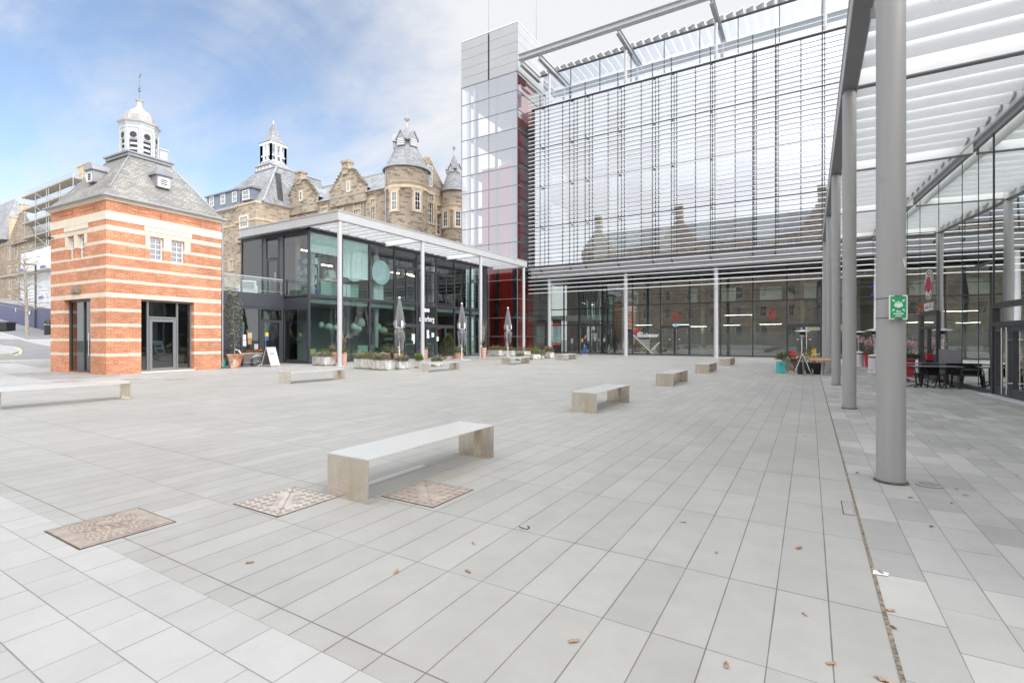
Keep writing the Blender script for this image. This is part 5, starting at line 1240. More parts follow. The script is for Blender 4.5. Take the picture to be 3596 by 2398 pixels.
# ================================================================ sandstone hospital range behind the pavilion
r3=zoomf((700,350,1700,1000),2352)
VY=48.0
vic=thing('sandstone_range','long Victorian sandstone hospital range with crow stepped gables and round turret','building',(-50,VY,0))
def V(x,y,Y=VY): return onY(*r3(x,y),Y)
ST=M['stone']; SL=M['slate']; DR=M['dress']
def wall_open(mb,x0,x1,Y,z0,z1,wins,dep=.22):
    holed(mb,(x0,Y,0),(1,0,0),x1-x0,z0,z1,[(a-x0,b-x0,c,d) for a,b,c,d in wins],dep,(0,1,0))
def dressings(mb,a,b,c,d,Y,t=.16):
    mb.box(a-t,a,Y-.03,Y+.05,c,d); mb.box(b,b+t,Y-.03,Y+.05,c,d); mb.box(a-t-.05,b+t+.05,Y-.035,Y+.05,d,d+.28); mb.box(a-t-.05,b+t+.05,Y-.07,Y+.05,c-.16,c)
def vwin(parent,a,b,c,d,Y,bars=(2,2),dep=.2):
    fr=sash(parent,(a,Y+dep,c),(1,0,0),b-a,d-c,(0,1,0),bars,fw=.09)
    off_=Vector(parent.location)
    return fr
def W(x0,y0,x1,y1,Y=VY):
    a=V(x0,y1,Y); b=V(x1,y0,Y); return (a[0],b[0],a[1],b[1])
base=6.0
# --- main front y=48 between the pavilion block and the turret
XL=V(640,800)[0]; XR=V(1545,740)[0]; 
ez=V(1000,848)[1]
mw=[W(1010,890,1054,932),W(1282,842,1328,886),W(1280,905,1328,953),W(1420,822,1452,866),W(1420,884,1452,988),W(645,950,684,992),W(1142,868,1188,912),W(883,908,926,950),W(762,932,803,975)]
def scl(w,k=1.0): return w
wins=[(a,b,c,d) for a,b,c,d in mw]
hgt=ez
mb=MB(); wall_open(mb,XL-.5,XR+2,VY,base,hgt,wins)
mb.poly([(XR+2,VY,base),(XR+2,VY+12,base),(XR+2,VY+12,hgt),(XR+2,VY,hgt)])
sub(mb,'wall',ST,vic)
dm=MB()
for w in wins: dressings(dm,*w,VY)
for x in (XL,XR-5): pass
dm.box(XL-.5,XR+2,VY-.08,VY+.02,hgt-.28,hgt-.05)
sub(dm,'stone_dressings',DR,vic)
def local(fr,parent):
    off_=Vector(parent.location)
    fr.location-=off_
for w in wins: local(vwin(vic,*w,VY),vic)
# roof of main range
rz=V(1400,600)[1]; 
rb_=MB(); RYd=6.2
rb_.poly([(XL-1,VY-.25,hgt-.05),(XR+2.2,VY-.25,hgt-.05),(XR+2.2,VY+RYd,rz+2.2),(XL-1,VY+RYd,rz+2.2)]); rb_.poly([(XL-1,VY+RYd,rz+2.2),(XR+2.2,VY+RYd,rz+2.2),(XR+2.2,VY+12.4,hgt),(XL-1,VY+12.4,hgt)])
sub(rb_,'roof',SL,vic)
gt_=MB(); gt_.tube([(XL-.6,VY-.28,hgt-.04),(XR+2,VY-.28,hgt-.04)],.09,8); gt_.bar((XL-1,VY+RYd,rz+2.22),(XR+2.2,VY+RYd,rz+2.22),.25,.16)
sub(gt_,'gutter',M['lead'],vic)
# --- crow stepped gables
def gable(x0,x1,ybase,xa,ya,chim,win,lab,Y,dpt=6.0):
    a=V(x0,ybase,Y); b=V(x1,ybase,Y); ap=V(xa,ya,Y); zb=hgt-1.2; n=7
    xl,xr=a[0],b[0]; xm=(xl+xr)/2; zt=ap[1]; z0=a[1]
    pts=[(xl,zb),(xl,z0)]
    cw=(xr-xl)*.15
    for i in range(n):
        x_=xl+(xm-cw-xl)*(i+1)/n; z_=z0+(zt-z0)*(i+.55)/n
        pts.append((pts[-1][0],z_)); pts.append((x_,z_))
    pts2=[(2*xm-x,z) for x,z in pts][::-1]
    ol=pts+[(xm-cw,zt),(xm+cw,zt)]+pts2
    mb=MB()
    # build as vertical slabs between successive x so the stepped outline stays convex
    xs_=sorted({p[0] for p in ol})
    def top(x):
        u=abs(x-xm); 
        if u<=cw: return zt
        i=int(max(0,min(n-1,math.floor((((xr-xl)/2-u))/(((xr-xl)/2-cw))*n)))); return z0+(zt-z0)*(i+.55)/n
    hole=win
    for p,q_ in zip(xs_,xs_[1:]):
        if q_-p<1e-4: continue
        xm_=(p+q_)/2; t_=top(xm_)
        mb.box(p,q_,Y-.32,Y+.0,zb,t_)
    g_=sub(mb,'gable',ST,vic)
    cp=MB()
    for p,q_ in zip(xs_,xs_[1:]):
        if q_-p<1e-4: continue
        cp.box(p-.08,q_+.08,Y-.40,Y+.08,top((p+q_)/2)-.12,top((p+q_)/2)+.14)
    sub(cp,'crow_steps',plain('sooty_coping'+str(int(xl*10)),(.20,.17,.13),.9,0,.5,1.2),g_)
    # gable roof running back
    rm=MB(); zr=z0+(zt-z0)*.9
    for sx in(xl+.1,xr-.1): rm.poly([(sx,Y,z0-.1),(xm,Y,zr),(xm,Y+dpt,zr),(sx,Y+dpt,z0-.1)])
    sub(rm,'gable_roof',SL,g_)
    if win:
        wa=W(*win,Y-.32); dd=MB(); dressings(dd,*wa,Y-.32,.2); sub(dd,'window_dressing',DR,g_)
        sf=sash(vic,(wa[0],Y-.34,wa[2]),(1,0,0),wa[1]-wa[0],wa[3]-wa[2],(0,1,0),(1,2),fw=.08); local(sf,vic)
    if chim:
        c0=V(chim[0],chim[2],Y); c1=V(chim[1],chim[3],Y); cm=MB(); c1=(c0[0]+(c1[0]-c0[0])*.55,c1[1]); cm.box(c0[0],c1[0],Y-.5,Y+.5,c1[1],c0[1]); cm.box(c0[0]-.12,c1[0]+.12,Y-.62,Y+.62,c0[1]-.28,c0[1]); cm.box(c0[0]-.05,c1[0]+.05,Y-.55,Y+.55,c0[1]-1.2,c0[1]-1.0)
        for i in range(2): x=c0[0]+(c1[0]-c0[0])*(.3+.4*i); cm.lathe([(.16,c0[1]),(.13,c0[1]+.35)],10,(x,Y+.2,0))
        sub(cm,'chimney',ST,vic)
gable(728,985,850,857,675,(815,902,608,690),(828,757,850,835),'',VY)
gable(1092,1388,780,1240,590,(1200,1290,520,610),(1220,680,1242,760),'',VY)
# windows under the gables are in the main wall; downpipes
dp=MB()
for x in(955,1365,718):
    a=V(x,860); dp.tube([(a[0],VY-.12,base),(a[0],VY-.12,hgt-.1)],.07,6)
sub(dp,'downpipe',M['lead'],vic)
# --- round turrets
def turret(cx_,eave_y,x0,x1,Yc,apx,lab):
    l=V(x0,eave_y,Yc); r_=V(x1,eave_y,Yc); 
    pc=r3((x0+x1)/2,eave_y); d=depth((l[0],Yc,0)); rad=abs(r3(x1,0)[0]-r3(x0,0)[0])/2*((depth((l[0],Yc,0))+depth((r_[0],Yc,0)))/2)/FL
    cxw=onY(pc[0],pc[1],Yc)[0]; ze=onY(pc[0],pc[1],Yc)[1]
    za=onY(*r3(cx_,apx),Yc)[1]
    b=MB(); R=rad*.93
    b.lathe([(R*.96,base),(R*.96,ze-2.6),(R*.985,ze-2.4),(R,ze-2.3),(R,ze)],48,(cxw,Yc,0),urad=R)
    tw=sub(b,'turret',ST,vic,smooth=30)
    b=MB(); b.lathe([(R*.97,ze-2.75),(R*1.03,ze-2.68),(R*1.03,ze-2.45),(R*1.0,ze-2.3)],48,(cxw,Yc,0),cap=False); b.lathe([(R*.98,ze-2.0),(R*1.02,ze-1.95),(R*1.02,ze-1.85),(R*.98,ze-1.8)],48,(cxw,Yc,0),cap=False)
    sub(b,'string_course',DR,tw,smooth=30)
    b=MB(); H=za-ze; b.lathe([(R*1.07,ze-.05),(R*1.0,ze+.12*H*.5),(R*.78,ze+.26*H),(R*.56,ze+.48*H),(R*.36,ze+.72*H),(R*.22,ze+.88*H),(R*.06,za)],40,(cxw,Yc,0),urad=R*.8,cap=False)
    rf_=sub(b,'turret_roof',SL,tw,smooth=40)
    b=MB(); b.tube([(cxw+R*1.08*math.cos(2*PI*i/40),Yc+R*1.08*math.sin(2*PI*i/40),ze-.05) for i in range(41)],.09,6,False); sub(b,'turret_gutter',M['lead'],tw)
    b=MB(); b.lathe([(R*.11,za-.75),(R*.05,za),(R*.045,za+.55),(.05,za+.7),(.07,za+.75),(R*.12,za+1.0),(R*.13,za+1.15),(.03,za+1.2),(.02,za+2.4)],14,(cxw,Yc,0)); sub(b,'finial',M['lead_dome'],tw,smooth=40)
    # louvred lucarnes
    for a in(-145,-75,-15):
        t=R_(a); n_=Vector((math.cos(t),math.sin(t),0)); e=Vector((-math.sin(t),math.cos(t),0)); zz=ze+.50*H; w=R*.20
        o=Vector((cxw,Yc,zz))+n_*R*.60
        Mx=Matrix.Identity(4)
        for i in range(3): Mx[i][0]=e[i]; Mx[i][1]=-n_[i]; Mx[i][2]=(0,0,1)[i]; Mx[i][3]=o[i]
        b=MB(); b.T=Mx; b.box(-w,w,.02,R*.5,0,w*1.7); b.ext([(-w*1.35,-.12,w*1.45),(0,-.12,w*3.7),(0,-.12,w*3.35),(-w*1.2,-.12,w*1.3)],(0,R*.55,0)); b.ext([(w*1.35,-.12,w*1.45),(w*1.2,-.12,w*1.3),(0,-.12,w*3.35),(0,-.12,w*3.7)],(0,R*.55,0)); b.ext([(-w,0,w*1.6),(w,0,w*1.6),(0,0,w*3.3)],(0,.1,0))
        lc=sub(b,'lucarne',M['lead'],tw)
        b=MB(); b.T=Mx
        for k in range(4): z=w*.2+k*w*.4; b.add([(-w*.8,-.04,z),(w*.8,-.04,z),(w*.8,.02,z+w*.24),(-w*.8,.02,z+w*.24)],[(0,1,2,3)])
        sub(b,'lucarne_louvre',M['white'],tw)
    return cxw,R,ze
def turret_win(cxw,R,Yc,px0,py0,px1,py1):
    # window on the drum seen at these photo positions
    p=r3((px0+px1)/2,(py0+py1)/2); d=Vector(ray(*p)); o=Vector((0,0,EYE))
    ax=d.x; ay=d.y; ox=-cxw; oy=-Yc; A=ax*ax+ay*ay; B=2*(ox*ax+oy*ay); Cc=ox*ox+oy*oy-(R*.96)**2; D=B*B-4*A*Cc
    if D<0: return
    t=(-B-math.sqrt(D))/(2*A); hit=o+d*t; n_=Vector((hit.x-cxw,hit.y-Yc,0)).normalized(); e=Vector((-n_.y,n_.x,0)); 
    if e.dot(RT)<0: e=-e
    hh=abs(py1-py0)/2.352*t/FL; w=max(.8,abs(px1-px0)/2.352*t/FL/max(.45,abs(e.dot(RT))))
    b0=hit-e*w/2-Vector((0,0,hh/2))+n_*.0
    s_=sash(vic,b0+n_*.06,e,w,hh,-n_,(2,2),fw=.1); local(s_,vic)
    dd=MB(); Z=Vector((0,0,1))
    for u0,u1,z0,z1 in((-.24,0,0,hh),(w,w+.24,0,hh),(-.35,w+.35,hh,hh+.4),(-.3,w+.3,-.2,0)):
        vs=[b0+e*u+Z*z+n_*k for k in(-.3,.13) for u,z in((u0,z0),(u1,z0),(u1,z1),(u0,z1))]
        dd.add(vs,[(3,2,1,0),(4,5,6,7),(0,1,5,4),(1,2,6,5),(2,3,7,6),(3,0,4,7)])
    sub(dd,'window_dressing',DR,vic)
EXq=None
c1=turret(1715,598,1524,1905,46.2,235,'')
for w in((1598,758,1627,915),(1782,760,1815,918)): turret_win(c1[0],c1[1],46.2,*w)
b=MB(); t=R_(-115); b.tube([(c1[0]+c1[1]*1.02*math.cos(t),46.2+c1[1]*1.02*math.sin(t),z) for z in(base,c1[2])],.08,6); sub(b,'downpipe',M['lead'],vic)
EXq=c1[0]+c1[1]*.75
YT2=onX(*r3(1998,690),EXq)[0]+1.4
c2=turret(2095,768,1993,2215,YT2,468,'')
for w in((2022,920,2050,1052),(2122,920,2150,1052)): turret_win(c2[0],c2[1],YT2,*w)
# --- east flank between the turrets with its stepped gable
EXv=c1[0]+c1[1]*.75; ya,yb=46.8,57.5
fz=onX(*r3(1990,700),EXv)[1]
def E_(x,y): return onX(*r3(x,y),EXv)
ew=[]
for x0,y0,x1,y1 in((1892,775,1925,825),(1890,848,1925,1012),(1962,872,1990,918),(1962,940,1985,1110)):
    a=E_(x0,y1); b_=E_(x1,y0); ew.append((min(a[0],b_[0]),max(a[0],b_[0]),a[1],E_(x0,y0)[1]))
ew=[(a,max(b_,a+.9),c,d) for a,b_,c,d in ew]
ap=E_(1893,485); zg=ap[1]; yr_=E_(1998,690); ym=ap[0]; yb=yr_[0]; fz=yr_[1]; ya=ym-(yb-ym)
mb=MB(); holed(mb,(EXv,ya,0),(0,1,0),yb-ya,base,fz,[(a-ya,b_-ya,c,d) for a,b_,c,d in ew],.22,(-1,0,0)); 
n=9
for i in range(n*2):
    y0=ya+(yb-ya)*i/(2*n); k=i if i<n else 2*n-1-i; zt=fz+(zg-fz)*(k+1)/n; mb.box(EXv-.4,EXv-.001,y0,y0+(yb-ya)/(2*n),fz-.01,zt)
sub(mb,'flank_gable',ST,vic)
cp=MB()
for i in range(n*2):
    y0=ya+(yb-ya)*i/(2*n); k=i if i<n else 2*n-1-i; zt=fz+(zg-fz)*(k+1)/n; cp.box(EXv-.46,EXv+.06,y0-.02,y0+(yb-ya)/(2*n)+.02,zt,zt+.16)
sub(cp,'crow_steps',M['dress'],vic)
for a,b_,c,d in ew:
    s_=sash(vic,(EXv-.2,a,c),(0,1,0),b_-a,d-c,(-1,0,0),(2,2),fw=.09); local(s_,vic)
    dd=MB(); dd.box(EXv-.05,EXv+.04,a-.25,a,c,d); dd.box(EXv-.05,EXv+.04,b_,b_+.25,c,d); dd.box(EXv-.05,EXv+.045,a-.3,b_+.3,d,d+.35); dd.box(EXv-.05,EXv+.08,a-.3,b_+.3,c-.18,c); sub(dd,'window_dressing',DR,vic)
gw=E_(1905,640); s_=sash(vic,(EXv+.005,gw[0]-.5,gw[1]-1.2),(0,1,0),.9,2.6,(-1,0,0),(2,2),fw=.09); local(s_,vic)
rm=MB(); rm.poly([(EXv-.2,ya,fz),(EXv-.2,ym,zg-.3),(EXv-3,ym,zg-.3),(EXv-3,ya,fz)]); rm.poly([(EXv-.2,yb,fz),(EXv-3,yb,fz),(EXv-3,ym,zg-.3),(EXv-.2,ym,zg-.3)]); sub(rm,'flank_roof',SL,vic)
b=MB(); z=zg+.2; b.lathe([(.16,z),(.1,z+.3),(.22,z+.5),(.05,z+.7),(.03,z+1.6)],10,(EXv-3,ym-1.6,0)); b.bar((EXv-3.25,ym-1.6,z+1.5),(EXv-2.75,ym-1.6,z+1.5),.06); sub(b,'finial',M['lead_dome'],vic)
# --- slate pavilion block at the left of the range, standing forward, with the spired bell turret
BYv=43.5
pav=thing('hospital_pavilion','sandstone end block with slate mansard roof, dormers and white spired bell turret','building',(-58,BYv,0))
def B(x,y,Y=BYv): return onY(*r3(x,y),Y)
bx1=B(530,900)[0]; bx0=B(-60,900)[0]; bz=B(500,852)[1]
def BW(x0,y0,x1,y1): a=B(x0,y1); b=B(x1,y0); return (a[0],b[0],a[1],b[1])
bw=[BW(384,965,452,1072),BW(250,1325,272,1410)]
mb=MB(); wall_open(mb,bx0,bx1,BYv,0,bz,bw); mb.poly([(bx1,BYv,0),(bx1,VY+1,0),(bx1,VY+1,bz),(bx1,BYv,bz)]); 
sub(mb,'wall',ST,pav)
# projecting canted bay
a=B(330,900); b_=B(530,900); bay=MB(); 
bay.prism([(a[0],BYv),(a[0]+.5,BYv-.9),(b_[0]-.45,BYv-.9),(b_[0],BYv)],bz-5.6,bz); sub(bay,'corner_bay',ST,pav)
dd=MB(); 
for w in bw: dressings(dd,*w,BYv-(.9 if w is bw[0] else 0),.22)
z=bz-2.4
dd.prism([(a[0]-.1,BYv+.02),(a[0]+.42,BYv-1.0),(b_[0]-.37,BYv-1.0),(b_[0]+.1,BYv+.02)],z-.3,z); dd.prism([(a[0]-.1,BYv+.02),(a[0]+.42,BYv-1.02),(b_[0]-.37,BYv-1.02),(b_[0]+.1,BYv+.02)],bz-.25,bz+.05); dd.box(bx0,a[0],BYv-.1,BYv,z-.3,z); dd.box(bx0,a[0],BYv-.12,BYv,bz-.2,bz+.02); dd.box(bx1,bx1+.1,BYv,VY,z-.3,z); dd.box(bx1,bx1+.12,BYv,VY,bz-.2,bz+.02)
sub(dd,'stone_dressings',DR,pav)
w=bw[0]; s_=sash(pav,(w[0],BYv-.92,w[2]),(1,0,0),w[1]-w[0],w[3]-w[2],(0,1,0),(3,2),fw=.12); local(s_,pav)
w=bw[1]; local(vwin(pav,*w,BYv),pav)
# mansard
rt0=B(295,620); rt1=B(455,582); zt=rt1[1]; ins=2.6
yb2=VY+8; mb=MB(); e=[(bx0-.2,BYv-.2),(bx1+.2,BYv-.2),(bx1+.2,yb2),(bx0-.2,yb2)]; xr0=rt0[0]+1; t=[(xr0,BYv+ins),(rt1[0]+1.4,BYv+ins),(rt1[0]+1.4,yb2-2),(xr0,yb2-2)]
for k in range(4): mb.poly([(e[k][0],e[k][1],bz),(e[(k+1)%4][0],e[(k+1)%4][1],bz),(t[(k+1)%4][0],t[(k+1)%4][1],zt+1),(t[k][0],t[k][1],zt+1)])
mb.poly([(p[0],p[1],zt+1) for p in t]); prf=sub(mb,'roof',SL,pav)
mb=MB(); mb.tube([(bx0,BYv-.25,bz+.02),(bx1+.2,BYv-.25,bz+.02),(bx1+.25,VY+1,bz+.02)],.1,6)
mb.tube([(e[1][0],e[1][1],bz+.05),(t[1][0],t[1][1],zt+1.05)],.16,6); mb.bar((t[0][0],t[0][1],zt+1.05),(t[1][0],t[1][1],zt+1.05),.25,.15); mb.bar((t[1][0],t[1][1],zt+1.05),(t[2][0],t[2][1],zt+1.05),.25,.15); sub(mb,'lead_flashing',M['lead'],prf)
# long dormer + corner dormer
dz0=bz+.05; dx0=B(60,800)[0]; dx1=B(335,780)[0]; dzt=B(300,745)[1]
dm=MB(); dm.box(dx0,dx1,BYv+.05,BYv+2.5,dz0,dzt-.1); dm.box(dx0-.2,dx1+.2,BYv-.2,BYv+2.7,dzt-.1,dzt+.12); dm_=sub(dm,'dormer_strip',plain('blue_grey_lead',(.20,.225,.27),.5,.2,.15,.8),prf)
for x0,y0,x1,y1 in((85,798,120,890),(178,778,214,870),(272,757,308,852)):
    w=BW(x0,y0,x1,y1); s_=sash(pav,(w[0],BYv,w[2]),(1,0,0),w[1]-w[0],w[3]-w[2],(0,1,0),(2,2),fw=.12); local(s_,pav)
w=BW(388,748,444,842); dm=MB(); dm.box(w[0]-.45,w[1]+.45,BYv-.5,BYv+2,w[2]-.1,w[3]+.15); dm.box(w[0]-.75,w[1]+.75,BYv-.75,BYv+2.2,w[3]+.15,w[3]+.4); sub(dm,'corner_dormer',bpy.data.materials['blue_grey_lead'],prf)
s_=sash(pav,(w[0],BYv-.55,w[2]),(1,0,0),w[1]-w[0],w[3]-w[2],(0,1,0),(2,2),fw=.14); local(s_,pav)
# roof light on the right slope
rl=MB(); p=onX(*r3(632,745),bx1-1.0); k=(zt+1-bz)/(bx1+.2-(rt1[0]+1.4)); x_=bx1+.2-(p[1]-bz)/k
rl.add([(x_+.3+.06,p[0]-.4,p[1]-.3*k+.06),(x_+.3+.06,p[0]+.5,p[1]-.3*k+.06),(x_-.4+.06,p[0]+.5,p[1]+.4*k+.06),(x_-.4+.06,p[0]-.4,p[1]+.4*k+.06)],[(0,1,2,3)]); sub(rl,'roof_light',M['intdark'],prf)
# bell turret with slate spire
SY=BYv+6.5
def S(x,y): return onY(*r3(x,y),SY)
cxs=S(612,600)[0]; kS=depth((cxs,SY,0))/FL/2.352/2/1.39; w0=270*kS; w1=196*kS
zz=[S(612,y)[1] for y in(640,575,530,480,375,355,200,175)]
b=MB()
def sqp(b,h0,z0,h1,z1): 
    A=[(cxs-h0,SY-h0,z0),(cxs+h0,SY-h0,z0),(cxs+h0,SY+h0,z0),(cxs-h0,SY+h0,z0)]; B_=[(cxs-h1,SY-h1,z1),(cxs+h1,SY-h1,z1),(cxs+h1,SY+h1,z1),(cxs-h1,SY+h1,z1)]
    for k in range(4): b.poly([A[k],A[(k+1)%4],B_[(k+1)%4],B_[k]])
    b.poly(B_); b.poly(A[::-1])
sqp(b,w0*.92,zz[0]-2.5,w0*.92,zz[1]); base_=sub(b,'belfry_base',M['offwhite'],pav)
b=MB()
for k in range(5):
    x=cxs-w0*.92+w0*1.84*k/4; b.box(x-.07,x+.07,SY-w0*.92-.05,SY-w0*.92,zz[0]-1.6,zz[1]); b.box(cxs+w0*.92,cxs+w0*.92+.05,SY-w0*.92+w0*1.84*k/4-.07,SY-w0*.92+w0*1.84*k/4+.07,zz[0]-1.6,zz[1])
sub(b,'belfry_battens',M['white'],base_)
b=MB(); sqp(b,w0*1.06,zz[1],w1*.98,zz[2]); sub(b,'skirt_roof',SL,pav)
b=MB(); sqp(b,w1*.95,zz[2],w1*.95,zz[2]+(zz[3]-zz[2])*.15); sqp(b,w1*1.0,zz[3]-.2,w1*1.0,zz[3]); sqp(b,w1*1.06,zz[4]-.45,w1*1.06,zz[4]); 
for sx in range(4):
    u=-w1*.92+w1*1.84*sx/3
    for x,y in((cxs+u,SY-w1*.92),(cxs+u,SY+w1*.92),(cxs+w1*.92,SY+u),(cxs-w1*.92,SY+u)): b.box(x-.13,x+.13,y-.13,y+.13,zz[2],zz[4]-.4)
sub(b,'belfry_frame',M['white'],pav)
b=MB(); sqp(b,w1*.78,zz[2]+.1,w1*.78,zz[3]-.25); sub(b,'belfry_glazing',M['winglass'],pav)
b=MB(); sqp(b,w1*1.16,zz[4],w1*.72,zz[5]); sqp(b,w1*.72,zz[5],.12,zz[6]); sub(b,'spire',SL,pav)
b=MB(); b.lathe([(.28,zz[6]-.8),(.12,zz[6]),(.03,zz[7])],8,(cxs,SY,0)); sub(b,'spire_cap',M['white'],pav)

# ================================================================ uphill sandstone block under scaffold, far left
ql=zoomf((0,560,300,900),1384); q2=zoomf((0,700,200,1180),653)
LYh=42.0
old=thing('scaffolded_block','soot dark sandstone ward block uphill behind the blue hoarding, partly scaffolded','building',(-70,LYh,0))
def L(px,py,Y=LYh): return onY(px,py,Y)
z0=2.0
a=L(-260,900); b_=L(205,900); ez=L(60,845)[1]
lw=[]
for x0,y0,x1,y1 in((29,850,38,914),(53,855,62,909),(29,936,38,957),(53,934,62,953),(30,966,39,1016),(55,968,64,1012),(29,1040,38,1053),(53,1038,62,1056),(78,842,86,868),(104,842,112,868),(-30,860,-18,920),(-30,970,-18,1020)):
    p=L(x0,y1); q_=L(x1,y0); lw.append((p[0],q_[0],p[1],q_[1]))
mb=MB(); wall_open(mb,a[0],b_[0],LYh,z0-4,ez,lw,.25); mb.poly([(b_[0],LYh,z0-4),(b_[0],LYh+12,z0-4),(b_[0],LYh+12,ez),(b_[0],LYh,ez)]); sub(mb,'wall',M['stone2'],old)
dd=MB()
for w in lw: dressings(dd,*w,LYh,.22)
dd.box(a[0],b_[0],LYh-.15,LYh,ez-.3,ez+.1); sub(dd,'stone_dressings',DR,old)
for w in lw: local(vwin(old,*w,LYh),old)
mb=MB(); rh=6.5; mb.poly([(a[0],LYh-.3,ez),(b_[0]+.3,LYh-.3,ez),(b_[0]-4,LYh+6,ez+rh),(a[0],LYh+6,ez+rh)]); mb.poly([(b_[0]+.3,LYh-.3,ez),(b_[0]+.3,LYh+12,ez),(b_[0]-4,LYh+6,ez+rh)]); orf=sub(mb,'roof',SL,old)
# stepped gable in the middle and steep left roof
gx0,gx1=L(40,840)[0],L(128,840)[0]; gz=L(72,748)[1]; n=10; mb=MB(); gm=(gx0+gx1)/2
for i in range(2*n):
    x0=gx0+(gx1-gx0)*i/(2*n); k=i if i<n else 2*n-1-i; mb.box(x0,x0+(gx1-gx0)/(2*n),LYh-.5,LYh-.02,ez-1,ez+(gz-ez)*(k+1)/n)
sub(mb,'gable',M['stone2'],old)
mb=MB(); c0=L(66,760); mb.box(gm-.7,gm+.7,LYh-.6,LYh+.6,gz-.4,gz+1.6); mb.box(gm-.85,gm+.85,LYh-.75,LYh+.75,gz+1.6,gz+1.85); sub(mb,'chimney',DR,old)
mb=MB(); sx1=L(24,820)[0]; sx0=L(-120,820)[0]; pz=L(0,700)[1]; mb.poly([(sx0,LYh-1,ez+1),(sx1,LYh-1,ez+1),(L(2,700)[0]-1,LYh+3,pz+1),(sx0,LYh+3,pz+1)]); mb.poly([(sx1,LYh-1,ez+1),(sx1,LYh+6,ez+1),(L(2,700)[0]-1,LYh+3,pz+1)]); sub(mb,'steep_roof',SL,old)
mb=MB(); p=L(35,758); mb.box(p[0]-1.6,p[0]+.2,LYh+.2,LYh+1.8,ez,p[1]); mb.box(p[0]-1.75,p[0]+.35,LYh+.05,LYh+1.95,p[1]-.3,p[1]); sub(mb,'chimney',DR,old)
mb=MB(); p=L(272,585,46); q_=L(308,585,46); mb.box(p[0],q_[0],46,47.5,ez-2,p[1]); mb.box(p[0]-.15,q_[0]+.15,45.85,47.65,p[1]-.3,p[1]); mb.box(p[0]-1.6,p[0],46.1,47.4,ez-2,p[1]-2.6); mb.box(p[0]-3,p[0]-1.6,46.1,47.4,ez-2,p[1]-4.2); sub(mb,'tall_chimney',DR,old)
# scaffold
SYf=LYh-2.4
scf=thing('scaffold_tower','galvanised scaffold tower with boarded lifts and white sheeting beside the lodge','scaffold',(-60,SYf,0))
def Sc(px,py,Y=SYf): return onY(px,py,Y)
x0=Sc(76,640)[0]; xm=Sc(165,640)[0]; x1=Sc(255,640)[0]
lv=[Sc(165,y)[1] for y in(660,709,760,815,865)]
for i,z in enumerate(lv):
    mb=MB(); mb.box(x0,x1 if i<3 else xm+1,SYf,SYf+2.1,z-.06,z); mb.box(x0,x1 if i<3 else xm+1,SYf-.04,SYf,z-.05,z+.22); mb.box(xm+.0,xm+.05,SYf,SYf+2.1,z,z+.2); sub(mb,'boarded_lift',M['plank'],scf)
gz0=1.5
for i,x in enumerate((x0+1.7,(x0+xm)/2+.6,xm-.6,xm+.6,(xm+x1)/2,x1)):
    for y in(SYf+.08,SYf+2.0):
        mb=MB(); top=lv[0]+(1.0 if i not in(0,) else .3); bot=gz0 if i in(2,3) else (lv[4]-.5 if i==1 else lv[3] if i==0 else lv[2]-3); mb.tube([(x,y,bot),(x,y,top)],.055,6); sub(mb,'standard',M['galv'],scf)
mb=MB()
for i,z in enumerate(lv):
    for h in(.5,1.0):
        mb.tube([(x0+(1.7 if i==0 else .2),SYf+.05,z+h),(xm+.6,SYf+.05,z+h)],.04,6); mb.tube([(xm+.6,SYf+.05,z+h*.98),(x1,SYf+.05,z+h*.98)],.04,6); mb.tube([(xm+.6,SYf+.05,z+h),(xm+.6,SYf+2,z+h)],.04,6)
    if i: mb.tube([((x0+xm)/2+.6,SYf-.02,lv[i-1]),(xm+.6,SYf-.02,z)],.05,6)
sub(mb,'guard_rails',M['galv'],scf)
p=Sc(78,880); q_=Sc(230,860); zt=Sc(165,872)[1]; zb=1.2
mb=MB(); N=14; M_=9
for i in range(N):
    for j in range(M_):
        f=lambda i,j:(p[0]+(q_[0]-p[0])*i/N,SYf-.25+.10*math.sin(i*1.9+j*.8)+.06*math.sin(j*2.7),zb+(zt-zb)*j/M_+ (.25*i/N if j==M_ else 0))
        mb.poly([f(i,j),f(i+1,j),f(i+1,j+1),f(i,j+1)])
sub(mb,'white_sheeting',M['sheet'],scf,smooth=60)
mb=MB(); z=Sc(120,966)[1]; mb.box(Sc(30,960)[0],q_[0],SYf-2.4,SYf-.4,z-.12,z); mb.box(Sc(30,960)[0],q_[0],SYf-2.45,SYf-2.4,z-.1,z+.2); sub(mb,'protection_fan',M['plank'],scf)
mb=MB()
for px,py,w in((84,950,1.2),(158,938,1.3),(152,1045,1.2),(82,1052,.7)): a_=Sc(px,py); mb.box(a_[0]-w,a_[0]+w,SYf-.45,SYf-.43,a_[1]-.28,a_[1]+.28)
sub(mb,'banner',M['bluebanner'],scf)
mb=MB(); p=Sc(255,660,45); q_=Sc(330,655,45); mb.box(p[0],q_[0],45,45.1,p[1],p[1]+1.1); sub(mb,'blue_sheet',M['bluebanner'],scf)
mb=MB()
for px in(262,275,290,300): a_=Sc(px,640,44.8); mb.tube([(a_[0],44.8,a_[1]-3),(a_[0],44.8,a_[1]+2.4)],.05,6)
for dz_ in(0,1.0): a_=Sc(255,640,44.8); b_=Sc(320,640,44.8); mb.tube([(a_[0],44.75,a_[1]+dz_),(b_[0],44.75,a_[1]+dz_)],.05,6)
sub(mb,'chimney_scaffold',M['galv'],scf)
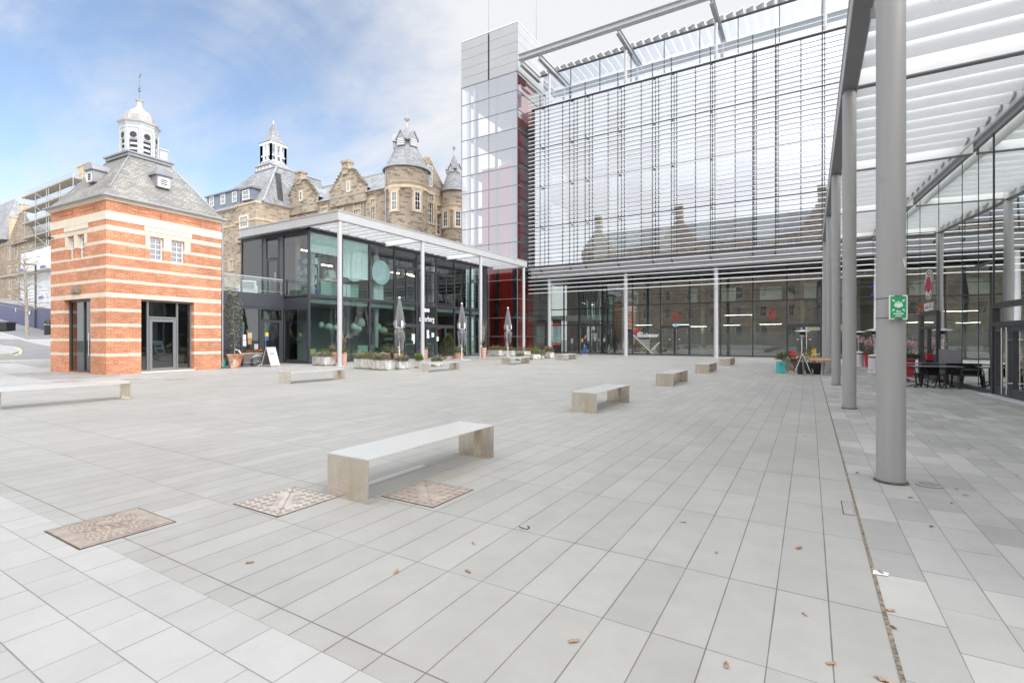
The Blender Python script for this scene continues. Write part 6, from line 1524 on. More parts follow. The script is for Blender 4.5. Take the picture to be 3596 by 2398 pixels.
# blue hoarding up the hill
hb=[gt(x,y) for x,y in((-260,1048),(0,1121),(60,1138),(125,1152),(164,1162),(240,1183))]; ht=[1071-1,1048]
mb=MB(); Hh=1.95
ulen=0
for a_,b_ in zip(hb,hb[1:]):
    L_=(b_-a_).length; mb.add([a_,b_,b_+Vector((0,0,Hh)),a_+Vector((0,0,Hh))],[(0,1,2,3)],[[(ulen,0),(ulen+L_,0),(ulen+L_,Hh),(ulen,Hh)]])
    k=Vector((.0,.08,0)); mb.add([a_+k,b_+k,b_+k+Vector((0,0,Hh)),a_+k+Vector((0,0,Hh)),a_+Vector((0,0,Hh)),b_+Vector((0,0,Hh))],[(1,0,3,2),(4,5,2,3)]); ulen+=L_
ho=thing('site_hoarding','dark blue timber site hoarding climbing the street at far left','hoarding',hb[0]); mb.v=[v-hb[0] for v in mb.v]; mb.build('boarding',M['hoard'],ho)
mb=MB()
for a_,b_ in zip(hb,hb[1:]): mb.bar(a_+Vector((0,.04,Hh+.03)),b_+Vector((0,.04,Hh+.03)),.14,.07)
mb.v=[v-hb[0] for v in mb.v]; mb.build('capping',M['mid'],ho)
mb=MB()
for f,i in((.55,0),(.9,0),(.6,2)):
    p=hb[i]*(1-f)+hb[i+1]*f if i else hb[1]*(1-f)+hb[3]*f; mb.box(p.x-.16,p.x+.16,p.y-.14,p.y-.12,p.z+1.2,p.z+1.6)
mb.v=[v-hb[0] for v in mb.v]; mb.build('notice',M['paper'],ho)
# ================================================================ stone terrace across the square (seen only in the glass)
opp=thing('opposite_range','long sandstone range with sash windows across the square, mirrored in the glass fronts','building',(0,-26,0),PI)
mb=MB(); xs0,xs1=-34,46; wz=[]; hol=[]
for r_ in range(5):
    for i in range(16): 
        x=1.6+i*5.0; hol.append((x,x+1.25,2.0+r_*4.1,4.3+r_*4.1))
holed(mb,(xs0,0,0),(1,0,0),xs1-xs0,-1,21.5,hol,.2,(0,1,0)); mb.build('wall',M['stone'],opp)
mb=MB(); mb.poly([(xs0,-.3,21.4),(xs1,-.3,21.4),(xs1,6,27),(xs0,6,27)]); mb.poly([(xs0,6,27),(xs1,6,27),(xs1,12,21.4),(xs0,12,21.4)]); mb.build('roof',SL,opp)
for gx_ in(-28,-6,20,38):
    mb=MB()
    for i in range(16): k=i if i<8 else 15-i; mb.box(gx_+i*.5,gx_+i*.5+.5,-.5,-.01,20,22.0+k*.75)
    mb.box(gx_+3.3,gx_+4.7,-.6,.6,27,30); mb.build('gable',M['stone'],opp)
w0=None
for a,b,c,d in hol:
    if w0 is None:
        w0=sash(opp,(0,0,0),(1,0,0),1.25,2.3,(0,1,0),(2,3),fw=.09); w0.location=(xs0+a,.18,c)
    else: copy_tree(w0,None,(xs0+a,.18,c))
# ================================================================ benches
def make_bench(L,lip,lab,grp,loc,rz=0,tall=.41,w=.545):
    t=thing('steel_bench',lab,'bench',loc,rz,grp)
    b=MB(); b.box(0,w,0,L,tall-.011,tall); 
    if lip: b.box(w-.010,w,.012,L-.012,tall-.06,tall-.011); b.box(0,.010,.012,L-.012,tall-.06,tall-.011)
    b.build('seat',M['benchtop'],t)
    for y0,s in((0,1),(L,-1)):
        b=MB(); ya,yb=sorted((y0,y0+s*.011)); b.box(0,w,ya,yb,0.0,tall-.011); 
        yc,yd=sorted((y0+s*.011,y0+s*.115)); b.box(0,w,yc,yd,.0,.010)
        ye,yf=sorted((y0+s*.012,y0+s*.105)); b.box(w*.5-.035,w*.5+.035,ye,yf,.010,tall-.012)
        b.build('leg',M['bench'],t)
    return t
RG='benches in the right hand row'; LG='benches in the left hand row'
b0=make_bench(2.09,False,'nearest long stainless steel bench, beside the two rusty covers',RG,(-3.97,3.195,0))
for (x,y,l) in((-4.19,9.4,'steel bench second along the right row, dark topped, ahead of the two small ones'),(-4.18,15.86,'steel bench third along the right row, middle of the square'),(-4.22,22.42,'steel bench fourth along the right row, next to last before the office'),(-4.24,29.13,'steel bench farthest along the right row, below the third office column')):
    copy_tree(b0,None,(x,y,0),0,l)
l0=make_bench(2.36,True,'long lipped steel bench at the left edge in front of the brick lodge',LG,(-15.07,3.42,0),0,.445,.55)
l1=make_bench(2.24,True,'lipped steel bench in front of the advertising board and canopy corner post',LG,(-15.30,10.35,0),0,.41,.6)
for (x,y,l) in((-15.12,17.1,'lipped steel bench in front of the round conifer and concrete troughs'),(-15.16,24.2,'lipped steel bench below the farthest closed parasol'),(-15.11,31.14,'lipped steel bench farthest back, left of the walking person')):
    copy_tree(l1,None,(x,y,0),0,l)
# ================================================================ covers and small ironwork
def cover(p,label,mat,kind):
    c=sum((Vector(q) for q in p),Vector())/4; t=thing('access_cover',label,'cover',(c.x,c.y,0),0)
    x0=min(q[0] for q in p)-c.x; x1=max(q[0] for q in p)-c.x; y0=min(q[1] for q in p)-c.y; y1=max(q[1] for q in p)-c.y
    b=MB(); b.box(x0-.012,x1+.012,y0-.012,y1+.012,-.004,.0045); b.build('frame_joint',M['joint'],t)
    b=MB(); b.box(x0,x1,y0,y1,-.003,.0062); pl=b.build('plate',mat,t)
    b=MB(); W,H=x1-x0,y1-y0
    if kind=='x':
        n=7
        for i in range(n):
            for j in range(n):
                cx_=x0+W*(i+.5)/n; cy_=y0+H*(j+.5)/n
                if abs((i-3)+(j-3))<=1 and abs(i-j)<=3: continue
                s=W/n*.36
                b.bar((cx_-s,cy_-s*.4,.0072),(cx_+s,cy_+s*.4,.0072),.010,.003); b.bar((cx_-s*.4,cy_+s,.0072),(cx_+s*.4,cy_-s,.0072),.010,.003)
        b.bar((x0,y1,.007),(x1,y0,.007),.008,.003)
        b.build('raised_pattern',M['rib_tone'],pl)
        for sgn in(1,-1):
            d=Vector((W,-H,0)).normalized(); nn=Vector((-d.y,d.x,0)); o=nn*.075*sgn
            text('raised_lettering','ESTATE',.085,M['rust'],pl,frameM((o.x,o.y,.0068),d*sgn,nn*sgn),.002,.002)
    else:
        k=0
        for ri in range(2,8):
            for cxx in(x0+W*.27,x0+W*.73):
                r=ri*.030; n=int(5+ri*2.3)
                for a in range(n):
                    t0=2*PI*a/n; x=cxx+r*math.cos(t0)*1.0; y=(y0+y1)/2+r*math.sin(t0)
                    if not(x0+.03<x<x1-.03 and y0+.03<y<y1-.03): continue
                    tt=t0+PI/2; l=.016; b.bar((x-l*math.cos(tt),y-l*math.sin(tt),.0072),(x+l*math.cos(tt),y+l*math.sin(tt),.0072),.008,.0035)
        for sx in(x0+.02,x1-.03): b.box(sx-.004,sx+.014,y0+.02,y1-.02,.006,.008)
        b.build('raised_pattern',M['rib_tone'],pl)
    return t
r1=zoomf((0,1600,1200,2398),2352); r2=zoomf((1100,1400,1800,1850),2352)
cover([g(*r1(*p)) for p in((340,515),(950,365),(1180,462),(545,638))],'rusty oblong drain cover with swirling ribs at the edge of the pale paving',M['rust'],'swirl')
cover([g(*r1(*p)) for p in((1640,328),(2025,215),(2300,290),(1905,418))],'pale dusty cross ribbed cover left of the nearest bench',M['rustpale'],'x')
cover([g(*r2(*p)) for p in((850,1145),(1315,968),(1850,1085),(1400,1280))],'brown cross ribbed cover right of the nearest bench',M['rust'],'x')
for pts,l in((((830,519),(1250,498),(1340,510),(930,530)),'rusty cover on the pale paving beyond the lipped bench, farthest left'),):
    rr=zoomf((0,1230,500,1480),2352); q=[g(*rr(*p)) for p in pts]; c=sum(q,Vector())/4; b=MB(); b.poly([(p.x-c.x,p.y-c.y,.007) for p in q]); o=b.build('access_cover',M['rust'],None,loc=c); tag(o,l,'cover')
rr=zoomf((360,1200,800,1340),2352)
for pts,l in((((330,707),(680,690),(760,703),(420,718)),'rusty cover in the joint line before the left door jamb of the lodge'),(((1130,707),(1450,688),(1600,705),(1280,728)),'rusty cover in the joint line before the lodge entrance, nearest the bench row')):
    q=[g(*rr(*p)) for p in pts]; c=sum(q,Vector())/4; b=MB(); b.poly([(p.x-c.x,p.y-c.y,.007) for p in q]); tag(b.build('access_cover',M['rust'],None,loc=c),l,'cover')
t=thing('ground_light','slim pale frosted strip light set in the slabs under the nearest bench','ground light',(-3.92,4.08,0)); b=MB(); b.box(-.042,.042,-.44,.44,-.004,.005); b.build('frame',M['vinylgrey'],t); b=MB(); b.box(-.022,.022,-.42,.42,.005,.0062); b.build('lens',M['vinylgrey'],t)
t=thing('ground_uplighter','round glass uplighter sunk in the paving beside the nearest column','ground light',(1.05,6.56,.004)); b=MB(); b.lathe([(.115,0),(.115,.006),(.085,.006),(.085,.002)],28,cap=False); b.build('rim',M['chrome'],t); b=MB(); b.cyl((0,0),.085,.0,.0035,28); b.build('lens',M['tabletop'],t)
t=thing('small_hatch','little square slab hatch against the drain slot','hatch',(.29,5.31,0)); b=MB(); b.box(-.045,.04,-.205,.205,-.003,.0022); b.build('joint',M['joint'],t); b=MB(); b.box(-.037,.038,-.195,.195,-.002,.0034); b.build('slab',M['plaza'],t)
t=thing('cable_tie_end','black plastic strap end lying on the slabs near the picture centre','strap',(g(1823,1850))); b=MB(); b.tube([(0,0,.006),(.05,-.03,.012),(.08,-.02,.006),(.085,.02,.006),(.05,.05,.006)],.003,5); b.build('strap',M['black'],t)
# dry leaves on the paving (all alike in kind, each where the photo has one)
rl=zoomf((1200,1800,3200,2398),2352); rs=zoomf((2800,1400,3596,2398),1251)
LV=[(rl(225,245),1.1,'brown oak leaf on the slabs left of the picture centre, near the foreground'),(rl(545,127),1,'brown oak leaf on the slabs below the black strap end'),(rl(522,244),1,'flat brown leaf right of the near oak leaf'),(rl(960,533),1.25,'ragged orange oak leaf in the central foreground'),(rl(1410,40),1,'orange leaf on the slabs before the second bench'),(rl(1888,147),1.3,'curled orange leaf near the drain slot'),(rl(2022,625),.9,'torn orange leaf close to the bottom right joint'),(rl(2245,697),1.5,'large damp leaf on the drain slot at the bottom edge'),(rl(1590,632),.9,'thin orange leaf at the bottom edge'),(rl(1548,165),.6,'small brown leaf fragment right of centre'),(rl(1912,420),.6,'pale leaf fragment beside the last joint'),
 (r1(1718,738),1,'flat tan leaf below the pale dusty cover'),(rs(625,549),.8,'dark leaf just below the nearest column'),(rs(928,533),1,'orange leaf right of the uplighter'),(rs(853,578),.7,'yellow leaf below the uplighter'),(rs(740,707),.8,'dark leaf on the arcade paving by a joint'),(rs(515,1172),1,'brown oval leaf on the arcade paving near the drain slot'),(rs(330,410),.9,'dark damp leaf left of the nearest column foot'),(rs(945,282),.8,'dark leaf in the arcade right of the column'),(rs(725,237),.7,'dark leaf in the arcade above the uplighter'),(rs(530,1266),.6,'small dark leaf low on the arcade paving'),(rs(460,962),.9,'brown leaf lying on a scrap of white paper'),(rs(42,206),.8,'brown leaf on the plaza left of the drain slot'),(rs(878,502),.6,'small orange leaf beside the uplighter'),(rs(1213,425),.6,'small leaf at the right edge of the arcade')]
for i,((px,py),s,lab) in enumerate(LV):
    p=g(px,py); z=.0045 if p.x>.35 else .001; b=MB(); n=14; L=.024*s; a0=rng.uniform(0,6)
    pts=[]
    for k in range(n):
        t_=2*PI*k/n; r=L*(.62+.38*math.cos(2*t_))*(1 if k%2 else .72)+.006; pts.append((r*math.cos(t_)*1.0,r*math.sin(t_)*.75,.001+.006*abs(math.sin(t_*1.5))*s))
    pts=[(x*math.cos(a0)-y*math.sin(a0),x*math.sin(a0)+y*math.cos(a0),h) for x,y,h in pts]
    b.add(pts+[(0,0,.009*s)]+[(x,y,h+.0015) for x,y,h in pts]+[(0,0,.0105*s)],[(n,k,(k+1)%n) for k in range(n)]+[(2*n+1,n+1+(k+1)%n,n+1+k) for k in range(n)]); b.tube([(0,0,.008),(L*.9*math.cos(a0+PI),L*.9*math.sin(a0+PI),.004)],.0018,4)
    tag(b.build('fallen_leaf',M['leafdark'] if 'dark' in lab else M[('leafbrown','leaftan','leafrust')[i%3]],None,loc=(p.x,p.y,z)),lab,'leaf','dry leaves on the paving')
p=g(*rs(455,966)); b=MB(); b.add([(-.04,-.03,0),(.04,-.02,.002),(.05,.03,.001),(-.03,.03,.003),(-.04,-.03,-.001),(.04,-.02,.001),(.05,.03,0),(-.03,.03,.002)],[(0,1,2,3),(7,6,5,4),(0,4,5,1),(1,5,6,2),(2,6,7,3),(3,7,4,0)]); tag(b.build('paper_scrap',M['paper'],None,loc=(p.x,p.y,.0055)),'scrap of white paper under a brown leaf beside the drain slot','litter')
# ================================================================ foliage helpers
def cloud(mb,n,fn,L,W,r,pit=(-.3,.9)):
    for _ in range(n):
        p=fn(r); mb.leaf(p,L*r.uniform(.7,1.2),W*r.uniform(.7,1.2),r.uniform(0,2*PI),r.uniform(*pit))
def ell(cx_,cy_,cz_,rx,ry,rz,lo=-1,shell=.55):
    def f(r):
        while 1:
            v=Vector((r.gauss(0,1),r.gauss(0,1),r.gauss(0,1))).normalized()
            if v.z<lo: continue
            k=r.uniform(shell,1.0)*(1+.16*math.sin(5*v.x+3*v.y+cx_*9)*math.cos(4*v.z+2*v.y)); return (cx_+v.x*rx*k,cy_+v.y*ry*k,cz_+v.z*rz*k)
    return f
def mound(parent,sx,sy,z,h,mat,n,r,name='plant',cx_=0,cy_=0,L=.13,W=.034):
    b=MB(); h=h*1.25
    for _ in range(int(n*1.9)):
        x=r.uniform(-1,1); y=r.uniform(-1,1); 
        if x*x*.8+y*y*.8>1: continue
        hh=h*(1-.55*(x*x+y*y)/1.6)*(.75+.35*math.sin(7*x+parent.location.x*3)*math.cos(6*y+parent.location.y)); 
        zz=z+hh*r.uniform(.25,1.0)
        b.leaf((cx_+x*sx,cy_+y*sy,zz),L*r.uniform(.6,1.3),W*r.uniform(.8,1.5),math.atan2(y,x)+r.uniform(-1.2,1.2),r.uniform(.1,1.3))
    return b.build(name,mat,parent)
# ================================================================ concrete troughs and pots in front of the pavilion
p6_=zoomf((1200,1150,1560,1330),2352); p7_=zoomf((1540,1150,1960,1320),2352)
def trough(zf,pl,pc,pr,ytop,lab,plant='sage',h=.28,n=420,grp='concrete troughs outside the pavilion',ext_=(1.08,1.1)):
    A,B_,Cc=g(*zf(*pl)),g(*zf(*pc)),g(*zf(*pr)); d=depth(B_); Ht=abs(zf(*pc)[1]-zf(pc[0],ytop)[1])*d/FL
    e1=(A-B_); w1=e1.length; e1.normalize(); e2=Vector((-e1.y,e1.x,0)); 
    if e2.dot(Cc-B_)<0: e2=-e2
    w2=max(.34,abs((Cc-B_).dot(e2))); c=B_+e1*w1/2+e2*w2/2
    t=thing('concrete_trough',lab,'planter',(c.x,c.y,0),math.atan2(e1.y,e1.x),grp); a,b=w1/2,w2/2
    m=MB(); k=.05
    m.box(-a,a,-b,b,0,Ht*.8)
    for x0,x1,y0,y1 in((-a,a,-b,-b+k),(-a,a,b-k,b),(-a,-a+k,-b+k,b-k),(a-k,a,-b+k,b-k)): m.box(x0,x1,y0,y1,Ht*.8,Ht)
    m.build('box',M['concrete'],t); s=MB(); s.box(-a+k,a-k,-b+k,b-k,Ht*.8,Ht*.93); s.build('soil',M['soil'],t)
    mound(t,a*ext_[0],b*ext_[1],Ht*.9,h,M[plant],n,rng); return t
trough(p6_,(272,945),(700,968),(760,962),730,'long pale concrete trough of olive heather, leftmost before the third pane','sage2',.34,520)
trough(p6_,(690,975),(1015,992),(1148,985),755,'mossy footed concrete trough of grey heather at the left end of the pots','sage',.34,480)
trough(p6_,(1220,965),(1315,970),(1568,955),790,'short square concrete trough of sage shrubs beneath the nearest parasol','sage',.30,420)
trough(p6_,(1672,932),(1765,937),(1800,930),790,'narrow concrete trough of bright green plants beside a lipped bench','green_lime',.42,300)
trough(p6_,(2050,900),(2150,905),(2345,895),800,'low concrete trough of pink tipped heather behind a lipped bench','sage',.30,420)
trough(p7_,(965,560),(1190,566),(1250,560),445,'concrete trough of heather against the lift tower, leftmost of three','sage2',.36,420)
trough(p7_,(1205,562),(1440,566),(1460,560),455,'concrete trough of heather against the lift tower, middle of three','sage2',.36,420)
trough(p7_,(1478,545),(1690,552),(1740,545),465,'concrete trough of heather against the lift tower, rightmost of three','sage2',.36,420)
trough(p7_,(1515,648),(1600,654),(1640,648),590,'small low concrete trough of grey heather under the far lipped bench','sage',.34,300)
trough(p7_,(1790,628),(1860,634),(1930,625),530,'pale concrete trough of lime green laurel left of the first office column','green_lime',.55,260)
trough(p7_,(2060,600),(2190,606),(2205,600),490,'stained concrete trough with sprawling grey heather by the first office column','sage2',.45,560)
r4b=r4
trough(r4b,(1036,1262),(1150,1270),(1200,1262),1185,'concrete trough of sage shrubs below the pavilion corner, left of the canopy post','sage',.26,420)
t=thing('rock_pile','loose white rocks beneath heather between two concrete troughs','rocks',g(*p7_(1990,612)))
for x,y,s in((-.25,0,.14),(0,-.05,.17),(.22,.03,.15),(.1,.15,.12)):
    b=MB(); b.ball((x,y,s*.6),s,s*.8,s*.7,8,6); b.v=[v+Vector((rng.uniform(-.02,.02),rng.uniform(-.02,.02),rng.uniform(-.02,.02))) for v in b.v]; b.build('rock',M['kerb'],t)
mound(t,.42,.3,.15,.55,M['sage'],420,rng,'plant')
def pot(zf,pb,wtop,wbot,hpx,lab,kind='terracotta',plant=None,grp='terracotta pots outside the pavilion',rim=True):
    P_=g(*zf(*pb)); d=depth(P_); k0=zf(1,0)[0]-zf(0,0)[0]; k=k0*d/FL; rt,rb2,h=wtop*k/2,wbot*k/2,hpx*k
    t=thing('terracotta_pot',lab,'pot',P_,0,grp); b=MB()
    pr=[(rb2,0),(rb2+(rt-rb2)*.45,h*.5),(rt*.93,h*.88)]
    if kind=='terraband': pr=[(rb2+(rt-rb2)*i/20+ (.012 if i%2 else 0),h*i/20) for i in range(20)]
    pr+=[(rt*.98,h*.90),(rt,h*.92),(rt,h),(rt*.88,h),(rt*.84,h*.9)]
    b.lathe(pr,28,cap=False); b.build('body',M[kind],t,smooth=50); b=MB(); b.cyl((0,0),rt*.85,h*.86,h*.92,20); b.build('soil',M['soil'],t)
    return t,rt,h
t,rt,h=pot(p6_,(995,745),250,170,170,'wide terracotta bowl of grey lavender behind the concrete troughs'); mound(t,rt*1.45,rt*1.45,h*.9,.55,M['sage'],620,rng)
t,rt,h=pot(p6_,(1290,765),240,150,170,'terracotta bowl of sparse heather behind the nearest parasol pole'); mound(t,rt*1.0,rt*1.0,h*.85,.3,M['sage'],260,rng)
t,rt,h=pot(p6_,(1908,725),145,120,240,'tall banded terracotta pot spilling creeper beside the second canopy post','terraband'); mound(t,rt*1.05,rt*1.05,h*.85,.2,M['sage2'],220,rng)
b=MB(); cloud(b,90,lambda r:(-rt*1.0+r.uniform(-.05,.08),-rt*.55+r.uniform(-.1,.1),h*r.uniform(.35,1.0)),.07,.03,rng); b.build('trailing_stems',M['sage2'],t)
t,rt,h=pot(p6_,(50,880),150,110,315,'tall banded terracotta pot with coppery shrub beside the canopy corner post','terraband'); b=MB(); cloud(b,260,ell(0,0,h+.42,.17,.17,.42,-1,.1),.10,.03,rng,(.2,1.3)); b.build('coppery_shrub',M['copper'],t); mound(t,rt*1.1,rt*1.1,h*.88,.22,M['green_lime'],160,rng,'green_shoots')
b=MB()
for i in range(14):
    a=i*.9; b.tube([(0,0,h),(.1*math.cos(a),.1*math.sin(a),h+.75),(.32*math.cos(a),.32*math.sin(a),h+.95+.1*math.sin(i*2)),(.45*math.cos(a),.45*math.sin(a),h+.75)],.006,4)
b.build('bare_twigs',M['barkpale'],t)
t,rt,h=pot(r4,(1232,1250),62,44,110,'plain terracotta pot of grey shrub partly behind the canopy corner post'); mound(t,rt*1.1,rt*1.1,h*.9,.45,M['sage'],260,rng)
t,rt,h=pot(p7_,(190,625),170,140,62,'squat terracotta bowl holding the round dark conifer'); b=MB()
for _ in range(1500):
    z=rng.uniform(0,1); R_c=.72*math.sin(PI*min(1,(z*.86+.14)))**.7*(1-.45*z); a=rng.uniform(0,2*PI); rr_=R_c*math.sqrt(rng.uniform(.3,1)); b.leaf((rr_*math.cos(a),rr_*math.sin(a),h+.02+z*1.42),.15,.05,a+rng.uniform(-.8,.8),rng.uniform(.1,1.1))
b.build('conifer',M['green_dark'],t); b=MB(); cloud(b,170,lambda r:(r.gauss(0,.17),r.gauss(0,.17),h+r.uniform(.9,1.6)),.12,.045,rng,(.5,1.4)); b.build('pale_new_growth',M['green_mid'],t); b=MB(); b.tube([(0,0,h*.8),(0,0,h+1.1)],.03,6); b.build('stem',M['bark'],t)
t,rt,h=pot(p7_,(365,605),145,105,105,'banded terracotta pot of pale shrub left of the second parasol pole','terraband'); mound(t,rt*1.6,rt*1.6,h*.9,.55,M['sage'],520,rng)
t,rt,h=pot(p7_,(450,592),100,80,95,'smaller terracotta pot of yellow green shrub behind the second parasol pole'); mound(t,rt*1.7,rt*1.5,h*.9,.5,M['green_lime'],240,rng)
t,rt,h=pot(p7_,(888,615),112,90,220,'tall banded terracotta pot with glossy bush beside the third canopy post','terraband'); b=MB(); cloud(b,280,ell(0,0,h+.3,.26,.26,.38,-1,.2),.11,.06,rng,(-.2,1.2)); b.build('bush',M['green_dark'],t)
b=MB()
for i in range(16):
    a=i*2.4; b.tube([(0,0,h),(.06*math.cos(a),.06*math.sin(a),h+.9+.05*i),(.3*math.cos(a),.3*math.sin(a),h+1.3+.05*i),(.6*math.cos(a),.5*math.sin(a),h+1.25+.07*i)],[.012,.009,.006,.003],4)
b.build('bare_branches',M['barkpale'],t)
# potted olive tree by the lodge
r8=zoomf((740,1130,1040,1330),2352)
t,rt,h=pot(r8,(655,1270),450,240,380,'large limed terracotta pot with slender sparse tree beside the brick lodge',grp=None); b=MB(); b.tube([(0,0,h*.85),(-.03,.02,h+.8),(-.12,.0,h+1.7),(-.16,.03,h+2.6),(-.2,0,h+3.05)],[.028,.024,.02,.013,.006],7); 
for i in range(26):
    z=.5+i*.1; a=i*2.4; L=.42*(1-abs(z-1.9)/2.6); x0=-.03-.05*z; b.tube([(x0,0,h+z),(x0+L*math.cos(a),L*math.sin(a),h+z+.18)],[.008,.003],4)
b.build('trunk',M['barkpale'],t); b=MB()
for _ in range(1300):
    z=rng.uniform(.25,3.1); prof=.16+.36*math.exp(-((z-2.1)/.75)**2)+.16*math.exp(-((z-1.2)/.5)**2)
    if rng.random()>(.35+.65*min(1,max(0,(z-.6)/1.2))): continue
    a=rng.uniform(0,2*PI); rr_=prof*math.sqrt(rng.uniform(.05,1)); b.leaf((-.05*z+rr_*math.cos(a),rr_*math.sin(a),h+z),.15,.075,rng.uniform(0,6.3),rng.uniform(-.7,.8))
b.build('crown',M['olive'],t)
# green gas cylinder with hose
t=thing('gas_cylinder','green gas cylinder with red cap at the foot of the brick lodge','gas cylinder',g(*r8(330,1280))); b=MB(); b.lathe([(.12,0),(.125,.03),(.125,.05),(.13,.06),(.13,.36),(.11,.43),(.05,.47)],22); b.build('bottle',M['gasgreen'],t,smooth=40); b=MB(); b.lathe([(.045,.47),(.06,.48),(.06,.57),(.03,.58)],14); b.build('cap',M['redplastic'],t); b=MB(); b.box(-.06,.06,-.132,-.128,.16,.22); b.box(-.06,.06,-.132,-.128,.25,.30); b.v=[Matrix.Rotation(R_(35),4,'Z')@v for v in b.v]; b.build('label_patch',M['paper'],t)
b=MB(); b.tube([(0,.0,.52),(.15,.08,.62),(.35,.1,.5),(.42,.08,.2),(.6,.05,.03)],.012,6); b.build('hose',M['blackplastic'],t)
# cargo cart of flowers (front loading cycle)
cl=g(*r8(880,1235)); cr=g(*r8(1290,1222)); ex=(cr-cl); ex.z=0; k=ex.length/410; ex.normalize()
cb=thing('cargo_cycle','front loading cargo cycle with grey box full of orange and green flowers','cargo cycle',cl,math.atan2(ex.y,ex.x))
L_=550*k; bh=285*k; z0=110*k
b=MB(); b.box(20*k,L_,-.05,.58,z0,z0+bh); bb=b.build('cargo_box',M['boxgrey'],cb); b=MB(); 
for y0,y1 in((-.07,-.04),(.57,.6)): b.box(-70*k,L_+.02,y0,y1,z0+bh-.012,z0+bh+.025)
b.box(-70*k,-60*k,-.07,.6,z0+bh-.012,z0+bh+.025); b.box(20*k,L_,-.06,-.05,z0,z0+.02); b.build('box_rim',M['vinylgrey'],bb); b=MB(); b.box(-75*k,19*k,-.04,.57,z0-.02,z0+bh-.02); b.box(-100*k,20*k,.1,.4,z0-.14,z0-.02); b.build('rear_locker',M['blackplastic'],cb); b=MB(); b.box(-.01,.012,-.055,-.045,z0+bh*.5,z0+bh*.72); b.build('reflector',M['redplastic'],bb)
wr=155*k
def wheel(par,x,y,r,nm='wheel'):
    b=MB(); b.tube([(x+r*math.cos(2*PI*i/36),y,r+r*math.sin(2*PI*i/36)) for i in range(37)],.022,6,False); w=b.build(nm,M['tyre'],par)
    b=MB(); b.tube([(x+(r-.03)*math.cos(2*PI*i/36),y,r+(r-.03)*math.sin(2*PI*i/36)) for i in range(37)],.012,6,False); b.build('rim',M['chrome'],w)
    b=MB()
    for i in range(18): a=2*PI*i/18; b.tube([(x,y+(.03 if i%2 else -.03),r),(x+(r-.03)*math.cos(a),y,r+(r-.03)*math.sin(a))],.0035,4)
    b.T=Matrix.Translation((x,y,r))@Matrix.Rotation(PI/2,4,'X'); b.cyl((0,0),.03,-.06,.06,12); b.build('spokes',M['chrome'],w); return w
wheel(cb,395*k,-.12,wr); wheel(cb,395*k,.66,wr); wheel(cb,-.95,.27,.28)
b=MB(); b.tube([(395*k+(wr+.05)*math.cos(R_(a)),-.12,wr+(wr+.05)*math.sin(R_(a))) for a in range(10,181,10)],.02,6); b.build('mudguard',M['chrome'],cb)
b=MB(); b.tube([(-.95,.27,.28),(-.5,.27,.3),(-.05,.27,z0)],.022,8); b.tube([(-.5,.27,.3),(-.62,.27,.85)],.02,8); b.tube([(-.5,.27,.3),(-.95,.27,.28)],.015,6); b.build('frame',M['blackplastic'],cb); b=MB(); b.ext([(-.75,.18,.86),(-.48,.22,.86),(-.45,.27,.86),(-.48,.32,.86),(-.75,.36,.86)],(0,0,.06)); b.build('saddle',M['blackplastic'],cb)
b=MB(); b.tube([(.0,.1,z0+bh),(-.12,.05,z0+bh+.18),(-.26,.05,z0+bh+.2)],.014,6); b.tube([(.0,.44,z0+bh),(-.12,.5,z0+bh+.18),(-.26,.5,z0+bh+.2)],.014,6); b.tube([(-.12,.05,z0+bh+.18),(-.12,.5,z0+bh+.18)],.014,6); b.build('handlebar',M['chrome'],cb)
for nm,mt,x0,x1,n,h0 in(('flowers',('flower_or'),.62,.98,150,.12),('flowers','copper',.03,.30,110,.02),('flowers','flower_or',.25,.5,70,.0),('foliage','green_lime',.42,.72,160,.0),('foliage','green_mid',.78,1.0,110,.0)):
    b=MB(); cloud(b,n,lambda r:(L_*r.uniform(x0,x1),r.uniform(-.02,.52),z0+bh+r.uniform(-.02,.09)+h0*r.uniform(.2,1.1)),.07,.05,rng,(-.3,1.2)); b.build(nm,M[mt],cb)
# A-board
fl=g(*r8(1390,1230)); fr=g(*r8(1670,1240)); rr2=g(*r8(1905,1220)); kx=fl.lerp(fr,.5)
AB=thing('advertising_board','white folding advertising board with four dark printed boxes beside the flower cart','sign board',fr,0)
dk=depth(fr)/FL; pxm=300/2352*dk; top_h=545*pxm
e=(rr2-fr); e.z=0; wd=e.length; e.normalize(); bk=(fl-fr); bk.z=0; 
apx=Vector((bk.x*.5,bk.y*.5,top_h)); b=MB()
def panel(b,o,e,w,ap,t=.02,z0=.05):
    n=Vector(e).cross(ap-o).normalized()*t; a=o+(ap-o)*(z0); 
    b.add([a,a+e*w,ap+e*w,ap,a-n,a+e*w-n,ap+e*w-n,ap-n],[(0,1,2,3),(7,6,5,4),(0,4,5,1),(1,5,6,2),(2,6,7,3),(3,7,4,0)])
panel(b,Vector((0,0,0)),e,wd,apx); fp=b.build('front_panel',M['signwhite'],AB); b=MB(); panel(b,Vector((bk.x,bk.y,0)),e,wd,apx+Vector((0,0,-.005)),-.02); b.build('rear_panel',M['boxgrey'],AB)
b=MB()
for o in(Vector((0,0,0)),e*wd,Vector((bk.x,bk.y,0)),Vector((bk.x,bk.y,0))+e*wd): b.bar(o,o+(apx-(o if o.length<wd*.1 or 1 else o))*0+Vector((0,0,.0))+((apx+e*(wd if (o-e*wd).length<.01 or (o-e*wd-bk).length<.01 else 0))-o)*1.0,.028)
b.bar((bk.x*.93,bk.y*.93,.1),(bk.x*.07,bk.y*.07,.1),.022); b.build('edge_frame',M['vinylgrey'],AB)
nrm=e.cross(apx).normalized(); 
if nrm.dot(FW)>0: nrm=-nrm
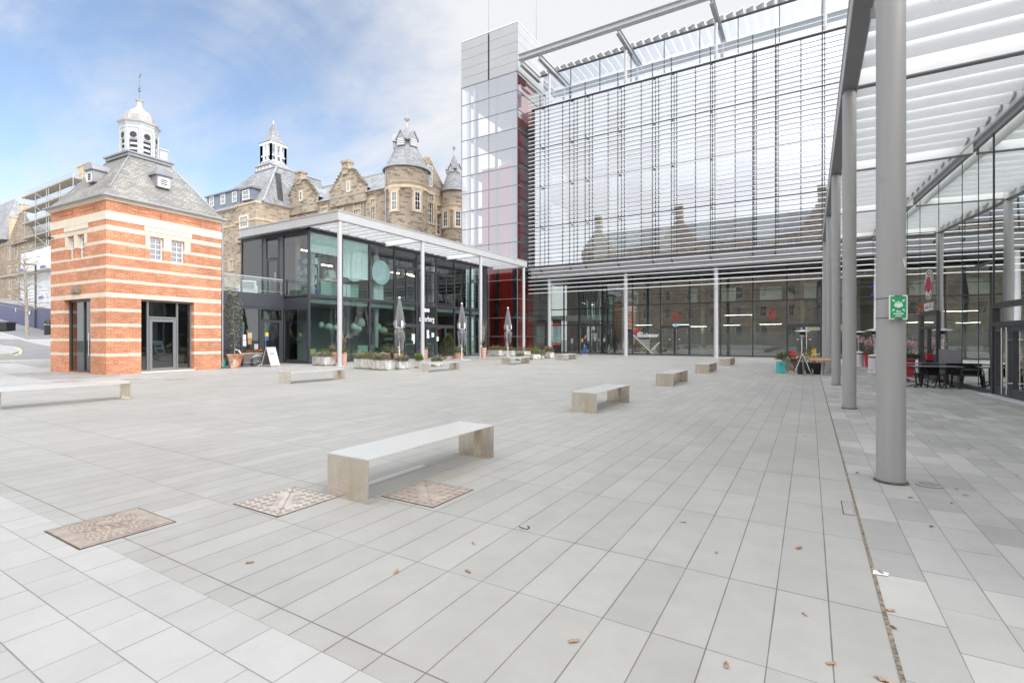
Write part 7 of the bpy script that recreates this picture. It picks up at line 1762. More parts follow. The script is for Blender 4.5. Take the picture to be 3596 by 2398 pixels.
for z0,z1,x0,x1 in((.60,.71,.2,.75),(.415,.47,.22,.72),(.285,.33,.22,.72)):
    b=MB(); P0=lambda u,v:apx*v+e*wd*u+nrm*.004
    b.add([P0(x0,z0),P0(x1,z0),P0(x1,z1),P0(x0,z1)],[(0,1,2,3)]); b.build('printed_box',M['mid'],fp)
    for s in(.25,.75): b=MB(); zz=z0+(z1-z0)*s; b.add([apx*(zz-.008)+e*wd*(x0+.05)+nrm*.006,apx*(zz-.008)+e*wd*(x1-.05)+nrm*.006,apx*(zz+.008)+e*wd*(x1-.05)+nrm*.006,apx*(zz+.008)+e*wd*(x0+.05)+nrm*.006],[(0,1,2,3)]); b.build('print_line',M['paper'],fp)
# ================================================================ closed parasols
def parasol(pbase,ptop,lab,seed,whitez):
    P_=g(*pbase); d=depth(P_); ztop=EYE+(PCY-ptop[1])/FL*d; r=random.Random(seed)
    t=thing('closed_parasol',lab,'parasol',P_,0,'closed parasols outside the pavilion')
    b=MB(); b.box(-.48,.48,-.42,.42,.0,.05); b.box(-.1,.1,-.1,.1,.05,.12); b.build('base_plate',M['vinylgrey'],t)
    b=MB(); b.tube([(0,0,.05),(0,0,ztop-.1)],.032,12); b.build('pole',M['white'],t,smooth=40)
    H=ztop; z_t=H*.545; N=48
    prof=[(.04,H-.08),(.06,H-.12),(.14,H*.86),(.20,H*.74),(.245,H*.63),(.255,H*.58),(.20,z_t+.02),(.18,z_t-.01)]
    b=MB(); vs=[];fs=[]; nl=len(prof)
    for i,(R,z) in enumerate(prof):
        for k in range(N):
            a=2*PI*k/N; ph=8*a+seed; amp=.05+.26*min(1,(H-z)/(H*.35)); f=1+amp*(.6*math.sin(ph)+.4*math.sin(13*a+seed*2+.25*i)); vs.append((R*f*math.cos(a),R*f*math.sin(a),z))
    for i in range(nl-1):
        for k in range(N): k2=(k+1)%N; fs.append((i*N+k2,i*N+k,(i+1)*N+k,(i+1)*N+k2))
    b.add(vs,fs); cv=b.build('canopy',M['canvas'],t,smooth=55)
    # gathered skirt hanging below the tie, in pointed folds
    b=MB(); vs=[];fs=[]
    rows=7
    for i in range(rows):
        u=i/(rows-1)
        for k in range(N):
            a=2*PI*k/N; fold=math.sin(6*a+seed)+.6*math.sin(11*a+seed*1.7); drop=.55*(1+.42*math.sin(5*a+seed*2.2))*H*.34
            R=(.17+.09*math.sin(PI*min(1,u*1.6))+.05*u)*(1+.22*fold*min(1,u*2+.15)); vs.append((R*math.cos(a),R*math.sin(a),z_t-.03-u*drop*1.25))
    for i in range(rows-1):
        for k in range(N): k2=(k+1)%N; fs.append((i*N+k2,i*N+k,(i+1)*N+k,(i+1)*N+k2))
    b.add(vs,fs); b.build('skirt',M['canvas'],cv,smooth=35)
    b=MB()
    for j in range(5):
        a0=seed+j*2*PI/5; 
        pts=[]
        for q_ in range(10): tt=2*PI*q_/10; a=a0+.26*math.cos(tt); z=H*.60+.10*H*.55*math.sin(tt); R=.285+.02*math.cos(tt*2); pts.append((R*math.cos(a),R*math.sin(a),z))
        b.ext(pts,(.012*math.cos(a0),.012*math.sin(a0),0))
    b.build('white_print',M['canvaswhite'],cv)
    b=MB(); b.lathe([(.205,z_t-.03),(.215,z_t),(.205,z_t+.03)],24,cap=False); a=seed*1.3; b.bar((.21*math.cos(a),.21*math.sin(a),z_t),(.23*math.cos(a),.23*math.sin(a),z_t-.22),.04,.01); b.build('tie_strap',M['canvaswhite'],t)
    b=MB(); b.lathe([(.07,H-.10),(.075,H-.06),(.05,H),(.0,H+.01)],16); b.build('finial_cap',M['canvaswhite'],t); b=MB(); b.lathe([(.05,.75),(.05,.85)],12); b.ball((-.04,-.06,1.0),.05); b.build('crank',M['paper'],t)
    return t
parasol(zoomf((1200,900,1900,1400),2195)(635,1195),zoomf((1200,900,1900,1400),2195)(638,445),'closed grey parasol nearest the camera, in front of the cafe sign',1.0,0)
parasol(zoomf((1200,900,1900,1400),2195)(1322,1145),zoomf((1200,900,1900,1400),2195)(1322,512),'closed grey parasol in the middle, beside the round conifer',2.3,0)
parasol(zoomf((1200,900,1900,1400),2195)(1830,1112),zoomf((1200,900,1900,1400),2195)(1828,560),'closed grey parasol farthest away, in front of the red lift shaft',3.9,0)
# ================================================================ arcade side: heaters, pots, tables
qr=zoomf((2980,1100,3300,1400),1673); qp=zoomf((2680,1130,3000,1340),2352)
def heater(P_,lab,base=True):
    t=thing('patio_heater',lab,'heater',P_,0,'gas patio heaters in the arcade')
    if base:
        b=MB(); b.lathe([(.27,0),(.27,.03),(.235,.05),(.235,.72),(.245,.73),(.245,.75),(.16,.80),(.05,.82)],28); b.build('cylinder_housing',M['heaterwhite'],t,smooth=35); b=MB(); b.lathe([(.2365,.66),(.2375,.665),(.2375,.70),(.2365,.705)],28,cap=False); b.build('band',M['blackplastic'],t); b=MB(); b.ball((-.12,-.205,.12),.022); b.build('knob',M['blackplastic'],t)
    else:
        b=MB(); b.lathe([(.22,0),(.22,.05),(.2,.07),(.2,.6),(.05,.64)],24); b.build('cylinder_housing',M['mid'],t,smooth=35)
    b=MB(); b.tube([(0,0,.6),(0,0,1.62)],.028,12); b.build('post',M['chrome'],t,smooth=40)
    b=MB(); b.lathe([(.05,1.5),(.07,1.58),(.085,1.62),(.115,1.64),(.115,1.80),(.09,1.82)],20); b.m=1; b.lathe([(.116,1.67),(.118,1.68),(.118,1.79),(.116,1.8)],20,cap=False); b.build('burner',[M['chrome'],M['blackplastic']],t,smooth=35)
    b=MB(); b.lathe([(.0,1.93),(.12,1.92),(.22,1.89),(.37,1.845),(.38,1.835),(.22,1.875),(.1,1.9)],32,cap=False); b.build('reflector',M['chrome'],t,smooth=35)
    return t
heater(g(*qr(478,1095)),'white based patio heater partly behind the nearest column')
heater(g(*qr(185,975)),'white based patio heater farther back, left of the pink blossom')
px=qp(1012,0)[0]; d=24.0; u=(px-PCX)/FL; heater(Vector((u*d*CA_-d*SA_,u*d*SA_+d*CA_,0)),'patio heater rising out of the stack of furniture',False)
def blossom(P_,w,h,lab,seed,green):
    r=random.Random(seed); t=thing('blossom_tree',lab,'potted tree',P_,0,'pink blossom trees in red pots'); b=MB()
    b.add([(-w*.36,-w*.36,0),(w*.36,-w*.36,0),(w*.36,w*.36,0),(-w*.36,w*.36,0),(-w*.5,-w*.5,h),(w*.5,-w*.5,h),(w*.5,w*.5,h),(-w*.5,w*.5,h)],[(0,3,2,1),(0,1,5,4),(1,2,6,5),(2,3,7,6),(3,0,4,7),(4,5,6,7)]); b.build('pot',M['redpot'],t)
    b=MB(); k=[]
    b.tube([(0,0,h*.9),(.02,0,h+.25),(0,.02,h+.42)],[.025,.02,.015],6)
    for i in range(9): a=i*2.4; L=.16+.2*r.random(); e_=(L*math.cos(a),L*math.sin(a),h+.45+.42*r.random()); b.tube([(0,.01,h+.3+.02*i),e_],[.012,.005],5); k.append(e_)
    b.build('branches',M['bark'],t); b=MB()
    for e_ in k:
        cloud(b,46,lambda q_:(e_[0]+q_.gauss(0,.055),e_[1]+q_.gauss(0,.055),e_[2]+q_.gauss(0,.055)),.06,.05,r,(-1,1.3))
    cloud(b,60,lambda q_:(q_.gauss(0,.1),q_.gauss(0,.1),h+.4+q_.gauss(0,.09)),.06,.05,r,(-1,1.3)); b.build('blossom',M['flower_pk'],t)
    mound(t,w*.55*green,w*.55*green,h*.97,.16*green,M['green_dark' if green>1.2 else 'sage2'],int(220*green),r,'underplanting',0,0,.09,.045)
blossom(g(*qr(365,988)),.38,.64,'pink blossom tree in a red pot between the two white heaters',5,1.0)
blossom(g(*qr(1075,1160)),.46,.68,'larger pink blossom tree in a red pot behind the black tables',9,1.7)
q4_=q4
def table(p1,p2,lab):
    A,B_=g(*p1),g(*p2); c=(A+B_)/2; e=(B_-A); L=e.length; rz=math.atan2(e.y,e.x)
    t=thing('cafe_table',lab,'table',c,rz,'black cafe tables in the arcade'); h=.66
    b=MB(); b.box(-L/2-.28,L/2+.28,-.33,.33,h-.018,h); b.build('tabletop',M['tabletop'],t)
    for s in(-1,1):
        b=MB(); x=s*L/2; b.box(x-.03,x+.03,-.03,.03,.1,h-.018)
        for dx,dy in((.26,.22),(-.26,.22),(.26,-.22),(-.26,-.22)): b.bar((x,0,.13),(x+dx,dy,.012),.035,.025)
        b.box(x-.22,x+.22,-.2,.2,h-.035,h-.019); b.build('pedestal',M['blackplastic'],t)
table(q4_(168,1385),q4_(440,1392),'front grey topped black cafe table beside the glass wing')
table(q4_(-10,1330),q4_(330,1335),'rear grey topped black cafe table behind the front one')
def arm(lab,P_,rz):
    t=thing('cafe_chair',lab,'chair',P_,rz,'black plastic chairs in the arcade'); bm=M['blackplastic']
    b=MB(); b.box(-.21,.21,-.2,.2,.385,.41); b.build('seat',bm,t)
    b=MB(); b.add([(-.2,.19,.40),(.2,.19,.40),(.225,.27,.74),(-.225,.27,.74),(-.2,.215,.40),(.2,.215,.40),(.225,.295,.74),(-.225,.295,.74)],[(0,1,2,3),(7,6,5,4),(0,4,5,1),(1,5,6,2),(2,6,7,3),(3,7,4,0)]); b.build('backrest',bm,t)
    for x,y,x2,y2 in((-.19,-.18,-.23,-.22),(.19,-.18,.23,-.22),(-.19,.18,-.23,.27),(.19,.18,.23,.27)):
        b=MB(); b.tube([(x,y,.39),(x2,y2,0)],[.024,.017],6); b.build('leg',bm,t)
    for s in(-1,1):
        b=MB(); b.tube([(s*.215,.22,.56),(s*.24,.0,.575),(s*.24,-.17,.56),(s*.2,-.19,.39)],.016,6); b.build('armrest',bm,t)
    return t
c0=arm('black plastic armchair at the near right end of the front cafe table',g(*q4_(615,1400)),R_(-75))
for P_,rz,l in((q4_(300,1390),R_(8),'black plastic armchair tucked under the near side of the front cafe table'),(q4_(455,1375),R_(-160),'black plastic armchair on the far side of the front cafe table'),(q4_(45,1370),R_(70),'black plastic armchair left of the rear cafe table, half behind the column'),(q4_(300,1310),R_(170),'black plastic armchair behind the rear cafe table near the red wall box')):
    copy_tree(c0,None,g(*P_),rz,l)
# red box on the serving window
u_,z_=wl(*q4_(290,1065)); t=thing('red_wall_box','small red post style box hung on the serving window of the glass wing','box',(W0[0],W0[1],0),WA)
b=MB(); b.T=Matrix.Translation((-.12,u_,z_))@Matrix.Scale(.6,4); b.add([(-.1,-.13,-.16),(.1,-.13,-.16),(.1,.13,-.16),(-.1,.13,-.16),(-.12,-.16,.14),(.12,-.16,.14),(.12,.16,.14),(-.12,.16,.14)],[(0,3,2,1),(0,1,5,4),(1,2,6,5),(2,3,7,6),(3,0,4,7),(4,5,6,7)]); b.build('body',M['redplastic'],t); b=MB(); b.T=Matrix.Translation((-.12,u_,z_))@Matrix.Scale(.6,4); b.box(-.14,.14,-.18,.18,.14,.18); b.build('lid',M['redplastic'],t); b=MB(); b.T=Matrix.Translation((-.12,u_,z_))@Matrix.Scale(.6,4); b.box(-.125,-.118,.05,.09,-.02,.08); b.build('label',M['paper'],t)
# ---------------- stack of furniture at the edge of the arcade
def crate(P_,lab,rz):
    t=thing('planter_crate',lab,'planter',P_,rz,'turquoise slatted planters'); w,dp_,h=.26,.30,.50
    b=MB(); b.box(-w/2+.012,w/2-.012,-dp_/2+.012,dp_/2-.012,.02,h-.05)
    for i in range(5):
        z=.01+i*.098; b.box(-w/2,w/2,-dp_/2,dp_/2,z,z+.088)
    b.build('slatted_box',M['teal'],t); b=MB(); b.box(-.055,.055,-dp_/2-.003,-dp_/2+.02,.365,.385); b.build('hand_slot',M['black'],t); b=MB(); cloud(b,520,ell(0,0,h+.13,.27,.27,.24,-.5,.3),.13,.022,rng,(-.5,1.2)); b.build('plant',M['green_mid'],t)
crate(g(*qp(445,1318)),'front turquoise slatted planter of bushy green leaves',R_(24)); p=g(*qp(590,1245)); crate(p,'rear turquoise slatted planter half hidden behind the front one',R_(24))
pc=g(*qp(760,1240))
t=thing('stacked_red_chairs','leaning stack of red plastic chairs beside the turquoise planters','chairs',pc,R_(35))
for i in range(3):
    b=MB(); vs=[];fs=[]; n=8
    for j in range(n+1):
        for k2 in range(7): u=-1+2*k2/6; v=j/n; x=.22*u*(1-.15*v); y=.26*v+.12*(u*u)*-1*v; z=.42+.34*v*v*(1-.25*u*u)-.05*(1-v); vs.append((x,y-.1,z+i*.085))
    for j in range(n):
        for k2 in range(6): a=j*7+k2; fs.append((a,a+1,a+8,a+7))
    vs2=[(x,y+.004,z-.014) for x,y,z in vs]; m_=len(vs); fs2=[tuple(m_+q_ for q_ in f[::-1]) for f in fs]; b.add(vs+vs2,fs+fs2); b.build('seat_shell',M['redplastic'],t,smooth=50)
for x in(-.2,.2):
    for y in(-.2,.22): b=MB(); b.tube([(x*.9,y*.6,.42),(x*1.15,y,0)],.012,6); b.build('leg',M['chrome'],t)
def folded(P_,rz,tilt,mt,lab):
    t=thing('folded_chair',lab,'chair',P_,rz,'folded slatted chairs in the stack'); t.rotation_euler.x=tilt
    for x in(-.19,.19):
        b=MB(); b.bar((x,0,0),(x,0,.86),.035,.022); b.build('leg',M[mt],t); b=MB(); b.bar((x*.8,.03,.02),(x*.8,.05,.62),.035,.022); b.build('leg',M[mt],t)
    b=MB()
    for i in range(4): b.box(-.2,.2,-.012,.012,.60+i*.066,.645+i*.066)
    b.build('backrest',M[mt],t); b=MB()
    for i in range(5): b.box(-.17,.17,.03,.05,.14+i*.07,.19+i*.07)
    b.build('seat',M[mt],t)
pt=lambda x,y:g(*qp(x,y))
folded(pt(740,1310)+Vector((0,0,0)),R_(40),R_(-35),'wooddark','weathered folded slatted chair leaning left in the stack')
folded(pt(900,1250),R_(-25),R_(28),'wooddark','weathered folded slatted chair behind the chrome easel')
folded(pt(1290,1280),R_(20),R_(-30),'wood','orange folded slatted chair leaning on the right of the stack')
t=thing('picnic_table','weathered slatted picnic table buried in the stack of furniture','table',pt(1120,1270),R_(28))
b=MB()
for i in range(5): b.box(-.62,.62,-.34+i*.14,-.22+i*.14,.56,.59)
b.build('tabletop',M['wooddark'],t)
for s in(-1,1): b=MB(); b.bar((s*.45,-.3,.56),(s*.45,.3,0),.06,.03); b.bar((s*.45,.3,.56),(s*.45,-.3,0),.06,.03); b.build('leg',M['wooddark'],t)
b=MB()
for i,(x,y,a,l) in enumerate(((-.5,-.1,.5,.42),(-.42,.05,.75,.45),(-.3,.1,1.1,.4),(-.15,0,.2,.62),(.05,-.1,.35,.6),(.3,.1,2.6,.5),(.42,.05,1.9,.4))): b.bar((x,y,.61+i*.012),(x+l*math.cos(a),y+.1,.61+i*.012+l*math.sin(a)*.75),.07,.022)
b.build('loose_planks',M['woodpale'],t)
t=thing('folded_yellow_parasol','pair of furled yellow canvases standing up in the stack','parasol',pt(1290,1260)+Vector((0,0,.58)),0)
for x in(0,.09): b=MB(); b.lathe([(.045,0),(.05,.1),(.04,.36),(.02,.42)],10,(x,0,0)); b.build('canvas',M['yellowp'],t); b=MB(); b.tube([(x,0,.4),(x,0,.5)],.014,6); b.build('pole',M['woodpale'],t)
t=thing('easel_stand','bright chrome tripod easel standing in front of the stacked furniture','easel',pt(1020,1410)); h=.86
for x,y in((-.33,-.05),(.33,-.1),(.02,.3)): b=MB(); b.tube([(x*.08,y*.08,h),(x*.75,y*.75,h*.26)],.018,8); b.build('leg',M['chrome'],t); b=MB(); b.tube([(x*.75,y*.75,h*.26),(x,y,0)],.014,8); b.build('foot',M['rust'],t)
b=MB(); b.ball((0,0,h),.04); b.bar((-.14,0,.6),(.14,-.02,.6),.015); b.build('hub',M['chrome'],t)
def blackpot(P_,w,h,lab,mt,n,L):
    t=thing('black_planter',lab,'planter',P_,0,'black planters under the stack'); b=MB(); b.lathe([(w*.38,0),(w*.5,h),(w*.45,h),(w*.44,h*.92)],20,cap=False); b.lathe([(.001,h*.9),(w*.45,h*.9)],20,cap=False); b.build('pot',M['blackplastic'],t,smooth=40); b=MB(); b.tube([(0,0,h*.8),(0,0,h+L*.4)],.03,6); b.build('stem',M['bark'],t); b=MB()
    for i in range(n): b.leaf((0,0,h+L*.35+rng.uniform(-.05,.08)),L*rng.uniform(.7,1.1),.035,i*2.4+rng.uniform(-.3,.3),rng.uniform(-.1,1.3),.8)
    b.build('strap_leaves',M[mt],t)
blackpot(pt(970,1350),.30,.50,'tall black planter of bronze spiky leaves behind the easel','bronze',44,.48)
blackpot(pt(1190,1340)+Vector((0,.25,0)),.34,.46,'black planter of green spiky palm in the middle of the stack','green_lime',34,.60)
t=thing('storage_tub','low black tub at the right of the furniture stack','tub',pt(1330,1345)); b=MB(); b.add([(-.2,-.18,0),(.2,-.18,0),(.2,.18,0),(-.2,.18,0),(-.25,-.23,.46),(.25,-.23,.46),(.25,.23,.46),(-.25,.23,.46)],[(0,3,2,1),(0,1,5,4),(1,2,6,5),(2,3,7,6),(3,0,4,7),(4,5,6,7)]); b.build('body',M['blackplastic'],t); b=MB(); b.box(-.27,.27,-.25,.25,.46,.49); b.build('lid',M['wooddark'],t)
t=thing('pine_table','orange pine table on paired steel legs at the right of the stack','table',pt(1575,1395)+Vector((0,.25,0)),R_(8)); b=MB()
for i in range(4): b.box(-.48,.46,-.3+i*.15,-.16+i*.15,.60,.63)
b.box(-.48,.46,-.31,.30,.575,.60); b.build('tabletop',M['wood'],t)
for x in(-.08,.03): b=MB(); b.box(x-.02,x+.02,-.03,.03,.01,.575); b.build('leg',M['steel_lt'],t)
b=MB(); b.box(-.32,.26,-.25,.25,0,.012); b.build('foot_plate',M['vinylgrey'],t)
t=thing('pine_table','second orange pine top laid behind the pine table, with a pale edge','table',pt(1575,1395)+Vector((-.1,.95,0)),R_(8)); b=MB(); b.box(-.5,.3,-.3,.3,.68,.71); b.build('tabletop',M['wood'],t); b=MB(); b.box(-.5,.3,-.31,.29,.64,.675); b.build('apron',M['paper'],t)
for x in(-.3,.1): b=MB(); b.box(x-.03,x+.03,-.03,.03,0,.64); b.build('leg',M['steel_lt'],t)
# ================================================================ left street furniture
ql2=zoomf((0,900,400,1300),1568)
P_=gt(*ql2(375,1085)); hs=(PCY-ql2(0,0)[1])
def topz(px_y,P_): return EYE+(PCY-px_y)/FL*depth(P_)-P_.z
t=thing('street_tree','thin leafless young street tree uphill beside the lamp post','tree',P_); Ht=topz(895,P_); r=random.Random(3); lean=-.75
b=MB(); b.tube([(0,0,-.1),(-.1,0,Ht*.3),(-.35,0,Ht*.6),(-.65,0,Ht*.85),(-.8,0,Ht)],[.15,.11,.085,.05,.015],9); b.build('trunk',M['barkpale'],t)
b=MB()
for i in range(46):
    z=Ht*(.28+.68*i/46); x0=-.1-.75*(z/Ht)**1.5+.05; a=i*2.4; L=(1-.75*(z/Ht))*3.2*r.uniform(.6,1.1); e1=Vector((x0+L*.5*math.cos(a),L*.5*math.sin(a),z+.25)); e2=Vector((x0+L*math.cos(a),L*math.sin(a),z+.3+.5*r.uniform(-.2,1)))
    b.tube([(x0,0,z),e1,e2],[.035,.02,.008],5)
    for j in range(5): f=e1.lerp(e2,r.random()); b.tube([f,f+Vector((r.uniform(-.6,.6),r.uniform(-.6,.6),r.uniform(-.1,.6)))],[.012,.004],4)
b.build('branches',M['barkpale'],t)
P_=gt(*ql2(490,990)); t=thing('street_lamp','tall dark street lamp with horizontal arm in front of the blue hoarding','lamp post',P_); Ht=topz(ql2(0,118)[1],P_)
b=MB(); b.tube([(0,0,-.1),(0,0,Ht*.3)],.11,10); b.tube([(0,0,Ht*.3),(0,0,Ht)],.075,10); b.build('post',M['dark'],t); b=MB(); k=depth(P_)/FL; b.bar((0,0,Ht),tuple(-RT*40*k+Vector((0,0,Ht+.1))),.10,.10); b.build('arm',M['dark'],t); b=MB(); q_=-RT*34*k; b.bar((q_.x-.3*RT.x,q_.y-.3*RT.y,Ht+.02),(q_.x+.3*RT.x,q_.y+.3*RT.y,Ht+.0),.22,.08); b.build('lantern',M['mid'],t); b=MB(); b.box(-.08,.08,-.12,-.1,1.9,2.1); b.build('small_plate',M['paper'],t)
P_=gt(*ql2(665,1080)); t=thing('litter_bin','black round litter bin with silver band beside the brick lodge','bin',P_); b=MB(); b.lathe([(.22,0),(.25,.04),(.25,.9),(.28,.92),(.28,1.02),(.2,1.18),(.05,1.25)],20); b.build('body',M['blackplastic'],t,smooth=35); b=MB(); b.lathe([(.255,.78),(.262,.79),(.262,.86),(.255,.87)],20,cap=False); b.build('band',M['chrome'],t)
P_=gt(*ql2(40,1030)); t=thing('stone_seat','low black oblong planter bench up the street at the left edge','planter',P_,CA); b=MB(); b.box(-1.2,.72,-.4,.4,.08,.68); b.build('body',M['blackplastic'],t); b=MB(); b.box(-1.25,.77,-.45,.45,.68,.80); b.build('top',M['dark'],t); b=MB(); b.box(-1.1,.62,-.3,.3,0,.08); b.build('plinth',M['black'],t)
# ================================================================ the walking person
P_=g(2053,1247.5); P_=P_*1.0
person=thing('person','person in black jacket, blue jeans and white trainers walking with phone and bright rucksack','person',(P_.x,P_.y,0),0)
def skin(name,chains,mats,matfn,parent,sub_=2):
    verts=[];edges=[];rad=[];idx={}
    for ch in chains:
        prev=None
        for key,co,r in ch:
            if key not in idx: idx[key]=len(verts); verts.append(co); rad.append(r)
            if prev is not None: edges.append((prev,idx[key]))
            prev=idx[key]
    me=bpy.data.meshes.new(name); me.from_pydata(verts,edges,[]); o=bpy.data.objects.new(name,me); COL.objects.link(o)
    md=o.modifiers.new('s','SKIN'); sv=me.skin_vertices[0].data
    for i,r in enumerate(rad): sv[i].radius=(r if isinstance(r,tuple) else (r,r)); 
    sv[0].use_root=True
    s2=o.modifiers.new('d','SUBSURF'); s2.levels=sub_; s2.render_levels=sub_
    bpy.context.view_layer.update(); dg=bpy.context.evaluated_depsgraph_get(); nm=bpy.data.meshes.new_from_object(o.evaluated_get(dg)); bpy.data.objects.remove(o)
    for m in mats: nm.materials.append(m)
    for p in nm.polygons: p.material_index=matfn(p.center); p.use_smooth=True
    q=bpy.data.objects.new(name,nm); COL.objects.link(q); q.parent=parent; return q
# faces +x (walking to the right), height about 1.9 survey metres like the doors around
k=1.0
J={}
pel=('pel',(0,0,.96),(.14,.11)); 
spine=[pel,('wa',(.01,0,1.10),(.12,.10)),('ch',(.03,0,1.33),(.16,.12)),('sh',(.03,0,1.48),(.13,.09)),('nk',(.05,0,1.56),.052),('h0',(.075,0,1.64),.075),('h1',(.085,0,1.72),.10),('h2',(.075,0,1.80),.085)]
legA=[pel,('la',(-.01,.09,.90),.098),('ka',(.13,.10,.52),.068),('aa',(.02,.10,.10),.052),('fa',(.04,.10,.045),.045),('ta',(.20,.10,.035),.035)]
legB=[pel,('lb',(-.01,-.09,.90),.098),('kb',(-.02,-.10,.50),.068),('ab',(-.14,-.10,.09),.052),('fb',(-.12,-.10,.045),.045),('tb',(.04,-.10,.03),.035)]
armA=[('sh',(.03,0,1.48),(.13,.09)),('sa',(.03,.19,1.45),.068),('ea',(-.03,.24,1.17),.054),('wa_',(.22,.20,1.12),.036),('ha',(.29,.19,1.13),.034)]
armB=[('sh',(.03,0,1.48),(.13,.09)),('sb',(.03,-.19,1.45),.068),('eb',(-.02,-.25,1.16),.054),('wb',(.07,-.25,.93),.036),('hb',(.09,-.25,.86),.034)]
def mf(c):
    if c.z<.075: return 3
    if c.z<.93 and abs(c.y)<.2: return 2
    if c.z>1.545 or (c.x>.235 and 1.0<c.z<1.25) or (c.y<-.2 and c.z<.915): return 0
    return 1
body=skin('body',[spine,legA,legB,armA,armB],[M['skin'],M['jacket'],M['jeans'],M['trainers']],mf,person)
for side,(o_,d_) in (('a',((.315,.19,1.135),Vector((1,0,.25)))),('b',((.095,-.25,.83),Vector((.15,0,-1))))):
    b=MB()
    for i,L in enumerate((.055,.065,.068,.06)):
        s=(i-1.5)*.016; p=Vector(o_)+Vector((0,s,0) if side=='b' else (0,s,0)); d1=d_.normalized(); b.tube([p-d1*.02,p+d1*L*.55,p+d1*L+Vector((.01,0,.012 if side=='a' else 0))],[.009,.0085,.006],6)
    p=Vector(o_)+Vector((-.02,.035 if side=='a' else 0,.0)); b.tube([p,p+Vector((.03,.012,.03) if side=='a' else (.035,0,-.02))],[.010,.007],6); b.build('fingers',M['skin'],body,smooth=60)
b=MB(); b.ball((.06,0,1.755),.118,.112,.115,14,10); b.ball((-.01,0,1.66),.085,.095,.14,12,8); b.ball((-.03,0,1.56),.06,.085,.12,10,8); b.build('hair',M['hair'],person,smooth=60)
b=MB(); b.ball((.186,0,1.70),.022,.018,.024,8,6); b.ball((.17,.04,1.725),.012,.014,.010,8,6); b.ball((.17,-.04,1.725),.012,.014,.010,8,6); b.bar((.178,-.025,1.66),(.178,.025,1.66),.008,.008); b.build('face_features',plain('face_shade',(.40,.20,.16),.6),body,smooth=60)
b=MB(); b.ball((-.19,0,1.30),.10,.15,.22,14,10); pk=b.build('rucksack',plain('yellow_rucksack',(.75,.50,.06),.7),person,smooth=60); b=MB(); b.ball((-.20,0,1.44),.09,.13,.09,12,8); b.build('flap',M['redplastic'],pk,smooth=60); b=MB(); b.ball((-.185,0,1.12),.095,.145,.10,12,8); b.build('base',plain('navy_cloth',(.05,.05,.14),.7),pk,smooth=60)
b=MB()
for y in(-.12,.12): b.tube([(-.12,y,1.48),(.03,y,1.57),(.15,y,1.40),(.0,y*1.2,1.15)],.018,6)
b.build('strap',M['jacket'],pk)
b=MB(); b.box(.31,.40,.155,.225,1.135,1.147); ph=b.build('phone',M['black'],None); ph.location=(P_.x,P_.y,0); tag(ph,'dark phone held in front of the walking person','phone')
# ================================================================ sky, sun, camera
w=bpy.data.worlds.new('World'); bpy.context.scene.world=w; w.use_nodes=True; t=w.node_tree; t.nodes.clear()
def N(ty,**k):
    x=t.nodes.new(ty)
    for a,b in k.items(): setattr(x,a,b)
    return x
sun_dir=Vector((.80,-.22,.62)).normalized(); el=math.asin(sun_dir.z); az=math.atan2(sun_dir.x,sun_dir.y)
sky=N('ShaderNodeTexSky',sky_type='NISHITA'); sky.sun_disc=False; sky.sun_elevation=el; sky.sun_rotation=az; sky.air_density=1.0; sky.dust_density=.6; sky.ozone_density=1.4
tc=N('ShaderNodeTexCoord'); sep=N('ShaderNodeSeparateXYZ'); t.links.new(tc.outputs['Generated'],sep.inputs[0])
def mt(op,a,b=0.0,c=0.0,clamp=False):
    x=N('ShaderNodeMath',operation=op,use_clamp=clamp)
    for i,v in enumerate((a,b,c)):
        if hasattr(v,'links'): t.links.new(v,x.inputs[i])
        else: x.inputs[i].default_value=v
    return x.outputs[0]
den=mt('ADD',mt('MAXIMUM',sep.outputs[2],0.0),.22)
cx_=mt('DIVIDE',sep.outputs[0],den); cy_=mt('DIVIDE',sep.outputs[1],den)
cmb=N('ShaderNodeCombineXYZ'); t.links.new(cx_,cmb.inputs[0]); t.links.new(cy_,cmb.inputs[1])
mp=N('ShaderNodeMapping'); mp.inputs['Rotation'].default_value=(0,0,R_(28)); mp.inputs['Scale'].default_value=(.55,1.25,1); t.links.new(cmb.outputs[0],mp.inputs[0])
def nz(sc,det,ro,di):
    x=N('ShaderNodeTexNoise'); x.inputs['Scale'].default_value=sc; x.inputs['Detail'].default_value=det; x.inputs['Roughness'].default_value=ro; x.inputs['Distortion'].default_value=di; t.links.new(mp.outputs[0],x.inputs['Vector']); return x.outputs['Fac']
n1=nz(1.15,8,.58,.7); n2=nz(3.4,6,.6,.5)
cl=mt('ADD',mt('MULTIPLY',n1,.78),mt('MULTIPLY',n2,.22))
# broad clearing over the left of the square: clear sky there, bright veil elsewhere and towards the horizon
cd=Vector(ray(520,330)).normalized(); vd=N('ShaderNodeVectorMath',operation='DOT_PRODUCT'); nrm=N('ShaderNodeVectorMath',operation='NORMALIZE'); t.links.new(tc.outputs['Generated'],nrm.inputs[0]); t.links.new(nrm.outputs[0],vd.inputs[0]); vd.inputs[1].default_value=cd
rm=N('ShaderNodeMapRange',interpolation_type='SMOOTHSTEP'); rm.inputs['From Min'].default_value=.80; rm.inputs['From Max'].default_value=.985; t.links.new(vd.outputs['Value'],rm.inputs[0])
hz=N('ShaderNodeMapRange',interpolation_type='SMOOTHSTEP'); hz.inputs['From Min'].default_value=.30; hz.inputs['From Max'].default_value=.02; t.links.new(sep.outputs[2],hz.inputs[0])
thr=mt('ADD',.22,mt('SUBTRACT',mt('MULTIPLY',rm.outputs[0],.33),mt('MULTIPLY',hz.outputs[0],.26)))
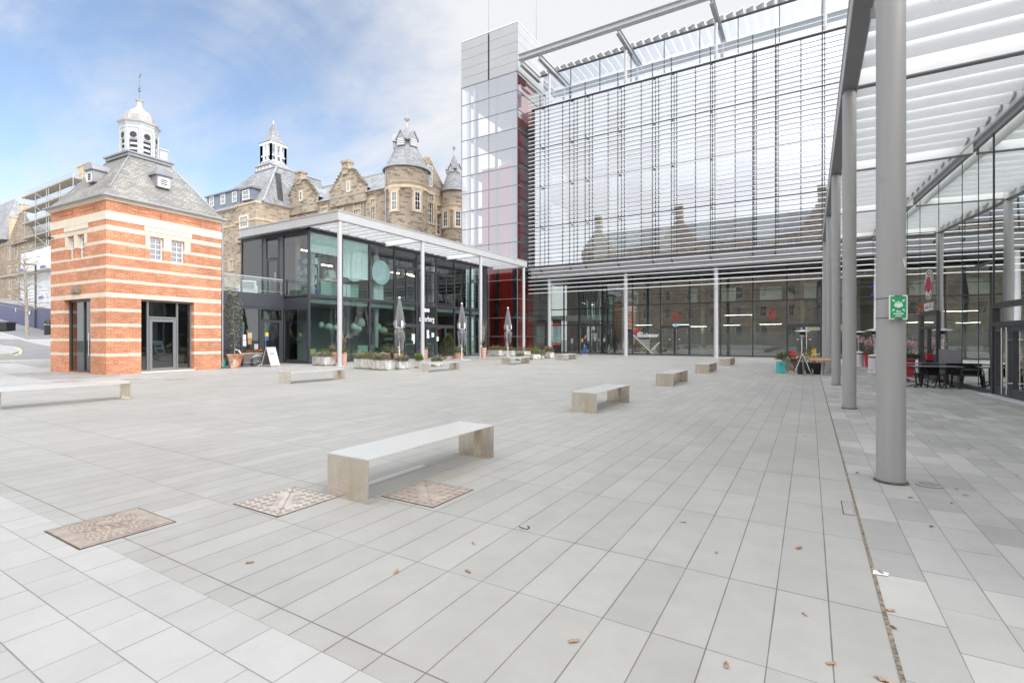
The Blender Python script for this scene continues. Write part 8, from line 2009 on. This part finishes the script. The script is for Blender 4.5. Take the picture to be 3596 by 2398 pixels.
cv=N('ShaderNodeMapRange',interpolation_type='SMOOTHSTEP'); cv.inputs['To Min'].default_value=.08; t.links.new(cl,cv.inputs[0]); t.links.new(mt('SUBTRACT',thr,.06),cv.inputs['From Min']); t.links.new(mt('ADD',thr,.20),cv.inputs['From Max'])
b1=N('ShaderNodeBackground'); b1.inputs[1].default_value=.155; 
tint=N('ShaderNodeMix',data_type='RGBA',blend_type='MULTIPLY'); tint.inputs[0].default_value=1; t.links.new(sky.outputs[0],tint.inputs[6]); tint.inputs[7].default_value=(1.0,1.0,1.0,1); t.links.new(tint.outputs[2],b1.inputs[0])
b2=N('ShaderNodeBackground'); b2.inputs[0].default_value=(.955,.97,1.0,1)
vs_=N('ShaderNodeVectorMath',operation='DOT_PRODUCT'); t.links.new(nrm.outputs[0],vs_.inputs[0]); vs_.inputs[1].default_value=sun_dir
gl=N('ShaderNodeMapRange',interpolation_type='SMOOTHSTEP'); gl.inputs['From Min'].default_value=.05; gl.inputs['From Max'].default_value=1.0; gl.inputs['To Min'].default_value=.70; gl.inputs['To Max'].default_value=2.3; t.links.new(vs_.outputs['Value'],gl.inputs[0]); so_=N('ShaderNodeMapRange',interpolation_type='SMOOTHSTEP'); so_.inputs['From Min'].default_value=.35; so_.inputs['From Max'].default_value=-.35; so_.inputs['To Min'].default_value=0; so_.inputs['To Max'].default_value=.42; t.links.new(sep.outputs[1],so_.inputs[0]); t.links.new(mt('ADD',gl.outputs[0],so_.outputs[0]),b2.inputs[1])
mx=N('ShaderNodeMixShader'); t.links.new(cv.outputs[0],mx.inputs[0]); t.links.new(b1.outputs[0],mx.inputs[1]); t.links.new(b2.outputs[0],mx.inputs[2])
ow=N('ShaderNodeOutputWorld'); t.links.new(mx.outputs[0],ow.inputs[0])
L=bpy.data.lights.new('sun','SUN'); L.energy=1.1; L.angle=R_(28); L.color=(1,.965,.92); so=bpy.data.objects.new('sun',L); COL.objects.link(so); so.rotation_euler=(-sun_dir).to_track_quat('-Z','Y').to_euler()
cam=bpy.data.cameras.new('camera'); cam.sensor_width=36; cam.lens=36*FL/3596; cam.shift_y=(PCY-1199)/3596*1.0; cam.clip_start=.05; cam.clip_end=3000
co=bpy.data.objects.new('camera',cam); COL.objects.link(co); co.location=(0,0,EYE); co.rotation_euler=(PI/2,0,CA)
sc=bpy.context.scene; sc.camera=co
sc.view_settings.view_transform='Standard'; sc.view_settings.look='None'; sc.view_settings.exposure=.42; sc.view_settings.gamma=1
sc.cycles.max_bounces=14; sc.cycles.transparent_max_bounces=24; sc.cycles.glossy_bounces=5; sc.cycles.diffuse_bounces=4; sc.cycles.use_denoising=True
